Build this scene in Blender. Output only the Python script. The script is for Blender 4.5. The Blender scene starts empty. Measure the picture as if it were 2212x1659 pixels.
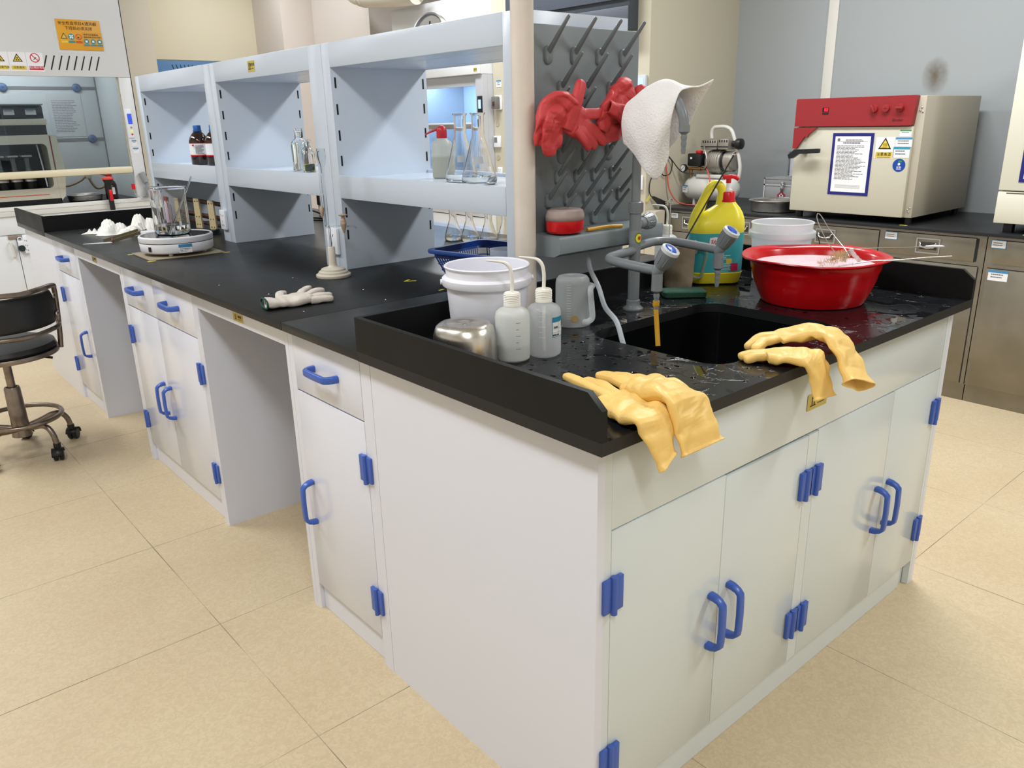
import bpy, bmesh, math, random
from mathutils import Vector, Matrix, noise
random.seed(7)
SC = bpy.context.scene
COL = SC.collection
V = Vector
X_, Y_, Z_ = V((1, 0, 0)), V((0, 1, 0)), V((0, 0, 1))
PI = math.pi

# ---------------------------------------------------------------- camera
cd = bpy.data.cameras.new('camera')
cam = bpy.data.objects.new('camera', cd)
COL.objects.link(cam)
yaw, pitch, roll = -0.707071, -0.320565, -0.022408
cam.location = (-0.824610, -0.758676, 1.318748)
fw = V((-math.sin(yaw)*math.cos(pitch), math.cos(yaw)*math.cos(pitch), math.sin(pitch)))
rt = V((math.cos(yaw), math.sin(yaw), 0))
up = rt.cross(fw)
r2 = math.cos(roll)*rt + math.sin(roll)*up
u2 = -math.sin(roll)*rt + math.cos(roll)*up
cam.rotation_mode = 'QUATERNION'
cam.rotation_quaternion = Matrix((r2, u2, -fw)).transposed().to_quaternion()
cd.sensor_fit = 'HORIZONTAL'
cd.sensor_width = 36.0
cd.lens = 36.0*1712.529937/2212.0
cd.clip_start = 0.05
SC.camera = cam

# ---------------------------------------------------------------- world and exposure
w = bpy.data.worlds.new('world')
SC.world = w
w.use_nodes = True
w.node_tree.nodes['Background'].inputs[0].default_value = (0.86, 0.93, 1.0, 1)
w.node_tree.nodes['Background'].inputs[1].default_value = 0.45
SC.view_settings.view_transform = 'Standard'
SC.view_settings.look = 'None'
SC.view_settings.gamma = 1
SC.view_settings.use_curve_mapping = False
SC.view_settings.exposure = 0.0
try:
    SC.cycles.max_bounces = 10
    SC.cycles.transparent_max_bounces = 16
    SC.cycles.transmission_bounces = 10
    SC.cycles.caustics_reflective = False
    SC.cycles.caustics_refractive = False
    SC.cycles.sample_clamp_indirect = 6.0
except Exception:
    pass

# ---------------------------------------------------------------- ceiling lamps (x, y, power)
CEIL = 2.85
LAMPS = [(-1.1, 0.9, 38), (-1.1, 3.4, 38), (-0.9, -1.6, 34), (2.25, 0.9, 52), (2.25, 3.3, 52), (2.25, -1.6, 48), (-1.1, 4.75, 26), (2.25, 5.8, 17)]
for i, (lx, ly, lp) in enumerate(LAMPS):
    ld = bpy.data.lights.new('ceiling_lamp', 'AREA')
    ld.shape = 'RECTANGLE'
    ld.size = 0.3
    ld.size_y = 1.2
    ld.energy = lp
    ld.color = (0.955, 0.98, 1.0)
    lo = bpy.data.objects.new('ceiling_lamp', ld)
    lo.location = (lx, ly, CEIL-0.06)
    COL.objects.link(lo)

# ---------------------------------------------------------------- materials
def lin(c):
    if isinstance(c, str):
        c = [int(c[i:i+2], 16)/255 for i in (0, 2, 4)]
    return tuple((x/12.92 if x <= .04045 else ((x+.055)/1.055)**2.4) for x in c)+(1.0,)

MATS = {}
def mat(name, col, rough=.5, metal=0, spec=.5, trans=0, ior=1.45, bump=0, bscale=200, var=0, vscale=6,
        emit=None, estr=0, coat=0, alpha=1, sss=0, aniso=0, rvar=0):
    if name in MATS:
        return MATS[name]
    m = bpy.data.materials.new(name)
    m.use_nodes = True
    nt = m.node_tree
    b = nt.nodes['Principled BSDF']
    I = b.inputs
    c = lin(col)
    I['Base Color'].default_value = c
    I['Roughness'].default_value = rough
    I['Metallic'].default_value = metal
    I['Specular IOR Level'].default_value = spec
    I['Transmission Weight'].default_value = trans
    I['IOR'].default_value = ior
    I['Coat Weight'].default_value = coat
    I['Alpha'].default_value = alpha
    if sss:
        I['Subsurface Weight'].default_value = sss
        I['Subsurface Radius'].default_value = (.02, .015, .01)
    if emit:
        I['Emission Color'].default_value = lin(emit)
        I['Emission Strength'].default_value = estr
    tc = nt.nodes.new('ShaderNodeTexCoord')
    if var or rvar:
        n = nt.nodes.new('ShaderNodeTexNoise')
        n.inputs['Scale'].default_value = vscale
        n.inputs['Detail'].default_value = 6
        nt.links.new(tc.outputs['Object'], n.inputs['Vector'])
    if var:
        r = nt.nodes.new('ShaderNodeValToRGB')
        r.color_ramp.elements[0].position = .3
        r.color_ramp.elements[1].position = .7
        r.color_ramp.elements[0].color = tuple(x*(1-var) for x in c[:3])+(1,)
        r.color_ramp.elements[1].color = tuple(min(1, x*(1+var)) for x in c[:3])+(1,)
        nt.links.new(n.outputs['Fac'], r.inputs['Fac'])
        nt.links.new(r.outputs['Color'], I['Base Color'])
    if rvar:
        mr = nt.nodes.new('ShaderNodeMapRange')
        mr.inputs['To Min'].default_value = max(.02, rough-rvar)
        mr.inputs['To Max'].default_value = rough+rvar
        nt.links.new(n.outputs['Fac'], mr.inputs['Value'])
        nt.links.new(mr.outputs['Result'], I['Roughness'])
    if bump:
        n2 = nt.nodes.new('ShaderNodeTexNoise')
        n2.inputs['Scale'].default_value = bscale
        n2.inputs['Detail'].default_value = 3
        nt.links.new(tc.outputs['Object'], n2.inputs['Vector'])
        bp = nt.nodes.new('ShaderNodeBump')
        bp.inputs['Strength'].default_value = bump
        bp.inputs['Distance'].default_value = .002
        nt.links.new(n2.outputs['Fac'], bp.inputs['Height'])
        nt.links.new(bp.outputs['Normal'], I['Normal'])
    MATS[name] = m
    return m

def glass(name, col='FFFFFF', rough=0.0, ior=1.45):
    """clear glass: refracts, and lets light through with little shadow"""
    return mat(name, col, rough, trans=1, ior=ior)

def pane(name, col=(.9, .95, .95), fac=.12):
    """thin sheet of glass"""
    if name in MATS:
        return MATS[name]
    m = bpy.data.materials.new(name)
    m.use_nodes = True
    nt = m.node_tree
    nt.nodes.clear()
    o = nt.nodes.new('ShaderNodeOutputMaterial')
    t = nt.nodes.new('ShaderNodeBsdfTransparent')
    t.inputs[0].default_value = tuple(col)+(1,)
    g = nt.nodes.new('ShaderNodeBsdfGlossy')
    g.inputs['Roughness'].default_value = .02
    lw = nt.nodes.new('ShaderNodeLayerWeight')
    lw.inputs[0].default_value = .5
    f = nt.nodes.new('ShaderNodeMath')
    f.operation = 'POWER'
    f.inputs[1].default_value = 5
    nt.links.new(lw.outputs['Facing'], f.inputs[0])
    mx = nt.nodes.new('ShaderNodeMixShader')
    ad = nt.nodes.new('ShaderNodeMath')
    ad.operation = 'ADD'
    ad.inputs[1].default_value = fac
    nt.links.new(f.outputs[0], ad.inputs[0])
    nt.links.new(ad.outputs[0], mx.inputs[0])
    nt.links.new(t.outputs[0], mx.inputs[1])
    nt.links.new(g.outputs[0], mx.inputs[2])
    nt.links.new(mx.outputs[0], o.inputs[0])
    MATS[name] = m
    return m

def milky(name, col, tr=.45, rough=.35):
    """translucent polyethylene: diffuse + translucent + a little see-through"""
    if name in MATS:
        return MATS[name]
    m = mat(name, col, rough)
    nt = m.node_tree
    b = nt.nodes['Principled BSDF']
    o = nt.nodes['Material Output']
    t = nt.nodes.new('ShaderNodeBsdfTranslucent')
    t.inputs[0].default_value = lin(col)
    p = nt.nodes.new('ShaderNodeBsdfTransparent')
    m1 = nt.nodes.new('ShaderNodeMixShader')
    m1.inputs[0].default_value = .45
    nt.links.new(b.outputs[0], m1.inputs[1])
    nt.links.new(t.outputs[0], m1.inputs[2])
    m2 = nt.nodes.new('ShaderNodeMixShader')
    m2.inputs[0].default_value = tr
    nt.links.new(m1.outputs[0], m2.inputs[1])
    nt.links.new(p.outputs[0], m2.inputs[2])
    nt.links.new(m2.outputs[0], o.inputs[0])
    return m

PP = mat('cabinet_plastic', 'DDE0EC', .16, spec=.45, bump=.03, bscale=900)
PPG = mat('rack_plastic', 'C9D3E0', .22, spec=.45, bump=.04, bscale=700)
EPOXY = mat('worktop_resin', '1E2022', .36, spec=.4, rvar=.06, vscale=9, bump=.05, bscale=900)
EPOXY_EDGE = mat('worktop_edge', '222120', .45, bump=.08, bscale=400, var=.12, vscale=20)
SINKM = mat('sink_resin', '0B0C0D', .18, spec=.5)
BLUE = mat('blue_handle_plastic', '3E5FB4', .3)
GOLD = mat('gold_sticker', 'C9B45C', .45, metal=.2)
INK = mat('ink', '15171A', .6)
GREYPVC = mat('grey_tap_plastic', '797F83', .33)
PEGM = mat('pegboard_plastic', '757D81', .42, bump=.05, bscale=500)
PEGD = mat('peg_plastic', '6B7276', .3)
CREAMPVC = mat('cream_pvc', 'D9CFC4', .35, var=.06, vscale=9)
WHITEP = mat('white_plastic', 'E6E7EE', .35)
WHITEB = mat('white_enamel', 'DFE1E4', .3)
CREAM = mat('cream_enamel', 'CFCDBF', .4, bump=.03, bscale=600)
STEEL = mat('brushed_steel', 'C4C2BE', .3, metal=1, rvar=.1, vscale=14)
STEELC = mat('cabinet_steel', '8C8678', .42, metal=.85, rvar=.1, vscale=7, var=.12, bump=.04, bscale=500)
CHROME = mat('chrome', 'D5D5D5', .12, metal=1)
RUSTC = mat('worn_chrome', '8C8076', .3, metal=.9, var=.3, vscale=18, rvar=.12)
BLACKP = mat('black_plastic', '17181A', .4)
BLACKV = mat('black_vinyl', '1D1F21', .38, bump=.1, bscale=300)
REDP = mat('red_plastic', 'D0141C', .28)
REDG = mat('red_rubber', 'C0393B', .5, bump=.25, bscale=300, var=.08)
YELG = mat('yellow_latex', 'EDC673', .45, bump=.15, bscale=260, var=.06, vscale=20, sss=.1)
COTTON = mat('white_cotton', 'D9CFC6', .95, bump=.8, bscale=420, var=.06, vscale=40)
TOWEL = mat('terry_towel', 'F2F2F3', .98, bump=1.0, bscale=210)
GREENY = mat('green_yarn', '1E4A44', .9, bump=.6, bscale=300)
PAPER = mat('white_paper', 'E8E8EA', .8)
TISSUE = mat('white_tissue', 'F2F0EA', .95, bump=.3, bscale=150)
NAVY = mat('navy_frame', '1E2270', .4)
LBLUE = mat('label_blue', '3E86B8', .5)
GREYINK = mat('grey_ink', '6C6E75', .7)
WALLG = mat('grey_wall_panel', 'A7ACAF', .45, bump=.04, bscale=500)
WALLB = mat('beige_wall_panel', 'BDB6A2', .55, bump=.06, bscale=400)
WALLP = mat('pinkish_wall', 'D8CFC8', .6)
GLASS = glass('clear_glass')
WATER = glass('water', 'F4FAFA', 0, 1.33)
PE = milky('milky_polyethylene', 'F4F6F3', .16)
PEC = milky('clear_polypropylene', 'EEF2F5', .42, .25)
PEW = mat('white_pe', 'EBE9DF', .4)
RUBBERY = mat('amber_rubber', 'D9A52C', .4, trans=.15)
YEL = mat('yellow_tape', 'D6CF55', .6)

# ---------------------------------------------------------------- mesh building
class MB:
    def __init__(s):
        s.bm = bmesh.new()
    def _add(s, vs, fs):
        bv = [s.bm.verts.new(v) for v in vs]
        out = []
        for f in fs:
            try:
                out.append(s.bm.faces.new([bv[i] for i in f]))
            except ValueError:
                pass
        return bv, out
    def box(s, x0, x1, y0, y1, z0, z1, bev=0):
        x0, x1 = min(x0, x1), max(x0, x1); y0, y1 = min(y0, y1), max(y0, y1); z0, z1 = min(z0, z1), max(z0, z1)
        vs = [(x, y, z) for z in (z0, z1) for y in (y0, y1) for x in (x0, x1)]
        bv, fs = s._add(vs, [(0, 2, 3, 1), (4, 5, 7, 6), (0, 1, 5, 4), (2, 6, 7, 3), (0, 4, 6, 2), (1, 3, 7, 5)])
        if bev:
            es = list({e for f in fs for e in f.edges})
            bmesh.ops.bevel(s.bm, geom=es, offset=bev, segments=2, affect='EDGES', profile=.5)
        return s
    def obox(s, O, R, U, w, h, t, bev=0):
        """box w x h in the plane (R,U) centred on O, thickness t outwards along RxU"""
        O, R, U = V(O), V(R).normalized(), V(U).normalized()
        N = R.cross(U)
        vs = [O+R*(w*a/2)+U*(h*b/2)+N*(t*c) for c in (0, 1) for b in (-1, 1) for a in (-1, 1)]
        bv, fs = s._add(vs, [(0, 2, 3, 1), (4, 5, 7, 6), (0, 1, 5, 4), (2, 6, 7, 3), (0, 4, 6, 2), (1, 3, 7, 5)])
        if bev:
            es = list({e for f in fs for e in f.edges})
            bmesh.ops.bevel(s.bm, geom=es, offset=bev, segments=2, affect='EDGES', profile=.5)
        return s
    def prism(s, pts, O, R, U, t):
        """polygon pts in plane (R,U) from O, extruded t along RxU"""
        O, R, U = V(O), V(R).normalized(), V(U).normalized()
        N = R.cross(U)
        n = len(pts)
        vs = [O+R*a+U*b for a, b in pts]+[O+R*a+U*b+N*t for a, b in pts]
        s._add(vs, [tuple(range(n))[::-1], tuple(range(n, 2*n))]+[(i, (i+1) % n, n+(i+1) % n, n+i) for i in range(n)])
        return s
    def loft(s, secs, cap=True, closed=True):
        n = len(secs[0])
        rows = [[s.bm.verts.new(p) for p in sec] for sec in secs]
        for a, b in zip(rows, rows[1:]):
            for i in range(n if closed else n-1):
                j = (i+1) % n
                try:
                    s.bm.faces.new((a[i], a[j], b[j], b[i]))
                except ValueError:
                    pass
        if cap and closed:
            for r_ in (rows[0][::-1], rows[-1]):
                try:
                    s.bm.faces.new(r_)
                except ValueError:
                    pass
        return s
    def tube(s, pts, r, n=12, cap=True, sq=None, ends=None):
        """swept tube; r number or list; sq=(a,b) elliptical scale"""
        pts = [V(p) for p in pts]
        m = len(pts)
        rs = r if isinstance(r, (list, tuple)) else [r]*m
        T = []
        for i in range(m):
            a = pts[max(0, i-1)]; b = pts[min(m-1, i+1)]
            T.append((b-a).normalized())
        ref = Z_ if abs(T[0].z) < .9 else X_
        N = (ref-T[0]*ref.dot(T[0])).normalized()
        secs = []
        for i in range(m):
            N = (N-T[i]*N.dot(T[i]))
            N = N.normalized() if N.length > 1e-6 else X_
            B = T[i].cross(N)
            a, b = sq or (1, 1)
            secs.append([pts[i]+rs[i]*(N*math.cos(2*PI*k/n)*a+B*math.sin(2*PI*k/n)*b) for k in range(n)])
        return s.loft(secs, cap)
    def cyl(s, p0, p1, r, r1=None, n=24, cap=True):
        return s.tube([p0, p1], [r, r if r1 is None else r1], n, cap)
    def lathe(s, prof, c=(0, 0, 0), ax=(0, 0, 1), n=32, cap=False, sx=1, sy=1):
        c = V(c); ax = V(ax).normalized()
        ref = X_ if abs(ax.x) < .9 else Y_
        A = (ref-ax*ref.dot(ax)).normalized(); B = ax.cross(A)
        secs = [[c+ax*z+(A*math.cos(2*PI*k/n)*sx+B*math.sin(2*PI*k/n)*sy)*max(r, 1e-5) for k in range(n)] for r, z in prof]
        return s.loft(secs, cap)
    def sphere(s, c, r, sc=(1, 1, 1), n=16):
        prof = [(r*math.sin(PI*i/n), -r*math.cos(PI*i/n)) for i in range(n+1)]
        c = V(c)
        secs = [[c+V((a*math.cos(2*PI*k/n)*sc[0], a*math.sin(2*PI*k/n)*sc[1], z*sc[2])) for k in range(n)] for a, z in [(max(p[0], 1e-5), p[1]) for p in prof]]
        return s.loft(secs, True)
    def grid(s, rows):
        return s.loft(rows, False, False)

def root_loc(o):
    l = V((0, 0, 0))
    while o:
        l += o.location
        o = o.parent
    return l

def build(mb, name, m, parent=None, smooth=None, local=False, mods=(), label=None):
    """links the collected shapes as ONE mesh object; world coordinates unless local"""
    bm = mb.bm
    bmesh.ops.remove_doubles(bm, verts=bm.verts, dist=1e-6)
    bmesh.ops.recalc_face_normals(bm, faces=bm.faces)
    if parent and not local:
        bmesh.ops.translate(bm, verts=bm.verts, vec=-root_loc(parent))
    me = bpy.data.meshes.new(name)
    bm.to_mesh(me)
    bm.free()
    me.materials.append(m)
    o = bpy.data.objects.new(name, me)
    COL.objects.link(o)
    if parent:
        o.parent = parent
    if smooth is None:
        smooth = 40
    if smooth:
        for p in me.polygons:
            p.use_smooth = True
        try:
            me.set_sharp_from_angle(angle=math.radians(smooth))
        except Exception:
            pass
    for md in mods:
        k = o.modifiers.new(md[0].lower(), md[0])
        for a, b in md[1].items():
            setattr(k, a, b)
    if label:
        o['label'] = label
    return o

def thing(name, label, cat, loc=(0, 0, 0), group=None, rotz=0):
    o = bpy.data.objects.new(name, None)
    o.empty_display_size = .05
    COL.objects.link(o)
    o.location = loc
    o.rotation_euler = (0, 0, rotz)
    o['label'] = label
    o['category'] = cat
    if group:
        o['group'] = group
    return o

def tag(o, label, cat, group=None, kind=None):
    o['label'] = label
    o['category'] = cat
    if group:
        o['group'] = group
    if kind:
        o['kind'] = kind
    return o

def struct(mb, name, m, **k):
    o = build(mb, name, m, **k)
    o['kind'] = 'structure'
    return o

def dup(root, loc, label, group=None, rotz=None):
    r = root.copy()
    COL.objects.link(r)
    r.location = loc
    if rotz is not None:
        r.rotation_euler = (0, 0, rotz)
    r['label'] = label
    if group:
        r['group'] = group
    for ch in list(root.children):
        c = ch.copy()
        COL.objects.link(c)
        c.parent = r
        for g in ch.children:
            d = g.copy()
            COL.objects.link(d)
            d.parent = c
    return r

def text(parent, name, s, O, R, U, size, m, thick=.0004, align='CENTER', sx=1, local=False):
    """raised lettering, centred on O in the plane (R,U)"""
    cu = bpy.data.curves.new(name, 'FONT')
    cu.body = s
    cu.size = size
    cu.align_x = align
    cu.align_y = 'CENTER'
    cu.resolution_u = 3
    cu.extrude = thick
    to = bpy.data.objects.new(name, cu)
    COL.objects.link(to)
    dg = bpy.context.evaluated_depsgraph_get()
    me = bpy.data.meshes.new_from_object(to.evaluated_get(dg))
    bpy.data.objects.remove(to)
    bpy.data.curves.remove(cu)
    R, U = V(R).normalized(), V(U).normalized()
    N = R.cross(U)
    O = V(O)-(root_loc(parent) if parent and not local else V((0, 0, 0)))
    for v in me.vertices:
        p = v.co.copy()
        v.co = O+R*p.x*sx+U*p.y+N*(p.z+thick)
    me.materials.clear()
    me.materials.append(m)
    o = bpy.data.objects.new(name, me)
    COL.objects.link(o)
    if parent:
        o.parent = parent
    return o

MX, MY = -Y_, X_     # viewer's right-hand direction for faces looking to -x, and to -y

def rrect(cx, cy, w, h, r, n=6):
    """rounded rectangle outline, counter-clockwise"""
    out = []
    for qx, qy, a0 in ((1, 1, 0), (-1, 1, 90), (-1, -1, 180), (1, -1, 270)):
        for k in range(n+1):
            a = math.radians(a0+90*k/n)
            out.append((cx+qx*(w/2-r)+r*math.cos(a), cy+qy*(h/2-r)+r*math.sin(a)))
    return out

def bez(p, n=8):
    """Catmull-Rom through the points"""
    p = [V(q) for q in p]
    out = []
    for i in range(len(p)-1):
        a = p[max(0, i-1)]; b = p[i]; c = p[i+1]; d = p[min(len(p)-1, i+2)]
        for k in range(n):
            t = k/n
            out.append(.5*((2*b)+(c-a)*t+(2*a-5*b+4*c-d)*t*t+(3*b-a-3*c+d)*t*t*t))
    out.append(p[-1])
    return out

def lines_mesh(mb, O, R, U, w, rows, lh, t=.0004, fill=.5, seed=1, ragged=.3):
    """blurred text lines of a printed notice: thin raised bars from top to bottom"""
    rn = random.Random(seed)
    O, R, U = V(O), V(R), V(U)
    for i in range(rows):
        x = 0
        end = w*(1-ragged*rn.random())
        while x < end:
            l = min(end-x, w*rn.uniform(.05, .16))
            if l > w*.01:
                mb.obox(O+R*(x+l/2-w/2)-U*(i*lh), R, U, l, lh*fill, t)
            x += l+w*.018
# ================================================================ ROOM
def floor_material():
    m = bpy.data.materials.new('vinyl_floor')
    m.use_nodes = True
    nt = m.node_tree; N = nt.nodes; L = nt.links
    b = N['Principled BSDF']
    b.inputs['Roughness'].default_value = .45
    b.inputs['Specular IOR Level'].default_value = .3
    tc = N.new('ShaderNodeTexCoord')
    def noise_(sc, det=4, dist=0, stretch=None):
        n = N.new('ShaderNodeTexNoise')
        n.inputs['Scale'].default_value = sc
        n.inputs['Detail'].default_value = det
        n.inputs['Distortion'].default_value = dist
        L.new(tc.outputs['Object'], n.inputs['Vector'])
        return n
    def ramp(src, p0, p1, c0, c1):
        r = N.new('ShaderNodeValToRGB')
        r.color_ramp.elements[0].position = p0; r.color_ramp.elements[1].position = p1
        r.color_ramp.elements[0].color = c0; r.color_ramp.elements[1].color = c1
        L.new(src, r.inputs[0])
        return r
    big = ramp(noise_(1.4, 3).outputs['Fac'], .3, .7, lin('C9B595'), lin('D3C2A2'))
    fleck = ramp(noise_(70, 5, 1.5).outputs['Fac'], .40, .62, (.92, .905, .88, 1), (1.02, 1.02, 1.02, 1))
    dark = ramp(noise_(60, 2, 2.5).outputs['Fac'], .24, .30, (.86, .84, .80, 1), (1, 1, 1, 1))
    def mul(a, c):
        x = N.new('ShaderNodeMix'); x.data_type = 'RGBA'; x.blend_type = 'MULTIPLY'
        x.inputs[0].default_value = 1
        L.new(a, x.inputs[6]); L.new(c, x.inputs[7])
        return x.outputs[2]
    col = mul(mul(big.outputs[0], fleck.outputs[0]), dark.outputs[0])
    # tile joints
    sep = N.new('ShaderNodeSeparateXYZ'); L.new(tc.outputs['Object'], sep.inputs[0])
    def joint(out, off, per):
        a = N.new('ShaderNodeMath'); a.operation = 'ADD'; a.inputs[1].default_value = -off+per*40
        L.new(out, a.inputs[0])
        d = N.new('ShaderNodeMath'); d.operation = 'MODULO'; d.inputs[1].default_value = per
        L.new(a.outputs[0], d.inputs[0])
        e = N.new('ShaderNodeMath'); e.operation = 'LESS_THAN'; e.inputs[1].default_value = .0022
        L.new(d.outputs[0], e.inputs[0])
        return e.outputs[0]
    mx = N.new('ShaderNodeMath'); mx.operation = 'MAXIMUM'
    L.new(joint(sep.outputs[0], -.224, .5720), mx.inputs[0])
    L.new(joint(sep.outputs[1], .075, .5745), mx.inputs[1])
    j = N.new('ShaderNodeMix'); j.data_type = 'RGBA'
    wear = noise_(2.2, 4)
    mm = N.new('ShaderNodeMath'); mm.operation = 'MULTIPLY'
    L.new(mx.outputs[0], mm.inputs[0])
    wr = N.new('ShaderNodeMapRange'); wr.inputs['From Min'].default_value = .35; wr.inputs['From Max'].default_value = .6
    L.new(wear.outputs['Fac'], wr.inputs['Value']); L.new(wr.outputs[0], mm.inputs[1])
    L.new(mm.outputs[0], j.inputs[0]); L.new(col, j.inputs[6])
    j.inputs[7].default_value = lin('5E5444')
    L.new(j.outputs[2], b.inputs['Base Color'])
    bp = N.new('ShaderNodeBump'); bp.inputs['Strength'].default_value = .05
    bp.inputs['Distance'].default_value = .003
    L.new(noise_(9, 3).outputs['Fac'], bp.inputs['Height'])
    L.new(bp.outputs[0], b.inputs['Normal'])
    return m

struct(MB().box(-3.2, 4.6, -3.4, 8.2, -.1, 0), 'floor', floor_material())
CM = mat('ceiling_white', 'D8D8D6', .8)
struct(MB().box(-3.2, 4.6, -3.4, 8.2, CEIL, CEIL+.1), 'ceiling', CM)
WX = 3.87        # grey wall behind the steel benches
PX = 3.01        # beige wall line
struct(MB().box(WX, WX+.1, -3.4, 2.442, 0, CEIL), 'wall_right', None or WALLG)
struct(MB().box(PX, WX+.1, 2.442, 3.86, 0, CEIL), 'wall_right_pier', WALLB)
struct(MB().box(3.75, 3.85, 3.86, 5.45, 0, CEIL), 'wall_right_alcove', WALLB)
struct(MB().box(PX, 4.0, 5.45, 6.42, 0, CEIL), 'wall_right_far', WALLP)
struct(MB().box(2.70, 4.0, 6.42, 7.0, 0, CEIL), 'wall_right_column', WALLP)
struct(MB().box(-3.2, 4.6, 7.9, 8.0, 0, CEIL), 'wall_back', mat('cream_wall', 'E2DAC2', .6))
struct(MB().box(-3.1, -3.0, -3.4, 7.9, 0, CEIL), 'wall_left', mat('white_wall', 'DCDAD4', .7))
struct(MB().box(-3.2, 4.6, -3.4, -3.3, 0, CEIL), 'wall_front', MATS['white_wall'])
# wall joint cover strip and stains on the grey wall
struct(MB().box(WX-.008, WX, 1.775, 1.835, .8, CEIL, .002), 'trim_1', mat('joint_strip', 'E4E2DA', .5))
STAIN = mat('wall_stain', '8E7752', .8, var=.3, vscale=40)
def blotch(name, x, y, z, ry, rz, seed, label):
    rn = random.Random(seed)
    pts = []
    for k in range(26):
        a = 2*PI*k/26
        f = 1+.35*noise.noise(V((math.cos(a)*1.7, math.sin(a)*1.7, seed)))
        pts.append((math.cos(a)*ry*f, math.sin(a)*rz*f))
    o = build(MB().prism(pts, (x, y, z), MX, Z_, .0008), name, stain_mat(y, z, ry, rz), smooth=0)
    tag(o, label, 'stain')
    return o
def stain_mat(y, z, ry, rz):
    """brown spot whose edge fades out (alpha follows the spot's own shape)"""
    m = bpy.data.materials.new('wall_stain_spot')
    m.use_nodes = True
    nt = m.node_tree; b = nt.nodes['Principled BSDF']
    b.inputs['Base Color'].default_value = lin('7A6036')
    b.inputs['Roughness'].default_value = .8
    tc = nt.nodes.new('ShaderNodeTexCoord')
    mp = nt.nodes.new('ShaderNodeMapping')
    mp.inputs['Location'].default_value = (0, -y/ry, -z/rz)
    mp.inputs['Scale'].default_value = (0, 1/ry, 1/rz)
    nt.links.new(tc.outputs['Object'], mp.inputs[0])
    g = nt.nodes.new('ShaderNodeTexGradient'); g.gradient_type = 'SPHERICAL'
    nt.links.new(mp.outputs[0], g.inputs[0])
    n = nt.nodes.new('ShaderNodeTexNoise'); n.inputs['Scale'].default_value = 22; n.inputs['Detail'].default_value = 6
    nt.links.new(tc.outputs['Object'], n.inputs['Vector'])
    mu = nt.nodes.new('ShaderNodeMath'); mu.operation = 'MULTIPLY'
    nt.links.new(g.outputs['Fac'], mu.inputs[0]); nt.links.new(n.outputs['Fac'], mu.inputs[1])
    m3 = nt.nodes.new('ShaderNodeMath'); m3.operation = 'MULTIPLY'; m3.inputs[1].default_value = .62; m3.use_clamp = True
    nt.links.new(mu.outputs[0], m3.inputs[0])
    nt.links.new(m3.outputs[0], b.inputs['Alpha'])
    return m
blotch('wall_stain', WX-.001, 1.19, 1.50, .075, .10, 3, 'brown stain on the grey wall above the red-topped oven')
blotch('wall_stain', WX-.001, .98, 1.255, .05, .045, 5, 'small rusty spot on the grey wall right of the oven')

# ================================================================ ISLAND BENCH
H, T = .85, .0226
W, A_, B_ = 1.4196, .026, .031
Y1, Y2, Y3, Y4, Y5, Y6, YE = .7201, 1.144, 1.766, 2.596, 3.233, 3.70, 4.325
HT = H-T
LEN = 4.3487

def handle(parent, P, D, Nn, L=.118, name='handle', m=BLUE, r=.0065, out=.032):
    """D-shaped pull: centre P on the face, long direction D, outward normal Nn"""
    P, D, Nn = V(P), V(D).normalized(), V(Nn).normalized()
    h = L/2
    pts = [P-D*h+Nn*.001, P-D*(h-.001)+Nn*.012, P-D*(h-.005)+Nn*(out-.008), P-D*(h-.012)+Nn*(out-.001), P-D*(h-.022)+Nn*out,
           P+Nn*(out+.001),
           P+D*(h-.022)+Nn*out, P+D*(h-.012)+Nn*(out-.001), P+D*(h-.005)+Nn*(out-.008), P+D*(h-.001)+Nn*.012, P+D*h+Nn*.001]
    S = D.cross(Nn)
    secs = []
    for i, p in enumerate(pts):
        a = pts[max(0, i-1)]; b = pts[min(len(pts)-1, i+1)]
        t = (b-a).normalized()
        n = S.cross(t).normalized()
        k = 1.35 if i in (0, 1, len(pts)-1, len(pts)-2) else 1
        sec = []
        for j in range(16):
            q = 2*PI*j/16
            c, s_ = math.cos(q), math.sin(q)
            e = .55
            sec.append(p+S*(.0092*abs(c)**e*(1 if c > 0 else -1))+n*(.0052*k*abs(s_)**e*(1 if s_ > 0 else -1)))
        secs.append(sec)
    return build(MB().loft(secs), name, m, parent)

def hinge(parent, P, R, Nn, both=False, h=.066):
    """plastic butt hinge: leaf on the frame, leaf on the door, knuckle between; P on the seam"""
    P, R, Nn = V(P), V(R).normalized(), V(Nn).normalized()
    m = MB()
    Q = R if R.cross(Z_).dot(Nn) > 0 else -R
    m.obox(P-R*.0125, Q, Z_, .022, h, .0065, .0015)
    m.obox(P+R*.0135, Q, Z_, .021, h, .0085, .0015)
    m.tube([P+R*.001-Z_*(h/2+.005)+Nn*.007, P+R*.001+Z_*(h/2+.003)+Nn*.007], .0062, 12)
    return build(m, 'hinge', BLUE, parent)

def gold_sticker(parent, O, R, w=.074, h=.034):
    g = build(MB().obox(O, R, Z_, w, h, .0006), 'maker_sticker', GOLD, parent, label='gold sticker with black lettering')
    R = V(R); O = V(O); N = R.cross(Z_)
    m = MB()
    q = O-R*(w*.22)
    s = h
    for a, b in (((-.12, -.25), (-.12, .3)), ((-.12, .3), (.12, .3)), ((.12, .3), (.12, -.25)), ((-.3, -.25), (.28, -.25))):
        m.tube([q+R*a[0]*s+Z_*a[1]*s+N*.0008, q+R*b[0]*s+Z_*b[1]*s+N*.0008], s*.028, 6)
    build(m, 'maker_mark', INK, g)
    text(g, 'maker_lettering', '欧伟特', O+R*w*.18+Z_*h*.12+N*.0006, R, Z_, h*.34, INK, .0002)
    mm = MB().obox(O+R*w*.18-Z_*h*.2, R, Z_, w*.34, h*.05, .0009)
    build(mm, 'maker_small_print', INK, g)
    return g

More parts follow.
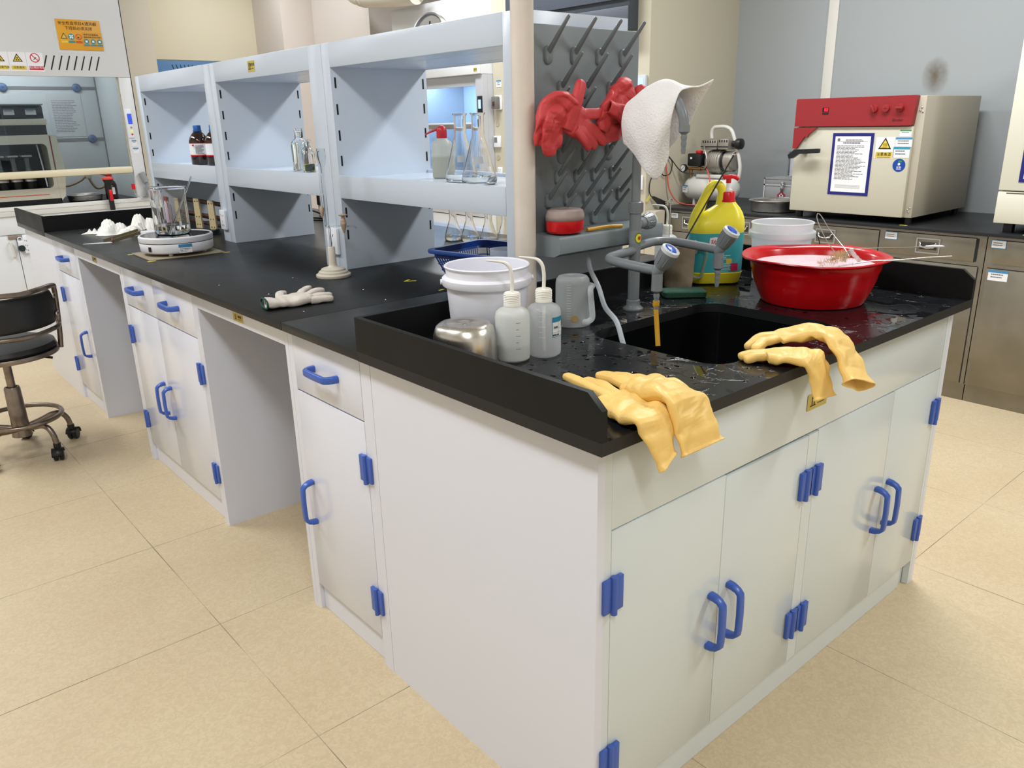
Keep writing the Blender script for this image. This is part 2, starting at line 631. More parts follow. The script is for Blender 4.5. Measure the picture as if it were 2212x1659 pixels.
# ---- end cabinet under the sink (doors look towards the viewer)
PP_FRONT = mat('cabinet_plastic_front_light', 'D6DEDF', .17, spec=.45, bump=.02, bscale=900)  # same plastic as PP, with the light on this front put into the colour
def sink_cabinet():
    c = thing('sink_cabinet', 'white plastic base cabinet with four doors under the black sink at the near bench end', 'cabinet', (A_, B_, 0))
    x0, x1 = A_, W-A_
    m = MB()
    m.box(x0, x0+.018, B_, Y1-.001, 0, HT)
    build(m, 'side_panel', PP, c)
    m = MB().box(x1-.018, x1, B_, Y1-.001, 0, HT)
    build(m, 'side_panel', PP, c)
    build(MB().box(x0+.018, x1-.018, Y1-.02, Y1-.001, .02, HT), 'back_panel', PP, c)
    build(MB().box(x0+.018, x1-.018, B_+.02, Y1-.02, .085, .10), 'bottom_panel', PP, c)
    # face frame
    for (a, b, za, zb) in ((x0+.0182, .061, 0, HT), (1.361, x1-.0182, 0, HT), (.692, .730, .078, .66)):
        build(MB().box(a, b, B_+.0003, B_+.018, za, zb), 'frame_stile', PP_FRONT, c)
    build(MB().box(.062, 1.360, B_+.0008, B_+.018, .6665, HT, .001), 'header_panel', PP_FRONT, c)
    build(MB().box(.10, 1.322, B_+.012, B_+.026, .001, .078), 'toe_kick', PP_FRONT, c)
    for a in (.061, 1.322):
        build(MB().box(a, a+.039, B_+.019, B_+.05, 0, .08), 'foot_block', PP_FRONT, c)
    for (a, b, hx, hs) in ((.0625, .3865, .358, .0625), (.3885, .6905, .419, .6905), (.7315, 1.0945, 1.060, .7315), (1.0965, 1.3595, 1.123, 1.3595)):
        off = .0 if hs in (.6905, .7315) else .0
        zt = .6635 if a != .3885 else .659
        d = build(MB().box(a, b, B_-.0, B_+.017, .079, zt, .001), 'door', PP_FRONT, c)
        handle(d, (hx, B_, .352), Z_, -Y_)
        s = 1 if hs in (.0625, .7315) else -1
        for z in (.545, .188):
            hinge(d, (hs, B_, z), X_*s, -Y_)
    gold_sticker(c, (.709, B_, .7385), X_, .08, .036)
    return c
sink_cabinet()

def base_cabinet(y0, y1, label, drawers, doors, hinges, handles, dh, left_stile=True, split=None, gold=False):
    """cabinet whose front looks to -x between y0 and y1"""
    c = thing('base_cabinet', label, 'cabinet', (A_, y0, 0), 'white base cabinets along the island')
    D = .62
    m = MB().box(A_, D, y0, y0+.018, 0, HT); build(m, 'side_panel', PP, c)
    m = MB().box(A_, D, y1-.018, y1, 0, HT); build(m, 'side_panel', PP, c)
    build(MB().box(D-.018, D, y0+.018, y1-.018, .02, HT), 'back_panel', PP, c)
    for a in (y0+.0182, y1-.044):
        build(MB().box(A_+.0005, A_+.018, a, a+.0258, 0, HT), 'frame_stile', PP, c)
    build(MB().box(A_+.012, A_+.026, y0+.045, y1-.045, .001, .082), 'toe_kick', PP, c)
    for a in (y0+.0182, y1-.05):
        build(MB().box(A_+.019, A_+.04, a, a+.0318, 0, .08), 'foot_block', PP, c)
    for (a, b) in drawers:
        d = build(MB().box(A_-.0, A_+.017, a, b, .668, HT-.004, .001), 'drawer', PP, c)
        handle(d, (A_, (a+b)/2, .745), Y_, -X_)
    for (a, b), hy in zip(doors, handles):
        d = build(MB().box(A_, A_+.017, a, b, .083, .6635, .001), 'door', PP, c)
        handle(d, (A_, hy, .352), Z_, -X_)
        near = abs(hy-a) > abs(hy-b)
        e = a if near else b
        for z in (.548, .188):
            hinge(d, (A_, e, z), Y_ if near else -Y_, -X_)
    return c
base_cabinet(Y1+.0005, Y2, 'white base cabinet with one drawer and one door, right of the near knee space', [(.7665, 1.0995)], [(.7665, 1.0995)], None, [1.068], None)
base_cabinet(Y3, Y4, 'white base cabinet with two drawers and two doors between the knee spaces', [(1.811, 2.203), (2.206, 2.551)], [(1.811, 2.203), (2.206, 2.551)], None, [2.170, 2.243], None)
base_cabinet(Y5, Y6, 'white base cabinet with one drawer and one door, beside the far knee space', [(3.278, 3.655)], [(3.278, 3.655)], None, [3.325], None)

c = thing('end_cabinet', 'plain white cabinet side at the far end of the island, behind the stool', 'cabinet', (A_, Y6+.001, 0))
build(MB().box(A_, A_+.018, Y6+.001, YE, 0, HT), 'side_panel', PP, c)
build(MB().box(W-A_-.018, W-A_, Y6+.001, YE, 0, HT), 'side_panel', PP, c)
build(MB().box(A_+.018, W-A_-.018, YE-.02, YE, 0, HT), 'front_panel', PP, c)

# centre pedestal behind the knee spaces and the rear row
c = thing('back_panel', 'pale plastic partition closing the knee spaces from behind', 'panel', (.63, Y2, 0))
build(MB().box(.622, .64, Y1+.001, Y6, 0, HT), 'partition_sheet', PP, c)
c = thing('rear_cabinet_row', 'white plastic cabinets on the far side of the island', 'cabinet', (.8, Y1, 0))
build(MB().box(.80, W-A_, Y1+.002, Y6, .0, HT), 'body', PP, c)

def apron(y0, y1, gy, label):
    c = thing('apron_rail', label, 'rail', (A_, y0, .776), 'rails above the knee spaces')
    build(MB().box(A_, A_+.018, y0+.0005, y1-.0005, .776, HT), 'rail_board', PP, c)
    gold_sticker(c, (A_, gy, .799), MX, .07, .024)
apron(Y2, Y3, 1.44, 'white rail with a gold sticker above the near knee space')
apron(Y4, Y5, 2.94, 'white rail with a gold sticker above the far knee space')

# ---- worktops
def slab(mb, x0, x1, y0, y1):
    mb.box(x0, x1, y0, y1, HT, H, .0018)
def wet_resin():
    m = mat('wet_worktop_resin', '15171A', .16, spec=.5)
    nt = m.node_tree; N = nt.nodes; L = nt.links
    b = N['Principled BSDF']
    tc = N.new('ShaderNodeTexCoord')
    n = N.new('ShaderNodeTexNoise'); n.inputs['Scale'].default_value = 16; n.inputs['Detail'].default_value = 5; n.inputs['Distortion'].default_value = 1.2
    L.new(tc.outputs['Object'], n.inputs['Vector'])
    r = N.new('ShaderNodeValToRGB')
    r.color_ramp.elements[0].position = .50; r.color_ramp.elements[1].position = .535
    L.new(n.outputs['Fac'], r.inputs[0])
    mr = N.new('ShaderNodeMapRange'); mr.inputs['To Min'].default_value = .19; mr.inputs['To Max'].default_value = .03
    L.new(r.outputs[0], mr.inputs['Value'])
    ge = N.new('ShaderNodeNewGeometry'); sz = N.new('ShaderNodeSeparateXYZ')
    L.new(ge.outputs['True Normal'], sz.inputs[0])
    gt = N.new('ShaderNodeMath'); gt.operation = 'GREATER_THAN'; gt.inputs[1].default_value = .5
    L.new(sz.outputs[2], gt.inputs[0])
    mf = N.new('ShaderNodeMix'); mf.inputs[2].default_value = .5     # dry edge
    L.new(gt.outputs[0], mf.inputs[0]); L.new(mr.outputs[0], mf.inputs[3])
    L.new(mf.outputs[0], b.inputs['Roughness'])
    bp = N.new('ShaderNodeBump'); bp.inputs['Strength'].default_value = .5; bp.inputs['Distance'].default_value = .0012
    hm = N.new('ShaderNodeMath'); hm.operation = 'MULTIPLY'
    L.new(r.outputs[0], hm.inputs[0]); L.new(gt.outputs[0], hm.inputs[1])
    L.new(hm.outputs[0], bp.inputs['Height'])
    n2 = N.new('ShaderNodeTexNoise'); n2.inputs['Scale'].default_value = 5
    L.new(tc.outputs['Object'], n2.inputs['Vector'])
    bp2 = N.new('ShaderNodeBump'); bp2.inputs['Strength'].default_value = .1; bp2.inputs['Distance'].default_value = .002
    L.new(n2.outputs['Fac'], bp2.inputs['Height']); L.new(bp.outputs[0], bp2.inputs['Normal'])
    L.new(bp2.outputs[0], b.inputs['Normal'])
    return m
SX0, SX1, SY0, SY1 = .452, .925, .105, .472     # sink opening
ws = thing('worktop', 'wet black worktop with a sink cut-out at the near end of the island', 'worktop', (0, 0, HT))
def slab_with_hole():
    bm = bmesh.new()
    outer = [(0, 0), (W, 0), (W, .7236), (0, .7236)]
    inner = rrect((SX0+SX1)/2, (SY0+SY1)/2, SX1-SX0, SY1-SY0, .055, 8)
    for z in (H, HT):
        vo = [bm.verts.new((x, y, z)) for x, y in outer]
        vi = [bm.verts.new((x, y, z)) for x, y in inner]
        eo = [bm.edges.new((vo[i], vo[(i+1) % 4])) for i in range(4)]
        ei = [bm.edges.new((vi[i], vi[(i+1) % len(vi)])) for i in range(len(vi))]
        bmesh.ops.triangle_fill(bm, edges=eo+ei, use_beauty=True)
    bm.verts.ensure_lookup_table()
    n = len(inner)+4
    vs = list(bm.verts)
    def side(ids):
        for i in range(len(ids)):
            a, b = ids[i], ids[(i+1) % len(ids)]
            bm.faces.new((vs[a], vs[b], vs[b+n], vs[a+n]))
    side([0, 1, 2, 3]); side(list(range(4, n)))
    mb = MB(); mb.bm.free(); mb.bm = bm
    return mb
build(slab_with_hole(), 'top_slab', wet_resin(), ws, smooth=30)
def upstand(parent, pts, t=.012, name='upstand'):
    build(pts, name, mat('upstand_resin', '151617', .5, spec=.25, bump=.05, bscale=500, rvar=.08, vscale=8), parent)
hu, hc, yc = .0755, .0512, .0303
side_pts = [(0, 0), (0, hc), (yc, hu), (.7236, hu), (.7236, 0)]
def side_upstand(x0, x1):
    m = MB()
    m.prism([(-a, b) for a, b in side_pts], (x1, 0, H+.0002), MX, Z_, x1-x0)
    return m
upstand(ws, side_upstand(0, .012)); upstand(ws, side_upstand(W-.012, W))
upstand(ws, MB().box(.0125, W-.0125, .7116, .7236, H+.0002, H+hu))
ws2 = thing('worktop', 'matt black worktop strip between the basin area upstand and the bare middle section', 'worktop', (0, .7242, HT))
m = MB(); slab(m, 0, W, .7242, 1.0960); build(m, 'top_slab', EPOXY, ws2)
ws3 = thing('worktop', 'long matt black worktop carrying the hotplate, the retort stand and the shelves', 'worktop', (0, 1.0975, HT))
m = MB(); slab(m, 0, W, 1.0975, 3.690); build(m, 'top_slab', EPOXY, ws3)
ws4 = thing('worktop', 'black worktop with upstand at the far end of the island', 'worktop', (0, 3.6915, HT))
m = MB(); slab(m, 0, W, 3.6915, LEN); build(m, 'top_slab', EPOXY, ws4)
for q in (MB().box(0, .012, 3.6915, LEN, H+.0002, H+hu), MB().box(W-.012, W, 3.6915, LEN, H+.0002, H+hu), MB().box(.0125, W-.0125, 3.6915, 3.7035, H+.0002, H+hu)):
    upstand(ws4, q)

# ---- sink bowl
sk = thing('sink', 'deep black resin sink bowl set under the wet worktop', 'sink', ((SX0+SX1)/2, (SY0+SY1)/2, HT))
cx, cy = (SX0+SX1)/2, (SY0+SY1)/2
secs = []
for (dw, z, r) in ((.06, HT-.001, .07), (-.004, HT-.001, .053), (-.012, HT-.05, .05), (-.03, HT-.20, .05), (-.06, HT-.235, .06), (-.30, HT-.245, .03), (-.36, HT-.246, .003)):
    secs.append([V((x, y, z)) for x, y in rrect(cx, cy, SX1-SX0+dw, SY1-SY0+dw, r, 8)])
build(MB().loft(secs, False), 'bowl', SINKM, sk, mods=[('SOLIDIFY', dict(thickness=.006, offset=-1))])
build(MB().lathe([(.001, 0), (.03, 0), (.032, .003), (.024, .004), (.02, .001), (.001, .001)], (cx, cy, HT-.2465), n=24), 'drain', STEEL, sk)
# ---- water drops on the worktop
m = MB()
rn = random.Random(11)
for i in range(240):
    if i < 170:
        x, y = rn.uniform(.1, .75), rn.uniform(.01, .5)
        if SX0-.012 < x < SX1+.012 and SY0-.012 < y < SY1+.012:
            if rn.random() < .5: y = rn.uniform(.01, .09)
            else: x = rn.uniform(.3, .435)
    else:
        x, y = rn.uniform(.95, 1.38), rn.uniform(.02, .30)
    r = rn.choice((.0012, .0018, .0025, .004, .006))
    if i > 170: r *= .8
    a = rn.uniform(.6, 1.6)
    m.lathe([(r, 0), (r*.86, r*.12), (r*.5, r*.22), (.0001, r*.25)], (x, y, H+.0001), n=10, sx=a, sy=1/a)
tag(build(m, 'water_drops', WATER, smooth=80), 'water drops scattered on the wet black worktop around the sink', 'water drops', kind='stuff')
# ================================================================ REAGENT SHELVES
RX0, RX1 = .5, .868
ZT, ZH, ZS, ZB = 1.5625, 1.4899, 1.161, 1.0879
SLOTD = mat('slot_dark', '101218', .7)
def rack(y0, y1, pr, pl, label, sticker=False):
    """open shelving unit between y0 (near) and y1 (far); pr/pl are the thicknesses of near and far side frames"""
    r = thing('reagent_shelf', label, 'shelf unit', (RX0, y0, H), 'pale blue reagent shelf units on the island')
    for (a, b) in ((y0, y0+pr), (y1-pl, y1)):
        s = build(MB().box(RX0, RX1, a, b, H+.0002, ZT-.0005, .001), 'side_frame', PPG, r)
    frames = [q for q in r.children]
    for face, sgn in ((y1-pl, -1), (y0+pr, 1)):
        fr = [q for q in bpy.data.objects if q.parent == r and q.name.startswith('side_frame')]
        fr = max(fr, key=lambda q: q.data.vertices[0].co.y) if sgn < 0 else min(fr, key=lambda q: q.data.vertices[0].co.y)
        for x in (RX0+.012, RX1-.018):
            for k, z in enumerate((1.446, 1.366, 1.286, 1.207, 1.041, .968)):
                build(MB().box(x, x+.006, face, face+sgn*.0006, z-.017, z+.015), 'shelf_slot', SLOTD, fr, smooth=0)
    a, b = y0+pr, y1-pl
    build(MB().box(RX0, RX0+.016, a, b, ZH, ZT, .0008), 'header_board', PPG, r)
    build(MB().box(RX1-.016, RX1, a, b, ZH, ZT, .0008), 'header_board', PPG, r)
    for (u, v) in ((RX0+.016, .6065), (.6115, .8005), (.8055, RX1-.016)):
        build(MB().box(u, v, a, b, ZH+.001, ZH+.007), 'top_slat', PPG, r)
    build(MB().box(RX0-.001, RX0+.015, a, b, ZB, ZS, .0008), 'shelf_rail', PPG, r)
    build(MB().box(RX1-.015, RX1, a, b, ZB, ZS, .0008), 'shelf_rail', PPG, r)
    build(MB().box(RX0+.015, RX1-.015, a, b, ZB+.05, ZB+.063), 'shelf_board', PPG, r)
    if sticker:
        gold_sticker(r, (RX0, sticker, 1.528), MX, .06, .038)
    return r
rack(.730, 1.688, .0686, .048, 'pale blue open shelf unit, nearest to the sink, with flasks on its shelf')
rack(1.690, 2.623, .090, .048, 'pale blue open shelf unit in the middle, gold sticker on its top rail', 2.22)
rack(2.625, 3.575, .070, .053, 'pale blue open shelf unit farthest from the sink, brown bottles on its shelf')

def wall_socket(P, R, w, h, label, name='power_socket', g=None, parent=None):
    P, R = V(P), V(R); N = R.cross(Z_)
    s = thing(name, label, 'socket', P, g)
    build(MB().obox(P, R, Z_, w, h, .012, .003), 'face_plate', WHITEP, s)
    m = MB()
    for dx in (-.010, .010):
        m.obox(P+R*dx+Z_*h*.22+N*.0122, (R+Z_*(.5 if dx < 0 else -.5)), (Z_-R*(.5 if dx < 0 else -.5)), .0025, .009, .0004)
    for a in (90, 215, 325):
        q = V(R)*math.cos(math.radians(a))*.010+Z_*math.sin(math.radians(a))*.010
        m.obox(P+q-Z_*h*.2+N*.0122, R, Z_, .0025, .008, .0004)
    build(m, 'socket_holes', INK, s)
    return s
wall_socket((RX0, 1.708, .942), MX, .070, .088, 'white mains socket on the shelf post behind the burette stand')
wall_socket((RX0, 2.662, .942), MX, .055, .082, 'white mains socket on the shelf post behind the hotplate')

# ================================================================ PVC DOWNPIPE
p = thing('drain_pipe', 'vertical cream plastic pipe rising past the near shelf end', 'pipe', (.459, .682, H))
build(MB().cyl((.459, .682, H+.0003), (.459, .682, CEIL-.001), .0262, n=40), 'pipe', CREAMPVC, p)

# ================================================================ PEGBOARD
pb = thing('drying_rack', 'grey wall-mounted drying rack with long pegs on the shelf end', 'drying rack', (.69, .73, 1.0))
BY = .703
m = MB().box(.5, .884, BY, .7295, 1.0, 1.530, .004)
build(m, 'back_board', PEGM, pb)
m = MB()
m.prism([(-.700, 1.0535), (-.607, 1.0515), (-.603, 1.046), (-.605, 1.012), (-.625, 1.003), (-.700, 1.001)], (.884, 0, 0), MX, Z_, .384)
build(m, 'drip_tray', mat('tray_plastic', '7D868A', .35), pb)
def peg(x, z, L=.100, r0=.0062, r1=.0042, cap=1.0):
    d = V((0, -.70, .745)).normalized()
    b = V((x, BY-.004, z))
    pg = build(MB().tube([b+d*(L*t) for t in (0, .1, .5, .96, .99, 1.0)], [r0, r0, (r0+r1)/2, r1, r1*.7, r1*.2], 12), 'peg', PEGD, pb)
    secs = []
    for s, y in ((1.0, BY+.001), (1.0, BY-.004), (.82, BY-.0075), (.3, BY-.0085)):
        secs.append([V((x+q*s*cap, y, z-.006*cap+w_*s*cap)) for q, w_ in rrect(0, 0, .026, .042, .0125, 5)])
    build(MB().loft(secs), 'peg_boss', PEGM, pg)
for x in (.557, .645, .733, .819): peg(x, 1.470)
for x in (.600, .686, .775): peg(x, 1.394)
for x in (.557, .645, .733, .819): peg(x, 1.318)
for x in (.600, .686, .773): peg(x, 1.243)
for x in (.587, .655, .718, .787): peg(x, 1.188, .092, .0055, .0036, .85)
for x in (.554, .619, .687, .749, .816): peg(x, 1.133, .092, .0055, .0036, .85)
for x in (.586, .651, .717, .784): peg(x, 1.080, .092, .0055, .0036, .85)

# soap dish and amber hose on the tray
s = thing('soap_box', 'round red soap box with a cloudy lid on the grey drying rack tray', 'soap box', (.567, .652, 1.053))
build(MB().lathe([(.001, 1.056), (.044, 1.056), (.050, 1.062), (.0515, 1.086), (.0515, 1.088), (.048, 1.088), (.046, 1.063), (.001, 1.061)], (.560, .648, 0), n=40, sy=.82), 'bowl', REDP, s)
build(MB().lathe([(.0520, 1.086), (.0520, 1.098), (.048, 1.109), (.04, 1.1125), (.001, 1.113)], (.560, .648, 0), n=40, sy=.82), 'lid', mat('cloudy_lid', 'B9A7A0', .35, alpha=.75), s, mods=[('SOLIDIFY', dict(thickness=.0015))])
tag(build(MB().tube(bez([(.617, .628, 1.0575), (.66, .622, 1.059), (.70, .618, 1.059), (.728, .612, 1.0575)]), .0048, 12), 'rubber_tube', RUBBERY), 'short amber rubber tube lying on the grey drying rack tray', 'tube')

# ================================================================ TRIPLE LAB TAP
tp = thing('laboratory_tap', 'grey plastic three-way laboratory tap with blue-capped valves beside the sink', 'tap', (.717, .558, H))
CXx, CYy = .717, .558
build(MB().lathe([(.001, 0), (.026, 0), (.026, .004), (.020, .009), (.0175, .012), (.0175, .024), (.0155, .026), (.001, .026)], (CXx, CYy, H+.0004), n=28), 'base_flange', GREYPVC, tp)
build(MB().tube([(CXx, CYy, H+.02), (CXx, CYy, 1.095)], .0148, 24), 'lower_column', GREYPVC, tp)
build(MB().lathe([(.0125, 0), (.0178, 0), (.0178, .026), (.0150, .028), (.0125, .028)], (CXx, CYy, 1.095), n=28), 'collar', GREYPVC, tp)
mm = MB()
for k in range(20):
    a = 2*PI*k/20
    mm.tube([(CXx+.0178*math.cos(a), CYy+.0178*math.sin(a), 1.098), (CXx+.0178*math.cos(a), CYy+.0178*math.sin(a), 1.119)], .0011, 6)
build(mm, 'collar_ribs', GREYPVC, tp)
neck = bez([(CXx, CYy, 1.12), (CXx, CYy, 1.25), (CXx-.002, CYy-.002, 1.325), (.712, .528, 1.364), (.704, .490, 1.381), (.698, .455, 1.375), (.694, .425, 1.352), (.6925, .408, 1.325), (.692, .402, 1.300)], 7)
build(MB().tube(neck, .0112, 18), 'gooseneck', GREYPVC, tp)
def nozzle(p, s=1.0):
    p = V(p)
    pr = [(.0105, 0), (.0125, -.001), (.0128, -.015), (.008, -.019)]
    z = -.019
    for k in range(3):
        pr += [(.0062-.0006*k, z-.002), (.0074-.0007*k, z-.008), (.0060-.0006*k, z-.014)]
        z -= .014
    pr += [(.0045, z-.002), (.001, z-.002)]
    return build(MB().lathe([(a*s, b*s) for a, b in pr], p, n=20), 'hose_nozzle', GREYPVC, tp)
nozzle((.692, .401, 1.302))
def arm(pts):
    return build(MB().tube(bez(pts, 8), .0112, 16), 'arm_pipe', GREYPVC, tp)
V1, V2 = V((.572, .366, .993)), V((.868, .412, 1.0))
arm([(CXx, CYy, 1.002), (.66, .548, 1.002), (.610, .540, 1.0), (.585, .520, .999), (.576, .49, .998), (.573, .43, .995), tuple(V1)])
arm([(CXx, CYy, 1.008), (.77, .572, 1.01), (.82, .577, 1.011), (.850, .560, 1.010), (.863, .53, 1.008), (.868, .47, 1.004), tuple(V2)])
BLUECAP = mat('blue_cap', '2C55B8', .2)
CAPM = mat('pale_cap_ring', 'C3C8CB', .25)
def valve(P, d, L=.052, drop=.0, kn=1.0):
    P, d = V(P), V(d).normalized()
    build(MB().tube([P-d*.006, P+d*.014, P+d*.016], [.0135, .0145, .013], 20), 'valve_body', GREYPVC, tp)
    k = build(MB().lathe([(.001, .014), (.0165*kn, .014), (.0175*kn, .018), (.0215*kn, L-.012), (.0222*kn, L-.004), (.019*kn, L), (.001, L)], P, d, n=32), 'valve_knob', GREYPVC, tp)
    ax = d; ref = X_ if abs(ax.x) < .9 else Y_
    A = (ref-ax*ref.dot(ax)).normalized(); B = ax.cross(A)
    g = MB()
    for q in range(8):
        a = 2*PI*q/8
        n = A*math.cos(a)+B*math.sin(a)
        g.tube([P+d*.022+n*.0180*kn, P+d*(L-.010)+n*.0212*kn], .0016, 6)
    build(g, 'grip_ribs', GREYPVC, k)
    build(MB().lathe([(.0222*kn, L-.004), (.0212*kn, L+.003), (.0165*kn, L+.005), (.0155*kn, L+.003), (.001, L+.003)], P, d, n=32), 'cap_ring', CAPM, k)
    build(MB().lathe([(.0155*kn, L+.003), (.013*kn, L+.0055), (.001, L+.0065)], P, d, n=28, sx=.72), 'blue_cap', BLUECAP, k, label='blue cap disc of the valve')
vd = (.06, -.50, .78)
valve(V1, vd, .058); valve(V2, vd, .058)
build(MB().tube([V1+V((0, 0, .004)), V1-V((0, 0, .035))], .0125, 18), 'outlet_pipe', GREYPVC, tp)
build(MB().tube([V2+V((0, 0, .004)), V2-V((0, 0, .035))], .0125, 18), 'outlet_pipe', GREYPVC, tp)
nozzle(V1-V((0, 0, .030))); nozzle(V2-V((0, 0, .030)))
P3 = V((CXx, CYy, 1.065))
build(MB().tube([P3, P3+V((.030, .005, .002))], .0125, 18), 'branch_pipe', GREYPVC, tp)
valve(P3+V((.022, .004, .002)), (.985, .14, .04), .050, kn=.95)
st = build(MB().lathe([(.0152, -.016), (.0152, .016)], (CXx, CYy, 1.036), n=28), 'green_band', mat('none_grey', '84898D', .3), tp)
e = MB()
dn = V((-.62, -.78, 0)).normalized(); rr_ = V((.78, -.62, 0))
def ell(cx_, a, b, z0, rad, m_, nm, par):
    secs = []
    g_ = MB()
    ctr = V((CXx, CYy, z0))
    rows = []
    for i in range(9):
        t = -1+2*i/8
        hh = b*math.sqrt(max(0, 1-t*t))
        ang = (cx_+t*a)/rad
        n_ = dn*math.cos(ang)+rr_*math.sin(ang)
        rows.append([ctr+n_*rad+Z_*hh*s_ for s_ in (1, -1)])
    g_.loft([[r_[0], r_[1]] for r_ in rows], False, False)
    return build(g_, nm, m_, par)
l1 = ell(.008, .0115, .0135, 1.034, .0156, mat('sticker_green', '2F7A2E', .4), 'maker_sticker', tp)
l1['label'] = 'small green and yellow oval sticker'
ell(.008, .0095, .0110, 1.034, .0159, mat('sticker_yellow', 'E2D43A', .4), 'yellow_oval', l1)
ell(.0095, .0050, .0050, 1.034, .0162, mat('sticker_red', 'B23A22', .4), 'red_mark', l1)
q = V1-V((0, 0, .072))
tag(build(MB().tube(bez([q+V((0, 0, .004)), q-V((0, 0, .018)), q+V((-.002, -.006, -.055)), q+V((-.008, -.016, -.098))], 8), [.0075]*6+[.0056]*19, 14), 'rubber_hose', RUBBERY),
    'amber rubber hose hanging from the left valve of the grey tap', 'hose')
tag(build(MB().tube(bez([(.655, .668, 1.006), (.648, .655, .985), (.628, .625, .955), (.605, .575, .922), (.575, .525, .885), (.555, .47, .862), (.533, .43, .825), (.53, .40, .76), (.535, .38, .70)], 8), .0062, 14), 'drain_tube', milky('clear_hose', 'DDE3E8', .25, .2)),
    'translucent tube running from the drying rack tray down into the sink', 'tube')
# ================================================================ THINGS ON THE NEAR WORKTOP
def bucket(x, y, label, r=.097, h=.19, ang=0, s=1.0, m=None, rim_z=None, wire=True):
    m = m or mat('white_bucket', 'E9E9F2', .38, sss=.05)
    b = thing('plastic_bucket', label, 'bucket', (x, y, H+.0004), 'white lidless buckets')
    rb = r*.86
    pr = [(.001, .003), (rb-.004, .003), (rb, .008), (r-.004, h-.045), (r-.004, h-.043), (r+.0035, h-.043), (r+.0055, h-.040), (r+.0055, h-.027), (r+.002, h-.024), (r-.0035, h-.022),
          (r-.003, h-.006), (r-.0005, h-.004), (r+.0005, h-.001), (r-.002, h+.001), (r-.0055, h-.001), (r-.0075, h-.03), (rb-.003, .01), (.001, .006)]
    build(MB().lathe([(a*s, c_*s) for a, c_ in pr], (x, y, H), n=56), 'bucket_body', m, b)
    R = V((math.cos(ang), math.sin(ang), 0))
    C0 = V((x, y, H+(h-.034)*s))
    mm = MB()
    for q in (1, -1):
        mm.tube([C0+R*q*(r-.004)*s, C0+R*q*(r+.009)*s], .006, 12)
    build(mm, 'handle_lug', m, b)
    P = V((-R.y, R.x, 0))
    if wire:
        arc = []
        for k in range(17):
            t = PI*k/16
            arc.append(C0+R*math.cos(t)*(r+.0125)*s-Z_*math.sin(t)*.095*s+P*math.sin(t)*(.075)*s)
        build(MB().tube(arc, .0012, 8), 'wire_handle', STEEL, b)
    return b
bucket(.256, .582, 'white plastic bucket behind the steel pot on the near worktop', r=.0935, h=.174, ang=-.55, wire=False)
b_ = bucket(1.308, .502, 'white plastic bucket behind the red basin', .0885, .172, ang=-.68, m=milky('milky_bucket', 'E9EBEE', .12, .35), wire=False)
build(MB().tube(bez([(1.379, .443, .990), (1.376, .425, .978), (1.366, .41, .95), (1.360, .405, .925)], 6), .0016, 8), 'wire_handle', BLACKP, b_, label='thin black wire handle')

# steel pot upside down
p = thing('steel_pot', 'upturned stainless steel pot behind the black upstand', 'pot', (.114, .484, H+.0004))
build(MB().lathe([(.0665, .0), (.0675, .002), (.0675, .004), (.0655, .006), (.0660, .030), (.0635, .060), (.058, .078), (.050, .0845), (.042, .0862), (.036, .0850), (.016, .0846), (.014, .0834), (.001, .0836)], (.114, .484, H+.0004), n=56), 'pot_body', mat('polished_steel', 'D6D2CB', .27, metal=1, bump=.03, bscale=60, rvar=.06, vscale=20), p)
build(MB().lathe([(.001, 0), (.005, 0), (.0045, .002), (.001, .0025)], (.114, .484, H+.0842), n=14), 'centre_rivet', STEEL, p)
# glass dish
p = thing('glass_dish', 'low clear glass dish beside the upturned steel pot', 'dish', (.085, .615, H+.0004))
build(MB().lathe([(.001, 0), (.040, 0), (.052, .006), (.055, .014), (.053, .014), (.050, .0075), (.039, .003), (.001, .003)], (.078, .632, H+.0006), n=36), 'dish_body', GLASS, p)

def wash_bottle(x, y, label, h=.107, r=.0355, ndir=(-.9, .35), liquid=None, cap=PEW, z0=H, mat_=PE, stop=None, s=1.0, noz=True):
    b = thing('wash_bottle', label, 'bottle', (x, y, z0+.0004))
    c0 = (x, y, z0+.0004)
    pr = [(.001, .003), (r-.006, .0), (r-.001, .004), (r, .010), (r, h-.016), (r-.002, h-.007), (r-.008, h-.001), (.0185, h+.003), (.0165, h+.006), (.0165, h+.010)]
    build(MB().lathe([(a*s, q*s) for a, q in pr], c0, n=36), 'bottle_body', mat_, b)
    if liquid:
        build(MB().lathe([(a*s, q*s) for a, q in [(.001, .004), (r-.007, .002), (r-.0015, .006), (r-.0015, liquid), (.001, liquid)]], c0, n=36), 'liquid', milky('cloudy_water', 'D6D9D8', .25, .2), b)
    cp = MB().lathe([(a*s, (h+q)*s) for a, q in [(.001, .006), (.0175, .006), (.0178, .010), (.0168, .012), (.0168, .030), (.0150, .033), (.001, .033)]], c0, n=32)
    cpo = build(cp, 'screw_cap', cap, b)
    g = MB()
    for k in range(5):
        g.lathe([(.0168*s, (h+.0145+k*.0034)*s), (.0176*s, (h+.0155+k*.0034)*s), (.0168*s, (h+.0165+k*.0034)*s)], c0, n=32)
    build(g, 'cap_ridges', cap, cpo)
    if noz:
        d = V((ndir[0], ndir[1], 0)).normalized()
        P = V(c0)
        z = h*s
        pts = bez([P+Z_*(z+.03*s), P+Z_*(z+.06*s)-d*.001, P+Z_*(z+.080*s)+d*.002, P+Z_*(z+.091*s)+d*.010, P+Z_*(z+.095*s)+d*.022, P+Z_*(z+.098*s)+d*.05], 5)
        n = len(pts)
        build(MB().tube(pts, [.0038*s if i < n*.55 else .0038*s-(.0024*s)*(i-n*.55)/(n*.45) for i in range(n)], 12), 'spout', PEW, b)
    return b
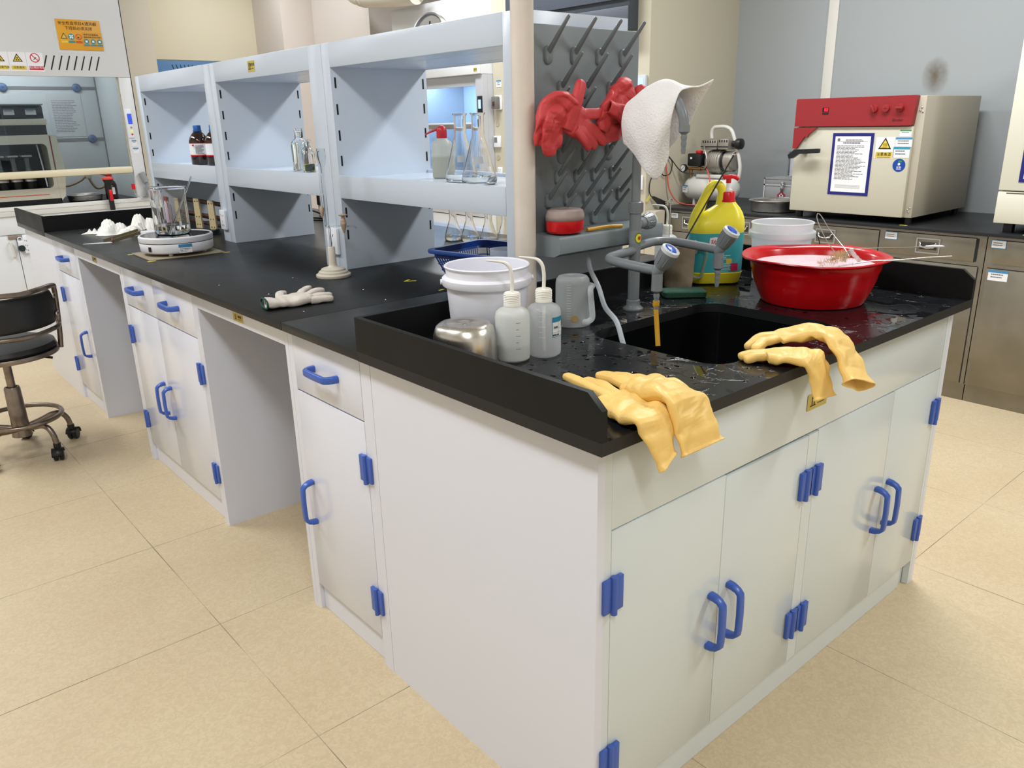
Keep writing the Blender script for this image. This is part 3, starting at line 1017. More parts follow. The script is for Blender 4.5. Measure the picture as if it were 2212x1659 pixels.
wa = wash_bottle(.202, .437, 'milky wash bottle half full, left of the pair beside the upturned pot', liquid=.036, ndir=(-.72, .70))
wb = wash_bottle(.272, .418, 'clear wash bottle with a blue and white label, right of the pair', mat_=PEC, ndir=(-.66, .75))
build(MB().tube([(.272, .418, H+.008), (.272, .418, H+.105)], .0036, 10), 'dip_tube', PEW, wb)
def curved_label(parent, x, y, r, z0, z1, a0, a1, m, name='paper_label', n=12, label=None):
    rows = []
    for i in range(n+1):
        a = math.radians(a0+(a1-a0)*i/n)
        rows.append([V((x+r*math.cos(a), y+r*math.sin(a), z)) for z in (z0, z1)])
    return build(MB().grid(rows), name, m, parent, label=label)
lb = curved_label(wb, .272, .418, .0359, H+.044, H+.085, -104, -10, PAPER, label='white label with a blue band')
curved_label(wb, .272, .418, .0361, H+.0755, H+.086, -105, -9, mat('label_teal', '2F86A4', .5), 'label_band')
g = MB()
for (a, b, z0, z1) in ((-104, -10, .0440, .0452), (-104, -10, .0535, .0541), (-104, -102.6, .044, .085), (-78, -77, .044, .076), (-78, -10, .0615, .0620)):
    rows = []
    for i in range(9):
        t = math.radians(a+(b-a)*i/8)
        rows.append([V((.272+.03625*math.cos(t), .418+.03625*math.sin(t), H+z)) for z in (z0, z1)])
    g.grid(rows)
build(g, 'label_lines', mat('label_teal', '2F86A4', .5), wb)
def arc_text(parent, s, x, y, r, z, deg, size, m=INK):
    a = math.radians(deg)
    n = V((math.cos(a), math.sin(a), 0))
    return text(parent, 'label_writing', s, V((x, y, z))+n*(r+.0004), V((-n.y, n.x, 0)), Z_, size, m, .0002)
arc_text(wb, '三', .272, .418, .0362, H+.069, -58, .011)
arc_text(wb, '蒸', .272, .418, .0362, H+.069, -39, .011)
arc_text(wb, '名称', .272, .418, .0362, H+.0645, -91, .0055)
arc_text(wb, '配制日期', .272, .418, .0362, H+.0487, -91, .0042)
arc_text(wb, '20 - 4', .272, .418, .0362, H+.0487, -50, .0062)
# scale marks
def scale_marks(parent, x, y, r, z0, n, dz, a0, w_, m):
    g = MB()
    for k in range(n):
        z = z0+k*dz
        ww = w_*(1.6 if k % 2 == 0 else 1)
        g.grid([[V((x+r*math.cos(math.radians(a0+ww*i/4)), y+r*math.sin(math.radians(a0+ww*i/4)), z+q)) for q in (0, .0009)] for i in range(5)])
    build(g, 'scale_marks', m, parent, smooth=0)
scale_marks(wa, .202, .437, .0360, H+.03, 5, .0135, -120, 10, GREYINK)
scale_marks(wb, .272, .418, .0360, H+.045, 6, .011, -150, 14, WHITEP)
# upturned measuring jug
j = thing('measuring_jug', 'upturned clear plastic measuring jug beside the tap', 'jug', (.498, .559, H+.0004))
jm = milky('scuffed_polypropylene', 'C3C7C8', .45, .3)
build(MB().lathe([(.0425, 0), (.0430, .002), (.0415, .004), (.0408, .100), (.0390, .110), (.034, .1165), (.028, .118), (.001, .117)], (.498, .559, H+.0006), n=44), 'jug_body', jm, j, mods=[('SOLIDIFY', dict(thickness=.0015, offset=-1))])
d = V((.80, -.60, 0)).normalized()
P = V((.498, .559, H))
build(MB().tube(bez([P+d*.0405+Z_*.096+V((0, 0, 0)), P+d*.040+Z_*.094-V((.0, .01, 0)), P+d*.036-V((.018, .026, -.088)), P+d*.038-V((.018, .028, -.05)), P+d*.038-V((.016, .028, -.022)), P+d*.036-V((.026, .026, -.014)), P+d*.030-V((.03, .02, -.013))], 6), .0045, 10, sq=(1, 1.6)), 'jug_handle', PEC, j)
g = MB()
for k in range(14):
    a0 = math.radians(205); w_ = .25
    z = H+.022+k*.0062
    rows = [[V((.498+.0418*math.cos(a0+w_*i/5), .559+.0418*math.sin(a0+w_*i/5), z+q)) for q in (0, .0007)] for i in range(6)]
    g.grid(rows)
build(g, 'graduation_marks', PEW, j)
cw = V((-.62, -.78, 0)).normalized()
build(MB().cyl(P+cw*.0415+Z_*.0225, P+cw*.0422+Z_*.0225, .0088, n=24), 'round_badge', mat('tan_badge', 'A9905F', .5), j, label='round tan badge')

# ---- rubber gloves
def sq_sec(c, R, N, a, b, n=22, e=.62):
    c, R, N = V(c), V(R).normalized(), V(N).normalized()
    out = []
    for k in range(n):
        t = 2*PI*k/n
        cs, sn = math.cos(t), math.sin(t)
        out.append(c+R*(a*abs(cs)**e*(1 if cs >= 0 else -1))+N*(b*abs(sn)**e*(1 if sn >= 0 else -1)))
    return out
def soft(mb, path, closed_end=True, wr=.0025, seed=1, n=22, sub=5):
    """path: list of (centre, width dir, half width, half thickness) -> smooth limp tube"""
    C = bez([p[0] for p in path], sub)
    Rr = bez([p[1] for p in path], sub)
    hw = bez([(p[2], p[3], 0) for p in path], sub)
    secs = []
    for i in range(len(C)):
        T = (C[min(i+1, len(C)-1)]-C[max(i-1, 0)]).normalized()
        R = (Rr[i]-T*Rr[i].dot(T)).normalized()
        N = T.cross(R)
        s = sq_sec(C[i], R, N, max(hw[i].x, .0004), max(hw[i].y, .0004), n)
        out = []
        for p in s:
            q = 1.2-2.4*abs(noise.noise(p*26+V((seed, seed*2, 0))))*1.6
            q2 = noise.noise(p*85+V((seed*3, 0, seed)))
            out.append(p+N*(wr*q+wr*.35*q2))
        secs.append(out)
    mb.loft(secs, False)
    if closed_end:
        try:
            mb.bm.verts.ensure_lookup_table()
            mb.bm.faces.new([v for v in mb.bm.verts[-n:]])
        except ValueError:
            pass
    return mb
def finger(mb, a, b, r, mid=None, flat=.7, R=None, seed=3):
    a, b = V(a), V(b)
    m = V(mid) if mid else (a+b)/2
    T = (b-a).normalized()
    R = V(R) if R else T.cross(Z_ if abs(T.z) < .9 else X_)
    path = [(a, R, r, r*flat), ((a+m)/2, R, r*1.02, r*flat), (m, R, r, r*flat), ((m+b)/2, R, r*.95, r*flat), (a+(b-a)*.93 if not mid else m+(b-m)*.9, R, r*.8, r*flat*.8), (b, R, r*.25, r*.2)]
    return soft(mb, path, True, .0010, seed, 14, 3)
GM = [('SOLIDIFY', dict(thickness=.0026, offset=0)), ('REMESH', dict(mode='VOXEL', voxel_size=.0014, use_smooth_shade=True)), ('SMOOTH', dict(factor=.6, iterations=4))]
def glove_thing(name, label, mb, m, loc, group=None, mods=GM, cat='glove'):
    t = build(mb, name, m, None, smooth=180, mods=mods)
    bb = [v.co for v in t.data.vertices]
    tag(t, label, cat, group)
    return t
TZ = H+.0035
g = MB()
soft(g, [((.114, -.040, .799), (1, .12, 0), .027, .010), ((.113, -.038, .803), (1, .15, 0), .0235, .006), ((.111, -.030, .824), (1, .1, 0), .029, .006),
         ((.110, -.021, .848), (1, 0, 0), .038, .007), ((.112, -.006, TZ+.013), (1, .15, 0), .046, .009), ((.116, .030, TZ+.012), (.95, .3, 0), .045, .010),
         ((.126, .068, TZ+.013), (.9, .4, .1), .038, .011), ((.134, .105, TZ+.015), (.9, .3, .1), .029, .009)], wr=.0032, seed=2)
finger(g, (.128, .095, TZ+.013), (.150, .232, TZ+.020), .0095, (.138, .165, TZ+.018), .8)
finger(g, (.148, .095, TZ+.012), (.178, .208, TZ+.010), .010, (.165, .15, TZ+.013), .7)
glove_thing('rubber_glove', 'yellow rubber glove with a long thin finger, narrow cuff over the edge by the corner', g, YELG, None, 'yellow rubber gloves')
g = MB()
soft(g, [((.190, -.050, .803), (1, .02, .10), .055, .011), ((.190, -.047, .808), (1, .02, .10), .0515, .007), ((.190, -.037, .830), (1, .02, 0), .051, .008),
         ((.189, -.028, .855), (1, .0, -.05), .050, .009), ((.188, -.010, TZ+.027), (1, 0, -.2), .050, .010), ((.192, .030, TZ+.028), (1, .15, -.15), .052, .012),
         ((.204, .070, TZ+.024), (.95, .3, -.1), .050, .013), ((.214, .108, TZ+.019), (.9, .4, 0), .043, .011)], wr=.0038, seed=5)
finger(g, (.190, .10, TZ+.016), (.205, .20, TZ+.016), .0115, (.198, .15, TZ+.020), .75)
finger(g, (.214, .10, TZ+.016), (.232, .190, TZ+.010), .0115, (.224, .15, TZ+.016), .75)
finger(g, (.236, .09, TZ+.014), (.258, .16, TZ+.007), .0110, (.248, .125, TZ+.012), .75)
glove_thing('rubber_glove', 'yellow rubber glove with a wide square cuff, second from the bench corner', g, YELG, None, 'yellow rubber gloves')
g = MB()
soft(g, [((.598, -.042, .788), (1, .02, -.03), .038, .011), ((.598, -.040, .793), (1, .02, 0), .0335, .007), ((.596, -.032, .818), (1, .02, 0), .032, .007),
         ((.592, -.025, .845), (1, .0, 0), .033, .007), ((.584, -.010, TZ+.013), (1, .1, 0), .040, .009), ((.572, .020, TZ+.014), (.8, .6, 0), .044, .010),
         ((.556, .044, TZ+.013), (.6, .8, 0), .038, .010), ((.542, .060, TZ+.010), (.5, .85, 0), .030, .009)], wr=.003, seed=8)
finger(g, (.548, .056, TZ+.010), (.506, .085, TZ+.004), .010, (.526, .074, TZ+.009), .75)
finger(g, (.558, .072, TZ+.011), (.516, .104, TZ+.004), .010, (.536, .094, TZ+.009), .75)
glove_thing('rubber_glove', 'yellow rubber glove with a flat cuff hanging above the sink cabinet sticker', g, YELG, None, 'yellow rubber gloves')
g = MB()
soft(g, [((.650, -.082, .812), (.93, -.1, -.42), .050, .021), ((.652, -.078, .817), (.93, -.1, -.40), .046, .017), ((.659, -.062, .836), (.95, -.1, -.36), .043, .011),
         ((.672, -.038, .864), (.97, 0, -.28), .044, .010), ((.685, -.006, TZ+.034), (.97, .1, -.18), .046, .011), ((.686, .036, TZ+.038), (.93, .35, -.12), .044, .012),
         ((.666, .072, TZ+.032), (.75, .65, 0), .038, .012), ((.634, .094, TZ+.023), (.5, .88, 0), .031, .010)], wr=.0036, seed=12)
finger(g, (.640, .090, TZ+.022), (.560, .100, TZ+.012), .0105, (.60, .104, TZ+.020), .75)
finger(g, (.652, .104, TZ+.024), (.585, .134, TZ+.004), .0105, (.62, .128, TZ+.018), .75)
glove_thing('rubber_glove', 'yellow rubber glove whose wide open cuff sticks out over the edge, by the sink', g, YELG, None, 'yellow rubber gloves')

# ---- red gloves on the pegs
g = MB()
soft(g, [((.474, .632, 1.262), (1, 0, .9), .020, .005), ((.476, .632, 1.282), (1, 0, .5), .026, .006), ((.486, .630, 1.312), (1, 0, .15), .032, .008), ((.500, .628, 1.340), (1, 0, -.1), .034, .010),
         ((.520, .620, 1.346), (.75, 0, -.7), .034, .013), ((.542, .614, 1.326), (.45, 0, -.9), .036, .013), ((.562, .611, 1.312), (.4, 0, -.9), .036, .011), ((.577, .611, 1.305), (.4, 0, -.9), .033, .009)], wr=.005, seed=21)
soft(g, [((.489, .624, 1.240), (1, 0, 0), .012, .004), ((.488, .622, 1.256), (1, 0, .1), .023, .005), ((.493, .620, 1.288), (1, 0, .1), .031, .006), ((.502, .618, 1.322), (1, 0, 0), .029, .009), ((.52, .618, 1.338), (1, 0, 0), .020, .009)], wr=.004, seed=23)
finger(g, (.530, .612, 1.296), (.573, .606, 1.403), .0140, (.548, .600, 1.352), .7, R=(1, 0, -.3))
finger(g, (.566, .610, 1.330), (.650, .606, 1.334), .0115, (.615, .602, 1.330), .6, R=(0, 0, 1))
finger(g, (.574, .608, 1.312), (.643, .598, 1.262), .0130, (.612, .602, 1.290), .6, R=(.7, 0, .7))
finger(g, (.562, .606, 1.298), (.610, .597, 1.254), .0120, (.590, .600, 1.276), .6, R=(.7, 0, .7))
finger(g, (.550, .604, 1.296), (.590, .595, 1.252), .0105, (.572, .598, 1.274), .6, R=(.7, 0, .7))
glove_thing('rubber_glove', 'red rubber glove with spread fingers hanging on the pegs, left one of the two', g, REDG, None, 'red rubber gloves')
g = MB()
soft(g, [((.686, .612, 1.264), (1, 0, .1), .034, .005), ((.684, .612, 1.285), (1, 0, .1), .036, .007), ((.688, .608, 1.318), (1, 0, 0), .040, .010), ((.706, .604, 1.350), (1, 0, -.15), .046, .014),
         ((.732, .606, 1.374), (1, 0, -.35), .042, .017), ((.758, .610, 1.352), (.85, 0, -.5), .038, .013), ((.768, .606, 1.318), (.95, 0, -.3), .030, .010), ((.768, .602, 1.282), (1, 0, 0), .015, .006)], wr=.006, seed=31)
soft(g, [((.636, .600, 1.290), (1, 0, .4), .012, .006), ((.643, .600, 1.308), (1, 0, .2), .020, .008), ((.652, .598, 1.330), (1, 0, 0), .022, .010), ((.666, .598, 1.352), (1, 0, -.3), .022, .010), ((.692, .600, 1.368), (.7, 0, -.7), .024, .010)], wr=.005, seed=33)
soft(g, [((.642, .588, 1.346), (.3, 0, 1), .014, .008), ((.662, .586, 1.338), (.3, 0, 1), .016, .010), ((.69, .586, 1.328), (.3, 0, 1), .020, .009), ((.722, .588, 1.304), (.5, 0, 1), .024, .006)], wr=.004, seed=35)
glove_thing('rubber_glove', 'crumpled red rubber glove draped over the pegs next to the towel', g, REDG, None, 'red rubber gloves')

# ---- towel over the gooseneck
ridge = [V((.716, .545, 1.335)), V((.710, .515, 1.384)), V((.703, .480, 1.398)), V((.698, .445, 1.392)), V((.694, .418, 1.372))]
lb_ = [V((.668, .560, 1.262)), V((.672, .525, 1.235)), V((.676, .492, 1.192)), V((.694, .470, 1.182)), V((.700, .448, 1.232))]
lm = [V((.662, .562, 1.312)), V((.658, .530, 1.295)), V((.660, .490, 1.270)), V((.664, .452, 1.275)), V((.680, .430, 1.300))]
lu = [V((.676, .556, 1.352)), V((.668, .522, 1.364)), V((.668, .486, 1.362)), V((.672, .448, 1.350)), V((.680, .420, 1.345))]
ru = [V((.742, .540, 1.330)), V((.738, .510, 1.376)), V((.730, .478, 1.392)), V((.724, .444, 1.388)), V((.722, .415, 1.380))]
rm = [V((.760, .535, 1.290)), V((.762, .505, 1.330)), V((.760, .470, 1.350)), V((.752, .435, 1.368)), V((.748, .400, 1.386))]
rb_ = [V((.772, .530, 1.230)), V((.780, .500, 1.255)), V((.785, .460, 1.300)), V((.778, .425, 1.350)), V((.772, .385, 1.400))]
rows0 = [lb_, lm, lu, ridge, ru, rm, rb_]
dense = [bez(r, 5) for r in rows0]
cols = [bez([r[i] for r in dense], 5) for i in range(len(dense[0]))]
rows = []
for c_ in cols:
    rr = []
    for i, p in enumerate(c_):
        q = noise.noise(p*40)*.0035+noise.noise(p*15+V((4, 0, 0)))*.006
        rr.append(p+V((-.5, -.6, .5))*q)
    rows.append(rr)
tw = build(MB().grid(rows), 'towel', TOWEL, None, smooth=180, mods=[('SOLIDIFY', dict(thickness=.004, offset=0)), ('SUBSURF', dict(levels=1, render_levels=2))])
tag(tw, 'white terry towel draped over the curved neck of the grey tap', 'towel')

# ---- red basin with soapy water
BX, BYc = 1.125, .292
bs = thing('washing_up_bowl', 'large red plastic basin full of soapy water on the right of the sink', 'basin', (BX, BYc, H+.0004))
def flare(r, z, k):
    return [V((BX+r*math.cos(t)*(1+.0*k), BYc+r*math.sin(t), H+.0004+z+.002*k*math.cos(4*t))) for t in [2*PI*i/64 for i in range(64)]]
secs = [flare(r*.957, z, k) for r, z, k in ((.001, .004, 0), (.118, .004, 0), (.128, .0, 0), (.134, .002, 0), (.143, .018, 0), (.158, .055, 0), (.166, .085, 0), (.1685, .088, 0), (.1715, .108, .3), (.180, .112, .6), (.192, .1145, 1), (.1945, .1175, 1), (.193, .1205, 1), (.182, .1185, .6), (.172, .115, .3), (.166, .108, 0), (.155, .06, 0), (.140, .02, 0), (.130, .008, 0), (.001, .008, 0))]
build(MB().loft(secs, False), 'basin_shell', mat('glossy_red_plastic', 'C40B15', .22, sss=.05), bs)
FO = mat('soap_foam', 'D9C0C6', .75, bump=.6, bscale=220, var=.08, vscale=30, sss=.1)
secs = []
for i in range(9):
    r = .1555*(i/8)
    secs.append([V((BX+r*math.cos(t), BYc+r*math.sin(t), H+.095+.0022*noise.noise(V((r*math.cos(t)*30, r*math.sin(t)*30, 1)))*(1 if i < 8 else 0))) for t in [2*PI*k/48 for k in range(48)]])
build(MB().loft(secs, False), 'soapy_water', FO, bs, smooth=180)
def wire_brush(name, label, wire, bristle, rb, m_br, wr=.0012, tip=None, seed=1):
    t = thing(name, label, 'brush', wire[0])
    build(MB().tube(bez(wire, 6), wr, 8), 'twisted_wire', STEEL, t)
    path = bez(bristle, 6)
    mm = MB(); rn = random.Random(seed)
    n = 420
    for i in range(n):
        u = rn.random()*(len(path)-1)
        k = int(u); f = u-k
        p = path[k].lerp(path[min(k+1, len(path)-1)], f)
        T = (path[min(k+1, len(path)-1)]-path[k])
        T = T.normalized() if T.length > 0 else X_
        R = V((rn.gauss(0, 1), rn.gauss(0, 1), rn.gauss(0, 1))); R = (R-T*R.dot(T)).normalized()
        env = math.sin(PI*min(1, .18+.82*(i/n)))**.0
        L = rb*rn.uniform(.75, 1.05)
        S = T.cross(R)*.0005
        q = p+R*L+T*rn.uniform(-.001, .001)
        mm._add([p-S, p+S, q+S*.6, q-S*.6], [(0, 1, 2, 3)])
    b = build(mm, 'bristles', m_br, t, smooth=0)
    b['kind'] = 'stuff'
    if tip:
        build(MB().tube(tip, [.0028, .0034, .0030, .001], 12), 'plastic_tip', WHITEP, t)
    return t
BRB = mat('cream_bristles', 'D8C49C', .8)
BRW = mat('white_bristles', 'EDEBE6', .8)
zr = H+.1
wire_brush('test_tube_brush', 'cream bristled brush with a looped wire handle resting in the red basin',
           [(1.195, .270, zr+.015), (1.205, .31, 1.00), (1.217, .345, 1.045), (1.226, .352, 1.062), (1.235, .345, 1.055), (1.225, .31, 1.02), (1.19, .25, .985), (1.155, .215, .970)],
           [(1.09, .262, .955), (1.120, .240, .966), (1.150, .232, .972), (1.165, .228, .965)], .017, BRB, seed=4)
wire_brush('test_tube_brush', 'slim white bristled brush resting in the red basin, wire ending in a white tip',
           [(1.105, .200, .965), (1.165, .222, .985), (1.20, .18, .990), (1.235, .12, .993), (1.275, .075, .996)],
           [(1.165, .218, .984), (1.150, .20, .975), (1.13, .175, .966)], .0065, BRW, tip=[(1.272, .079, .9955), (1.283, .066, .9965), (1.297, .05, .9965), (1.301, .045, .996)], seed=6)
wire_brush('wire_rod', 'long twisted wire resting over the near rim of the red basin', [(1.10, .175, .963), (1.12, .135, .972), (1.145, .095, .975), (1.20, .04, .981), (1.235, .0, .984)],
           [(1.08, .205, .955), (1.10, .175, .963)], .004, BRW, wr=.0015, seed=8)

# ---- detergent jug
DX, DY = 1.150, .620
dt = thing('detergent_jug', 'big yellow detergent jug with a blue label and red pump beside the white bucket', 'jug', (DX, DY, H+.0004))
RR = V((.755, -.655, 0)).normalized(); FF = V((.655, .755, 0)).normalized()
def det_sec(z, w, d, r, cx=0, n=8):
    return [V((DX, DY, H+.0004+z))+RR*(cx+a)+FF*b for a, b in rrect(0, 0, w, d, min(r, w/2-.0005, d/2-.0005), n)]
YD = mat('yellow_detergent_plastic', 'EDE23A', .3)
body = MB().loft([det_sec(*q) for q in ((0, .128, .068, .03), (.004, .142, .080, .035), (.018, .150, .088, .038), (.030, .156, .092, .04), (.034, .158, .094, .04), (.036, .154, .090, .04), (.150, .156, .090, .04), (.155, .158, .092, .04), (.170, .158, .090, .04), (.186, .146, .082, .036, .004), (.202, .116, .066, .03, .014), (.217, .083, .052, .024, .022), (.228, .055, .044, .02, .026), (.235, .044, .040, .0195, .027))])
build(body, 'bottle_body', YD, dt)
hp = [V((DX, DY, H+z))+RR*x for x, z in ((-.066, .160), (-.060, .195), (-.048, .225), (-.036, .254), (-.024, .276), (-.010, .284), (.003, .279), (.010, .262), (.008, .238), (.002, .210))]
hq = bez(hp, 5)
build(MB().tube(hq, [.0195-.0075*min(1, i/14) for i in range(len(hq))], 14, sq=(1.05, .95)), 'carry_handle', YD, dt)
lab = mat('teal_label', '3FA3AC', .4)
build(MB().loft([det_sec(.037, .1560, .0920, .041), det_sec(.149, .1580, .0920, .041)], False), 'printed_label', lab, dt, label='blue-green printed label')
build(MB().lathe([(.0225, 0), (.0225, .004), (.0205, .005), (.0200, .025), (.018, .028), (.001, .028)], V((DX, DY, H+.235))+RR*.027, n=32), 'screw_collar', REDP, dt)
Q = V((DX, DY, H+.263))+RR*.027
build(MB().lathe([(.001, 0), (.012, 0), (.012, .006), (.0065, .008), (.006, .026), (.001, .026)], Q, n=24), 'pump_neck', WHITEP, dt)
pm = MB().lathe([(.001, .024), (.0072, .024), (.0072, .040), (.001, .040)], Q, n=20)
pm.tube(bez([Q+Z_*.040-RR*.018, Q+Z_*.041, Q+Z_*.040+RR*.016, Q+Z_*.033+RR*.028], 5), .0058, 12)
pm.obox(Q+Z_*.041-RR*.012-FF*.006, RR, Z_, .016, .012, .012, .002)
build(pm, 'pump_head', REDP, dt)
# label artwork: shield, red characters, panels
FN = -FF
O0 = V((DX, DY, H))-FF*.0462
sh = MB().prism([(-.016, .017), (0, .0195), (.016, .017), (.0175, .004), (.010, -.010), (0, -.017), (-.010, -.010), (-.0175, .004)], O0-RR*.012+Z_*.120, RR, Z_, .0006)
so = build(sh, 'shield_emblem', PAPER, dt, label='white shield emblem with red characters')
text(so, 'emblem_characters', '敌', O0-RR*.016+Z_*.122-FF*.0008, RR, Z_, .020, mat('print_red', 'B5231C', .5), .0002)
text(so, 'emblem_characters', '速', O0-RR*.004+Z_*.121-FF*.0008, RR, Z_, .010, MATS['print_red'], .0002)
mk = MB().obox(O0-RR*.012+Z_*.110-FF*.0008, RR, Z_, .018, .003, .0006)
build(mk, 'emblem_line', INK, so)
build(MB().obox(O0+RR*.046+Z_*.053, RR, Z_, .020, .022, .0006), 'pink_panel', mat('print_pink', 'C3234E', .5), dt)
build(MB().obox(O0+RR*.030+Z_*.070, RR, Z_, .016, .014, .0006), 'yellow_panel', mat('print_yellow', 'E0C04A', .5), dt)
g = MB(); lines_mesh(g, O0+RR*.012+Z_*.086, RR, Z_, .05, 3, .005, .0005, .5, 3)
lines_mesh(g, O0+RR*.018+Z_*.062, RR, Z_, .048, 6, .0042, .0005, .4, 5)
build(g, 'label_small_print', mat('pale_print', 'BFE0E0', .6), dt, smooth=0)
g = MB().prism([(-.012, .014), (0, .017), (.009, .012), (.011, 0), (.004, -.022), (-.006, -.022), (-.013, 0)], O0-RR*.066+Z_*.114+FF*.0092, RR*.743-FF*.669, Z_, .0006)
so2 = build(g, 'shield_emblem', PAPER, dt)
text(so2, 'emblem_characters', '敌', O0-RR*.067+Z_*.116+FF*.0084, RR*.743-FF*.669, Z_, .018, MATS['print_red'], .0003)

# ---- tan jug holding brushes
TX, TY = 1.022, .652
tj = thing('measuring_jug', 'stained tan measuring jug holding brushes behind the tap', 'jug', (TX, TY, H+.0004))
build(MB().lathe([(.001, .001), (.036, 0), (.040, .003), (.042, .02), (.046, .118), (.0475, .120), (.0475, .123), (.0455, .123), (.0445, .118), (.0405, .02), (.038, .005), (.001, .004)], (TX, TY, H+.0006), n=40), 'jug_body', mat('stained_plastic', 'A0907A', .5, var=.18, vscale=14), tj)
hp = [V((TX, TY, H+z))+RR*x for x, z in ((.044, .108), (.060, .110), (.074, .104), (.078, .09), (.070, .045), (.064, .028), (.052, .026), (.042, .030))]
build(MB().tube(bez(hp, 5), .0042, 10, sq=(1, 1.7)), 'jug_handle', milky('pale_green_plastic', 'A9B8A8', .25), tj)
def long_brush(label, a, b, ring, r, bristle_at, m_rod, seed):
    t = thing('bottle_brush', label, 'brush', a, 'bottle brushes standing in the tan jug')
    a, b = V(a), V(b)
    build(MB().tube([a, b], r, 10), 'wire_stem', m_rod, t)
    if ring:
        T = (b-a).normalized(); N = RR
        P_ = b+T*.007
        build(MB().tube([P_+(T*math.cos(2*PI*k/16)+N*math.sin(2*PI*k/16))*.006 for k in range(17)], .0016, 8), 'hanging_ring', CHROME, t)
    if bristle_at:
        mm = MB(); rn = random.Random(seed)
        c0 = V(bristle_at)
        for i in range(300):
            d_ = V((rn.gauss(0, 1), rn.gauss(0, 1), -abs(rn.gauss(0, .8)))).normalized()
            S = d_.cross(Z_)*.0007
            q = c0+d_*rn.uniform(.02, .032)
            mm._add([c0-S, c0+S, q+S*.5, q-S*.5], [(0, 1, 2, 3)])
        bo = build(mm, 'bristles', mat('brown_bristles', '8E7556', .85), t, smooth=0)
        bo['kind'] = 'stuff'
    return t
long_brush('black-stemmed bottle brush with brown bristles in the tan jug', (1.030, .640, .985), (1.183, .600, 1.212), True, .0022, (1.030, .640, .984), BLACKP, 3)
long_brush('thin wire brush stem leaning left of the black-stemmed brush', (.998, .672, .87), (1.022, .69, 1.085), True, .0014, None, STEEL, 5)
sp = MB()
sp.loft([[V((.935, .565, H+z))+RR*a+FF*b for a, b in rrect(0, 0, w_, d_, .012, 4)] for z, w_, d_ in ((.0004, .112, .060), (.003, .118, .066), (.015, .118, .066), (.018, .112, .060))])
tag(build(sp, 'scouring_pad', mat('green_scourer', '1F4B3A', .9, bump=.9, bscale=250), mods=[]), 'dark green scouring pad in front of the tan jug', 'scouring pad')
# wash bottle behind the tap (rear part of the bench)
wash_bottle(1.235, .868, 'small white wash bottle behind the tap, near the steel drawers', mat_=milky('white_pe_body', 'E3E5E5', .15), ndir=(-.75, .66), s=1.0)

# ================================================================ MIDDLE OF THE WORKTOP
# cotton work glove
g = MB()
z0 = H+.013
soft(g, [((.036, 1.262, z0+.004), (.15, 1, 0), .030, .012), ((.045, 1.260, z0+.003), (.15, 1, 0), .030, .011), ((.070, 1.262, z0), (.1, 1, 0), .036, .010), ((.100, 1.262, z0), (0, 1, 0), .042, .011),
         ((.130, 1.262, z0), (-.1, 1, 0), .044, .012), ((.152, 1.262, z0), (-.15, 1, 0), .041, .011), ((.165, 1.262, z0), (-.15, 1, 0), .034, .009)], wr=.002, seed=41)
finger(g, (.095, 1.295, z0), (.130, 1.345, z0+.006), .0115, (.108, 1.325, z0+.006), .8)
finger(g, (.150, 1.295, z0), (.212, 1.350, z0+.008), .0115, (.180, 1.326, z0+.004), .8)
finger(g, (.155, 1.272, z0), (.226, 1.292, z0+.006), .0115, (.190, 1.285, z0+.006), .8)
finger(g, (.156, 1.250, z0-.001), (.226, 1.246, z0), .0110, (.190, 1.250, z0+.002), .8)
finger(g, (.152, 1.230, z0-.002), (.214, 1.216, z0-.003), .0105, (.184, 1.224, z0-.001), .8)
cg = glove_thing('cotton_glove', 'white cotton work glove with a dark green cuff edge on the bare worktop', g, COTTON, None)
ring = MB()
ring.tube([(p) for p in sq_sec((.034, 1.262, z0+.004), (.15, 1, 0), (0, 0, 1), .031, .0125, 22)]+[sq_sec((.034, 1.262, z0+.004), (.15, 1, 0), (0, 0, 1), .031, .0125, 22)[0]], .0028, 8)
build(ring, 'cuff_edge', GREENY, cg, smooth=180)

# burette on a ceramic stand
Bx, By = .405, 1.560
bt = thing('gas_burette', 'glass burette with ground stopcocks on a stepped cream pedestal', 'burette', (Bx, By, H+.0004))
build(MB().lathe([(.001, 0), (.054, 0), (.056, .003), (.0555, .009), (.052, .0115), (.0475, .0125), (.047, .018), (.0435, .0200), (.039, .0210), (.0385, .026), (.034, .0285), (.0285, .030), (.017, .033), (.0135, .036), (.0125, .042), (.0115, .094), (.0095, .0965), (.001, .0965)], (Bx, By, H+.0004), n=48), 'pedestal', mat('cream_ceramic', 'CFC7B8', .35), bt)
GT = mat('glass_tube', 'F2F6F8', .02, trans=1, ior=1.3)
D_ = V((.755, -.655, 0)).normalized()
B0 = V((Bx, By, H+.0004))
build(MB().tube([B0+Z_*.09, B0+Z_*.158+D_*.0], .0034, 12), 'lower_stem', GT, bt)
build(MB().lathe([(.0062, .160), (.0062, .335), (.0075, .345), (.0135, .365), (.0155, .378), (.0145, .390), (.0125, .396), (.0145, .400), (.0128, .400), (.0112, .396), (.0132, .388), (.0142, .378), (.0122, .366), (.006, .347), (.0048, .335), (.0048, .162)], (Bx-.004, By+.004, H), n=22), 'graduated_tube', GT, bt)
build(MB().tube(bez([B0+Z_*.158, B0+Z_*.158-D_*.010, B0+Z_*.168-D_*.0145, B0+Z_*.20-D_*.015, B0+Z_*.235-D_*.017, B0+Z_*.26-D_*.018, B0+Z_*.27-D_*.014, B0+Z_*.32-D_*.014], 5), .0026, 10), 'side_tube', GT, bt)
FRG = mat('frosted_tan_glass', 'C9AE92', .35, trans=.3)
build(MB().lathe([(.001, -.018), (.003, -.016), (.008, 0), (.0095, .010), (.007, .018), (.001, .021)], B0+Z_*.205-D_*.019, n=20, sx=.7), 'stopcock_plug', FRG, bt)
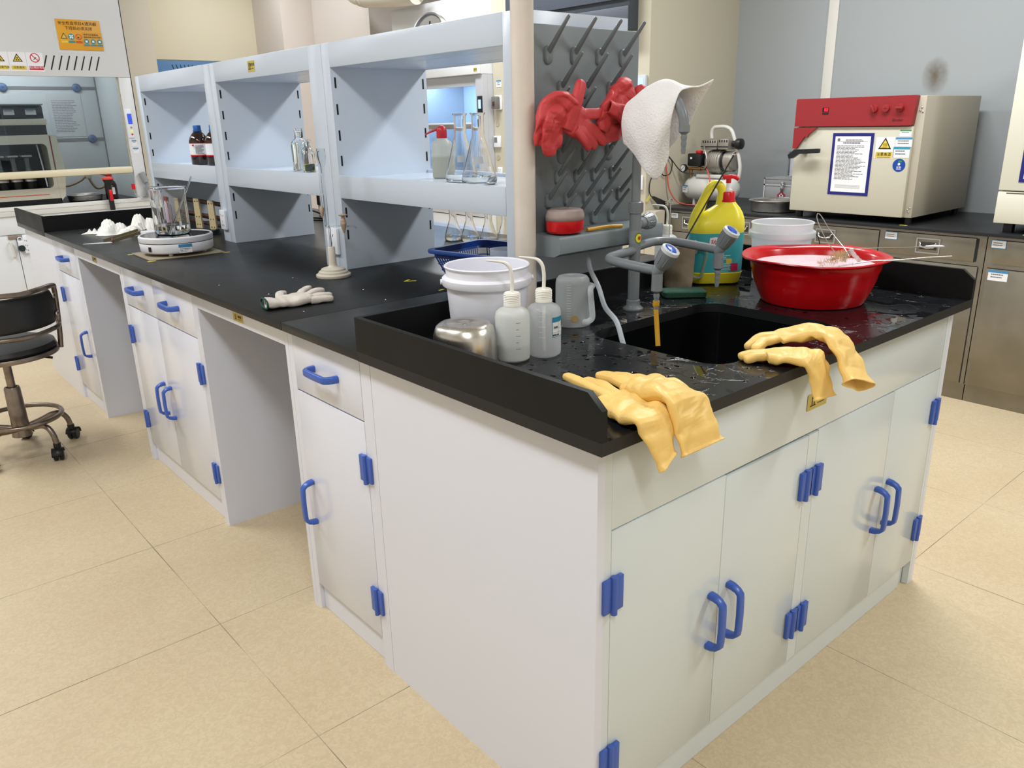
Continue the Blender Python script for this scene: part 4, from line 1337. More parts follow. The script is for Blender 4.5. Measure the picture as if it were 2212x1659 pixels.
build(MB().tube(bez([B0+Z_*.160, B0+Z_*.160+D_*.03, B0+Z_*.160+D_*.060, B0+Z_*.1595+D_*.078, B0+Z_*.153+D_*.088], 5), .0024, 10), 'side_arm', GT, bt)
build(MB().lathe([(.001, -.025), (.0032, -.022), (.0085, .0), (.0095, .004), (.0098, .007), (.0085, .009), (.0085, .016), (.0065, .018), (.005, .028), (.0135, .031), (.0145, .034), (.001, .036)], B0+Z_*.163+D_*.046, n=22), 'stopcock', FRG, bt)

# mat, hotplate, beaker
tag(build(MB().obox((.224, 2.476, H+.0006), V((.775, .0, 0))+V((0, -.03, 0)), V((.03, .9, 0)), .285, .245, .004, .001), 'board_mat', mat('tan_board', '9C8F78', .5, var=.12, vscale=12)), 'square tan board under the white hotplate', 'board')
for i, (x, y) in enumerate(((.083, 2.592), (.083, 2.352), (.366, 2.350), (.370, 2.590))):
    tag(build(MB().obox((x, y, H+.0003), X_, Y_, .03, .014, .0005), 'tape_piece', YEL), ('piece of yellow tape at the far left corner of the tan board', 'piece of yellow tape at the near left corner of the tan board', 'piece of yellow tape at the near right corner of the tan board', 'piece of yellow tape at the far right corner of the tan board')[i], 'tape', 'yellow tape at the board corners')
HX, HY = .226, 2.482
hp_ = thing('hotplate', 'round white hotplate stirrer with a blue label, carrying the glass beaker', 'hotplate', (HX, HY, H+.005))
hz = H+.0048
mm = MB()
for k in range(4):
    a = PI/4+k*PI/2+.2
    mm.cyl((HX+.10*math.cos(a), HY+.10*math.sin(a), hz), (HX+.10*math.cos(a), HY+.10*math.sin(a), hz+.010), .008, n=14)
build(mm, 'rubber_feet', WHITEP, hp_)
build(MB().lathe([(.001, .010), (.125, .010), (.131, .013), (.134, .018), (.136, .046), (.1355, .047)], (HX, HY, hz), n=64), 'lower_housing', WHITEP, hp_)
build(MB().lathe([(.1345, .047), (.1345, .0495)], (HX, HY, hz), n=64), 'dark_seam', INK, hp_)
build(MB().lathe([(.1355, .0495), (.136, .0505), (.137, .068), (.134, .072), (.129, .072), (.128, .070), (.001, .070)], (HX, HY, hz), n=64), 'upper_ring', WHITEP, hp_)
build(MB().lathe([(.127, .0703), (.001, .0703)], (HX, HY, hz), n=64), 'glass_top', mat('black_glass', '101214', .08), hp_)
import math as _m
ca = _m.degrees(_m.atan2(-.759-HY, -.825-HX))
ll = curved_label(hp_, HX, HY, .1366, hz+.014, hz+.045, ca+2, ca+22, PAPER, label='white and blue equipment label')
curved_label(ll, HX, HY, .1368, hz+.034, hz+.046, ca+1.6, ca+22.4, LBLUE, 'label_band')
g = MB()
for k in range(3):
    for (a, b) in ((3, 8), (9, 19-k*3)):
        rows = [[V((HX+.1369*_m.cos(_m.radians(ca+a+(b-a)*i/4)), HY+.1369*_m.sin(_m.radians(ca+a+(b-a)*i/4)), hz+.028-.0055*k+q)) for q in (0, .002)] for i in range(5)]
        g.grid(rows)
build(g, 'label_print', GREYINK, ll, smooth=0)
curved_label(hp_, HX, HY, .1364, hz+.020, hz+.038, ca-49, ca-43, INK, 'display_window')
bk = thing('glass_beaker', 'tall clear glass beaker with a little water on the hotplate', 'beaker', (HX-.02, HY+.02, hz+.071))
bx, by, bz = HX-.004, HY+.01, hz+.0708
pr = [(.001, 0), (.058, 0), (.064, .005), (.066, .012), (.066, .170), (.0675, .176), (.0700, .179), (.0690, .1800), (.0660, .178), (.0643, .170), (.0643, .013), (.062, .006), (.057, .0022), (.001, .0022)]
n = 56
secs = []
sa = _m.radians(ca-22)
for r, z in pr:
    ring_ = []
    for k in range(n):
        t = 2*PI*k/n
        e = max(0, math.cos(t-sa))**40*max(0, (z-.160)/.02)
        ring_.append(V((bx+(r+.012*e)*math.cos(t), by+(r+.012*e)*math.sin(t), bz+z-.003*e)))
    secs.append(ring_)
build(MB().loft(secs, False), 'beaker_wall', GLASS, bk)
build(MB().lathe([(.001, .0026), (.0565, .0026), (.0615, .007), (.0640, .014), (.0640, .036), (.001, .036)], (bx, by, bz), n=48), 'water', WATER, bk)
g = MB()
for k in range(5):
    rows = [[V((bx+.0664*_m.cos(_m.radians(ca-38+i*2.2)), by+.0664*_m.sin(_m.radians(ca-38+i*2.2)), bz+.05+k*.022+q)) for q in (0, .0012)] for i in range(6 if k % 2 else 4)]
    g.grid(rows)
build(g, 'graduations', WHITEP, bk, smooth=0)
rows = [[V((bx+.0664*_m.cos(_m.radians(ca+24+i*4)), by+.0664*_m.sin(_m.radians(ca+24+i*4)), bz+.030+q)) for q in (0, .022)] for i in range(3)]
build(MB().grid(rows), 'white_mark', WHITEP, bk)
tag(build(MB().tube([(bx-.012, by+.0, bz+.006), (bx+.0655+.010, by-.035, bz+.190), (bx+.0655+.020, by-.041, bz+.215)], .0032, 12), 'glass_rod', GT), 'glass stirring rod leaning in the beaker', 'glass rod')

# crumpled tissues, knife, small tray
def tissue(x, y, rx, ry, rot, tents, seed, label):
    """crumpled sheet: folded ridges (cx, cy, angle, half width, half length, height)"""
    rows = []
    n = 34
    for i in range(n+1):
        rr = []
        for k in range(n+1):
            u, v = i/n*2-1, k/n*2-1
            px, py = u*rx*(1+.10*math.sin(v*5+seed)), v*ry*(1+.12*math.sin(u*4+seed))
            z = 0
            for (cx_, cy_, a, hw, hl, h) in tents:
                dx, dy = px-cx_, py-cy_
                a = math.radians(a)
                dp = abs(-dx*math.sin(a)+dy*math.cos(a)); dl = abs(dx*math.cos(a)+dy*math.sin(a))
                z = max(z, h*max(0, 1-dp/hw)**.8*max(0, 1-(dl/hl)**2.5))
            e = min(1, (1-max(abs(u), abs(v)))*4)
            z = z*e+.004*e*(1+noise.noise(V((px*70, py*70, seed))))+.004*e*abs(math.sin(px*260+py*80))*(z > .01)
            rr.append(V((x+px*math.cos(rot)-py*math.sin(rot), y+px*math.sin(rot)+py*math.cos(rot), H+.0015+z)))
        rows.append(rr)
    o = build(MB().grid(rows), 'crumpled_tissue', TISSUE, smooth=30, mods=[('SOLIDIFY', dict(thickness=.0006))])
    return tag(o, label, 'tissue', 'crumpled tissues at the far end')
tissue(.222, 3.335, .070, .055, -.35, [(-.020, .008, -24, .040, .050, .064), (.030, -.012, -5, .032, .042, .046), (-.040, -.012, -50, .026, .040, .034), (.004, -.022, 35, .022, .045, .040)], 3, 'high folded white tissue in the middle of the pile')
tissue(.352, 3.310, .070, .055, -.35, [(-.018, .006, -18, .042, .046, .078), (.030, -.004, -30, .036, .045, .058), (-.01, -.022, 40, .022, .04, .040)], 9, 'high white tissue partly hidden by the beaker')
tissue(.160, 3.432, .048, .025, -.5, [(-.02, 0, 80, .012, .022, .014), (.004, 0, 95, .012, .022, .018), (.028, 0, 80, .012, .022, .022)], 6, 'low flat end of the tissues, farthest left')
tissue(.262, 3.205, .066, .040, .35, [(-.030, .0, -60, .026, .04, .028), (.008, .0, -48, .034, .042, .040), (.038, .0, -35, .024, .035, .034)], 15, 'pleated white tissue lying against the steel tray')
kn = thing('spatula', 'white blade spatula lying near the bench edge', 'spatula', (.07, 3.03, H))
build(MB().prism([(-.055, 0), (-.03, .010), (.02, .014), (.06, .012), (.06, -.012), (.02, -.014), (-.03, -.010)], (.070, 3.035, H+.0015), V((1, -.42, 0)).normalized(), V((.42, 1, 0)).normalized(), .002), 'blade', WHITEP, kn)
build(MB().tube([(.122, 3.012, H+.008), (.128, 3.010, H+.010), (.13, 3.02, H+.02)], .003, 8), 'wire_loop', mat('dark_red_wire', '6A2430', .4), kn)
tr = thing('instrument_tray', 'narrow shallow steel instrument tray beside the tissues', 'tray', (.2, 3.07, H))
e1 = V((1, .62, .10)).normalized(); e2 = V((-.62, 1, 0)).normalized()
build(MB().obox((.205, 3.090, H+.010), e1, e2, .215, .05, .003), 'tray_base', STEEL, tr)
mm = MB()
for s_ in (-1, 1):
    mm.obox(V((.205, 3.090, H+.010))+e2*.025*s_, e1, e2, .215, .0025, .014)
build(mm, 'tray_rims', mat('brass_edge', 'B9AD8C', .3, metal=.8), tr)
wbx = MB().box(.235, .34, 2.90, 2.97, H+.0004, H+.045, .004)
tag(build(wbx, 'white_box', WHITEP), 'small white box behind the hotplate', 'box')

# wooden plates with brown rods
rk = thing('rod_rack', 'rack of two brown rods held by pale drilled plates in the far shelf bay', 'rack', (.62, 3.2, H+.0004))
PLM = mat('pale_board', 'C7B68E', .5)
ROD = mat('brown_rod', '4A2A20', .35, var=.25, vscale=30)
for y in (3.063, 3.245, 3.50):
    pl = build(MB().prism([(-.022, 0), (.022, 0), (.018, .142), (-.018, .142)], (.600, y, H+.0006), V((.35, -.94, 0)).normalized(), Z_, .009), 'drilled_plate', PLM, rk)
    mm = MB()
    n_ = V((.35, -.94, 0)).normalized(); nn = n_.cross(Z_)
    for z in (.018, .055, .128):
        for d_ in (-.009, .009):
            q = V((.600, y, H+z))+n_*d_+nn*.0088
            mm.cyl(q, q+nn*.0008, .003, n=12)
    build(mm, 'screw_holes', INK, pl)
for z, x in ((.128, .618), (.118, .640), (.062, .618), (.048, .64), (.020, .63)):
    build(MB().tube([(x, 2.98 if z > .1 else 3.0, H+z), (x, 3.50, H+z)], .0085, 14), 'brown_rod', ROD, rk)
tag(build(MB().lathe([(.001, 0), (.035, 0), (.036, .02), (.030, .022), (.001, .022)], (.545, 2.95, H+.0004), n=24), 'petri_dish', mat('dark_glass', '2A3638', .05, trans=.6)), 'small dark glass dish at the foot of the pale plates', 'dish')
# small pale boxes behind the beaker
bb_ = thing('vial_box', 'pink and white reagent vial behind the beaker', 'vial', (.52, 3.42, H))
build(MB().lathe([(.001, 0), (.020, 0), (.020, .11), (.012, .125), (.012, .13), (.001, .13)], (.50, 3.38, H+.0004), n=20), 'vial_body', mat('pink_white', 'D8BCCB', .4), bb_)
build(MB().lathe([(.016, .13), (.016, .155), (.001, .155)], (.50, 3.38, H+.0004), n=20), 'vial_cap', mat('dull_red', 'A03A32', .4), bb_)

# yellow tape on the worktop
for (x, y, a, s_) in ((.530, 1.322, .5, 1), (.520, 1.125, .2, .7)):
    mm = MB().obox((x, y, H+.0003), V((math.cos(a), math.sin(a), 0)), V((-math.sin(a), math.cos(a), 0)), .032*s_, .007, .0005)
    if s_ == 1:
        mm.obox((x+.006, y-.016, H+.0003), V((math.cos(a-1), math.sin(a-1), 0)), V((-math.sin(a-1), math.cos(a-1), 0)), .030, .006, .0005)
    tag(build(mm, 'tape_piece', YEL), 'bent scrap of yellow tape on the bare worktop' if s_ == 1 else 'short scrap of yellow tape against the white bucket', 'tape')
mm = MB(); rn = random.Random(5)
for (x, y) in ((.098, 1.165), (.33, 1.13), (.08, 1.70), (.30, 1.64), (.13, 1.45), (.36, 1.30)):
    mm.lathe([(.0022, 0), (.0018, .001), (.0001, .0015)], (x, y, H+.0002), n=8)
tag(build(mm, 'crumbs', PAPER), 'tiny white specks scattered on the matt black worktop', 'crumbs', kind='stuff')

# ---- blue basket
bk_ = thing('plastic_basket', 'blue slotted plastic basket under the nearest shelf', 'basket', (.72, 1.15, H+.0004))
a0 = math.radians(11)
E1 = V((math.cos(a0), math.sin(a0), 0)); E2 = V((math.sin(a0), -math.cos(a0), 0))
A0 = V((.580, 1.290, 0))
Wd, Ld = .272, .33
BC = A0+E1*Wd/2+E2*Ld/2
BL = mat('navy_basket', '1B3F8A', .35)
def bsec(w_, l_, z, r=.03):
    return [BC+E1*a+E2*b+Z_*(H+z) for a, b in rrect(0, 0, w_, l_, r, 6)]
build(MB().loft([bsec(Wd-.022, Ld-.022, .084), bsec(Wd, Ld, .084), bsec(Wd+.003, Ld+.003, .090), bsec(Wd, Ld, .095), bsec(Wd-.026, Ld-.026, .095), bsec(Wd-.026, Ld-.026, .070), bsec(Wd-.030, Ld-.030, .070), bsec(Wd-.022, Ld-.022, .084)], False), 'basket_rim', BL, bk_)
build(MB().loft([bsec(Wd-.075, Ld-.075, .001), bsec(Wd-.070, Ld-.070, .001), bsec(Wd-.066, Ld-.066, .014), bsec(Wd-.070, Ld-.070, .014), bsec(Wd-.076, Ld-.076, .005)], True), 'basket_base', BL, bk_)
mm = MB()
for side in range(4):
    n_ = 20 if side % 2 == 0 else 24
    for k in range(n_):
        t = (k+.5)/n_*2-1
        if side % 2 == 0:
            s_ = -1 if side == 0 else 1
            top = BC+E1*(t*(Wd/2-.03))+E2*s_*(Ld/2-.013); bot = BC+E1*(t*(Wd/2-.055))+E2*s_*(Ld/2-.034)
        else:
            s_ = -1 if side == 1 else 1
            top = BC+E2*(t*(Ld/2-.03))+E1*s_*(Wd/2-.013); bot = BC+E2*(t*(Ld/2-.055))+E1*s_*(Wd/2-.034)
        mm.tube([bot+Z_*(H+.012), top+Z_*(H+.072)], .0017, 6)
for z, ins in ((.030, .056), (.050, .042)):
    s = bsec(Wd-ins, Ld-ins, z)
    mm.tube(s+[s[0]], .0016, 6)
build(mm, 'basket_ribs', BL, bk_)
tag(build(MB().lathe([(.001, 0), (.04, 0), (.045, .01), (.045, .075), (.046, .077), (.044, .077), (.043, .012), (.001, .003)], BC+V((.06, .02, H+.006)), n=28), 'plastic_cup', milky('cup_plastic', 'D5DCE4', .4)), 'translucent plastic cup lying in the blue basket', 'cup')

# ---- glassware on the shelves
SZ = ZB+.0632
def erlen(label, x, y, z, h, r, nr, liq, group, stain=True, lipr=1.22):
    f = thing('erlenmeyer_flask', label, 'flask', (x, y, z+.0004), group)
    c0 = (x, y, z+.0004)
    t = .0014
    out = [(.001, 0), (r*.86, 0), (r*.97, .004), (r, .012), (r*.98, .020), (nr*1.02, h*.68), (nr, h*.72), (nr, h-.008), (nr*lipr, h-.001), (nr*lipr, h)]
    inn = [(nr*lipr-.001, h), (nr-t, h-.009), (nr-t, h*.72), (nr*1.02-t, h*.68), (r*.98-t, .021), (r-t, .012), (r*.95-t, .005), (r*.84, .002), (.001, .002)]
    build(MB().lathe(out+inn, c0, n=40), 'flask_wall', GLASS, f)
    if liq:
        k = lambda z_: r*.98-t-(r*.98-nr*1.02)*(z_-.02)/(h*.68-.02)
        build(MB().lathe([(.001, .0024), (r*.83, .0024), (r*.94-t, .0055), (r-t-.0003, .012), (min(r-t, k(.021))-.0003, .021), (k(max(liq, .0211))-.0003, max(liq, .0212)), (.001, max(liq, .0212))], c0, n=36), 'liquid', WATER, f)
    if stain:
        a = math.radians(-128)
        rows = []
        for i in range(5):
            an = a+(i-2)*.16
            rows.append([V(c0)+V((math.cos(an), math.sin(an), 0))*(r*.98-(r*.98-nr)*(zz-.02)/(h*.68-.02)+.0004)+Z_*zz for zz in (h*.30, h*.40)])
        build(MB().grid(rows), 'frosted_patch', mat('frosted_patch', 'AEB4B8', .6), f)
    return f
erlen('large conical flask on the nearest shelf, left of the pair, beside the red-capped bottle', .635, 1.155, SZ, .190, .048, .0175, .022, 'large conical flasks on the shelf')
erlen('large conical flask on the nearest shelf, right of the pair, with a grey patch', .605, 1.035, SZ, .190, .050, .0175, .010, 'large conical flasks on the shelf')
RC = mat('crimson_cap', 'B5222E', .35)
x, y = .700, 1.335
rb2 = thing('wash_bottle', 'translucent wash bottle with a red spout cap, behind the large flasks', 'bottle', (x, y, SZ))
build(MB().lathe([(.001, .001), (.030, 0), (.034, .004), (.034, .095), (.030, .108), (.018, .118), (.014, .122)], (x, y, SZ+.0004), n=32), 'bottle_body', milky('yellowish_pe', 'CFD0C6', .35, .3), rb2)
build(MB().lathe([(.001, .001), (.029, .001), (.033, .005), (.033, .066), (.001, .066)], (x, y, SZ+.0005), n=30), 'liquid', milky('dull_liquid', 'B9BCB0', .3), rb2)
build(MB().lathe([(.001, .120), (.0155, .120), (.0165, .124), (.0165, .142), (.014, .152), (.008, .157), (.001, .158)], (x, y, SZ+.0004), n=28), 'cap', RC, rb2)
build(MB().tube([(x-.006, y+.004, SZ+.150), (x-.028, y+.022, SZ+.140), (x-.040, y+.032, SZ+.132)], [.0048, .0032, .0022], 10), 'spout', RC, rb2)
for i, (x, y) in enumerate(((1.17, 1.93), (1.19, 1.845), (1.215, 1.752), (1.235, 1.67))):
    erlen(('small conical flask on the rear worktop, first from the left behind the basket', 'small conical flask on the rear worktop, second from the left', 'small conical flask on the rear worktop, third from the left', 'small conical flask on the rear worktop, rightmost and half hidden by the shelf post')[i],
          x, y, H, .128, .037, .0150, .018, 'small conical flasks on the rear worktop', False)
def reagent(x, y, z, r, h, label, liq=None, lm=None, stopper=True):
    f = thing('glass_bottle', label, 'bottle', (x, y, z+.0004), 'glass reagent bottles on the middle shelf')
    c0 = (x, y, z+.0004)
    t = .0015; nr = r*.42
    build(MB().lathe([(.001, 0), (r*.92, 0), (r, .004), (r, h*.62), (r*.93, h*.70), (r*.6, h*.77), (nr, h*.80), (nr, h*.96), (nr*1.35, h*.975), (nr*1.35, h*.99), (nr-t, h*.99), (nr-t, h*.81), (r*.6-t, h*.76), (r-t, h*.61), (r-t, .005), (r*.9, .003), (.001, .003)], c0, n=32), 'bottle_wall', GLASS, f)
    if liq:
        build(MB().lathe([(.001, .0035), (r*.88, .0035), (r-t-.0004, .006), (r-t-.0004, liq), (.001, liq)], c0, n=28), 'liquid', lm, f)
    if stopper:
        build(MB().lathe([(.001, h*.86), (nr-t-.0006, h*.86), (nr-t-.0006, h*.99), (nr*.9, h*1.0), (nr*1.5, h*1.04), (nr*1.5, h*1.055), (.001, h*1.06)], c0, n=24), 'glass_stopper', GLASS, f)
    return f
reagent(.665, 2.235, SZ, .031, .150, 'largest clear glass stoppered bottle on the middle shelf', .105, glass('pale_liquid', 'EAF2EE', 0, 1.33))
reagent(.655, 2.150, SZ, .023, .112, 'middle-sized clear bottle with pale liquid, between two others', .028, glass('pale_yellow_liquid', 'E8EAC0', 0, 1.33))
reagent(.625, 2.085, SZ, .023, .108, 'clear bottle with yellow-green liquid at its bottom', .030, glass('yellow_green_liquid', 'D6DE4A', 0, 1.33))
x, y = .69, 2.02
f = thing('reagent_bottle', 'small bottle with a red and white label, half hidden by the shelf post', 'bottle', (x, y, SZ))
build(MB().lathe([(.001, 0), (.026, 0), (.027, .003), (.027, .07), (.014, .085), (.014, .10), (.001, .10)], (x, y, SZ+.0004), n=26), 'bottle_body', mat('dark_bottle', '4A3A38', .2), f)
build(MB().lathe([(.0273, .01), (.0273, .050)], (x, y, SZ+.0004), n=26), 'paper_label', PAPER, f)
build(MB().lathe([(.0276, .045), (.0276, .060)], (x, y, SZ+.0004), n=26), 'red_band', REDP, f)
AMB = mat('amber_glass', '2A120A', .06, coat=.5)
def brown(x, y, label, r=.044, h=.178, lab=True):
    f = thing('brown_bottle', label, 'bottle', (x, y, SZ+.0004), 'brown reagent bottles on the far shelf')
    c0 = (x, y, SZ+.0004)
    build(MB().lathe([(.001, 0), (r-.005, 0), (r, .006), (r, h*.60), (r*.93, h*.68), (r*.62, h*.79), (r*.40, h*.84), (r*.40, h*.88), (.001, h*.88)], c0, n=36), 'bottle_body', AMB, f)
    build(MB().lathe([(r*.42, h*.845), (r*.46, h*.85), (r*.46, h*.875), (r*.40, h*.88), (r*.40, h*.99), (r*.37, h*1.0), (.001, h*1.0)], c0, n=28), 'screw_cap', mat('blue_cap_plastic', '1F5FA8', .35), f)
    l = build(MB().lathe([(r+.0003, h*.235), (r+.0003, h*.555)], c0, n=36), 'paper_label', PAPER, f)
    build(MB().lathe([(r+.0006, h*.235), (r+.0006, h*.265)], c0, n=36), 'red_line', REDP, l)
    build(MB().lathe([(r+.0006, h*.545), (r+.0006, h*.56)], c0, n=36), 'red_line', REDP, l)
    if lab:
        a = math.atan2(-.759-y, -.825-x); nn = V((math.cos(a), math.sin(a), 0)); R_ = V((-nn.y, nn.x, 0))
        g = MB(); lines_mesh(g, V(c0)+nn*(r+.0006)+Z_*h*.49, R_, Z_, r*.9, 7, h*.032, .0008, .5, 7)
        build(g, 'label_print', GREYINK, l, smooth=0)
        build(MB().cyl(V(c0)+nn*(r-.004)-R_*r*.62+Z_*h*.50, V(c0)+nn*(r+.0001)*.84-R_*r*.66+Z_*h*.50, .004, n=14), 'red_mark', REDP, l)
    return f
brown(.620, 3.170, 'brown glass bottle with a blue cap and a red-lined label')
brown(.650, 3.050, 'brown glass bottle behind the shelf post, mostly hidden', lab=False)
# round steel clock seen from behind on top of the near shelf
ck = thing('wall_clock', 'round steel clock seen from the back, standing on the nearest shelf unit', 'clock', (.62, 1.262, ZH+.0075))
cc = V((.623, 1.262, ZH+.0075+.060)); ax = V((-.95, -.25, .20)).normalized()
build(MB().lathe([(.001, .006), (.051, .006), (.055, .011), (.0595, .010), (.060, .003), (.059, -.010), (.001, -.012)], cc, ax, n=56), 'clock_case', mat('dull_steel', '9C9A97', .35, metal=1), ck)
R_ = V((-ax.y, ax.x, 0)).normalized()*1; U_ = ax.cross(R_)
if U_.z < 0: R_, U_ = -R_, -U_
R_ = U_.cross(ax).normalized()
build(MB().obox(cc+ax*.0062-R_*.024-U_*.010, R_, U_, .018, .022, .0006), 'green_sticker', mat('green_edge_sticker', 'B9C8BC', .5), ck)
build(MB().obox(cc+ax*.0062+R_*.024-U_*.018, R_, U_, .022, .016, .0006), 'blue_sticker', LBLUE, ck)
mm = MB().cyl(cc+ax*.0062+U_*.022, cc+ax*.0070+U_*.022, .0036, n=16); mm.obox(cc+ax*.0062+U_*.030, R_, U_, .0036, .012, .001)
build(mm, 'keyhole', INK, ck)
# ================================================================ STEEL BENCHES ALONG THE GREY WALL
BT = .80
def recessed_pull(parent, y, z):
    m = MB()
    for (a, b, c_, d) in ((-.055, .055, .030, .036), (-.055, .055, -.036, -.030), (-.055, -.049, -.030, .030), (.049, .055, -.030, .030)):
        m.box(3.1155, 3.1195, y+a, y+b, z+c_, z+d)
    o = build(m, 'pull_frame', STEEL, parent)
    build(MB().box(3.1175, 3.1195, y-.040, y+.040, z-.018, z+.018), 'pull_recess', mat('recess_dark', '3C3833', .5), o)
    build(MB().tube([(3.112, y+.034, z+.010), (3.107, y+.030, z-.004), (3.106, y, z-.008), (3.107, y-.030, z-.004), (3.112, y-.034, z+.010)], .0045, 10), 'pull_bar', CHROME, o)
    g = MB()
    for s in (-1, 1): g.sphere((3.1145, y+s*.036, z+.012), .005, n=10)
    build(g, 'pull_rivets', CHROME, o)
def paper_tag(parent, O, R, w, h, seed, hdr=None, rows=2, name='paper_label', lab=None):
    R = V(R)
    O = V(O); N = R.cross(Z_)
    p = build(MB().obox(O, R, Z_, w, h, .0006), name, PAPER, parent, label=lab or 'small white paper label')
    g = MB()
    if hdr:
        g.obox(O+Z_*(h*.5-h*.11), R, Z_, w, h*.22, .0009)
    else:
        for s in (-1, 1):
            g.obox(O+Z_*s*h*.47, R, Z_, w, h*.06, .0009); g.obox(O+R*s*w*.48, R, Z_, w*.04, h, .0009)
    build(g, 'label_band', LBLUE if not hasattr(hdr, 'name') else hdr, p)
    g = MB(); lines_mesh(g, O+Z_*h*(.12 if hdr else .16), R, Z_, w*.72, rows, h*.26, .0009, .4, seed)
    build(g, 'label_print', GREYINK, p, smooth=0)
    return p
def steel_unit(y0, y1, label, drawers, doors, tags=()):
    u = thing('steel_cabinet', label, 'cabinet', (3.12, y0, 0), 'stainless steel cabinets under the oven bench')
    build(MB().box(3.1225, WX-.002, y0+.001, y1-.001, .085, BT-.0165), 'carcass', STEELC, u)
    build(MB().box(3.135, WX-.002, y0+.001, y1-.001, 0, .0848), 'plinth', STEELC, u)
    for (a, b, z0, z1, o) in drawers:
        d = build(MB().box(3.1195-o, 3.122, a, b, z0, z1, .001), 'drawer', STEELC, u)
        if z1-z0 < .13:
            recessed_pull(d, (a+b)/2, (z0+z1)/2) if not o else None
            if o:
                recessed_pull(d, (a+b)/2, (z0+z1)/2)
    for (a, b) in doors:
        build(MB().box(3.1195, 3.122, a, b, .088, .640, .001), 'door', STEELC, u)
    g = MB()
    for (a, b, z0, z1, o) in drawers:
        g.box(3.1215, 3.1224, a-.004, a-.0005, z0-.003, z1+.003); g.box(3.1215, 3.1224, a, b, z1+.0005, z1+.004)
    if y0 > .5 and y1 < 1.7:
        g.box(3.1212, 3.1223, .588, .5995, .664, .768)
    for (a, b) in doors:
        g.box(3.1215, 3.1224, a-.004, a-.0005, .088, .64); g.box(3.1215, 3.1224, a, b, .6405, .644)
    build(g, 'shadow_gaps', INK, u, smooth=0)
    for i, (y, z, w_, h_, hd) in enumerate(tags):
        paper_tag(u, (3.1193, y, z), MX, w_, h_, 10+i, hd)
    return u
steel_unit(.556, 1.630, 'steel cabinet with wide drawers directly below the red-topped oven', [(.600, 1.012, .663, .767, 0), (1.045, 1.600, .663, .767, 0)], [(.578, 1.080), (1.090, 1.600)], [(.984, .748, .062, .036, False)])
steel_unit(-.55, .554, 'steel cabinet with a blue-banded label on its door, at the right edge', [(-.10, .520, .663, .767, 0)], [(-.10, .538)], [(.506, .751, .062, .036, False), (.489, .612, .080, .046, True)])
steel_unit(1.632, 2.385, 'steel drawer cabinet in the corner below the air compressor', [(1.66, 1.99, .663, .767, 0), (2.02, 2.350, .663, .767, 0), (2.02, 2.350, .47, .655, 0)], [], [(2.300, .752, .055, .032, False), (2.31, .60, .05, .03, False)])
steel_unit(-2.4, -.552, 'steel cabinet run beyond the right edge of the view', [(-2.35, -1.5, .663, .767, 0)], [(-2.35, -1.5)])
wt = thing('bench_top', 'long black bench top on the steel cabinets, with ovens on it', 'worktop', (3.1, 0, BT-.016))
build(MB().box(3.098, WX-.001, -2.4, 2.405, BT-.016, BT, .002), 'top_slab', mat('black_laminate', '1F2124', .33, spec=.4, rvar=.05), wt)
build(MB().box(3.012, 3.0975, 2.36, 2.4405, 0, .78), 'filler_panel', WALLB, wt)
for i, (y, x) in enumerate(((.935, 3.125), (.40, 3.118))):
    tag(build(MB().obox((x, y, BT+.0003), Y_, -X_, .035, .014, .0006), 'tape_piece', YEL), ('piece of yellow tape on the bench in front of the red-topped oven', 'piece of yellow tape on the bench in front of the tall cream oven')[i], 'tape')

# ---- drying oven with red panel
OX, OY0, OY1, OZ0, OZ1 = 3.15, .915, 1.548, .833, 1.389
ov = thing('drying_oven', 'beige drying oven with a red control panel reading 103 and a black lever handle', 'oven', (OX, OY0, BT))
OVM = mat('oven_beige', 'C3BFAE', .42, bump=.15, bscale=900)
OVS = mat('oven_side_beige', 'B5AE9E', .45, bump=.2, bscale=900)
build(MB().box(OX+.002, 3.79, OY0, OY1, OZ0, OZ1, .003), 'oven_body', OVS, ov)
build(MB().box(OX-.022, OX+.0015, .950, OY1, OZ0+.001, 1.254, .004), 'oven_door', OVM, ov)
RED = mat('oven_red', '8F2327', .42)
hd = build(MB().prism([(-1.551, 1.258), (-1.551, 1.388), (-1.546, 1.392), (-.950, 1.392), (-.946, 1.388), (-.956, 1.262), (-.962, 1.258)], (OX+.0015, 0, 0), MX, Z_, .034), 'control_panel', RED, ov)
build(MB().prism([(-1.552, 1.252), (-1.425, 1.252), (-1.470, 1.218), (-1.475, 1.205), (-1.490, 1.208), (-1.530, 1.150), (-1.552, 1.150)], (OX-.0225, 0, 0), MX, Z_, .012), 'red_corner', RED, ov)
hb = MB()
hb.prism([(-1.548, 1.100), (-1.556, 1.118), (-1.520, 1.146), (-1.388, 1.152), (-1.384, 1.150), (-1.384, 1.132), (-1.388, 1.130), (-1.496, 1.124), (-1.528, 1.102)], (OX-.052, 0, 0), MX, Z_, .018)
hb.box(OX-.052, OX-.022, 1.470, 1.500, 1.127, 1.142)
build(hb, 'lever_handle', BLACKP, ov)
mm = MB()
for (y, z) in ((.931, 1.338), (.926, 1.318), (.938, 1.325), (.931, .86), (.926, .88), (.938, .872)):
    mm.sphere((OX+.0015, y, z), .0045, n=10)
build(mm, 'hinge_screws', CHROME, ov)
mm = MB()
for x in (3.19, 3.75):
    for y in (.945, 1.518):
        mm.cyl((x, y, BT+.0003), (x, y, OZ0), .016, n=16)
build(mm, 'oven_feet', BLACKP, ov)
PXf = OX-.0325   # face of control panel
dsp = build(MB().obox((PXf, 1.388, 1.3375), MX, Z_, .034, .020, .0008), 'display_window', mat('display_dark', '2A0507', .2), ov)
LED = mat('red_led', 'FF2030', .5, emit='FF1830', estr=4)
SEG = {'1': 'bc', '0': 'abcdef', '3': 'abgcd'}
mm = MB()
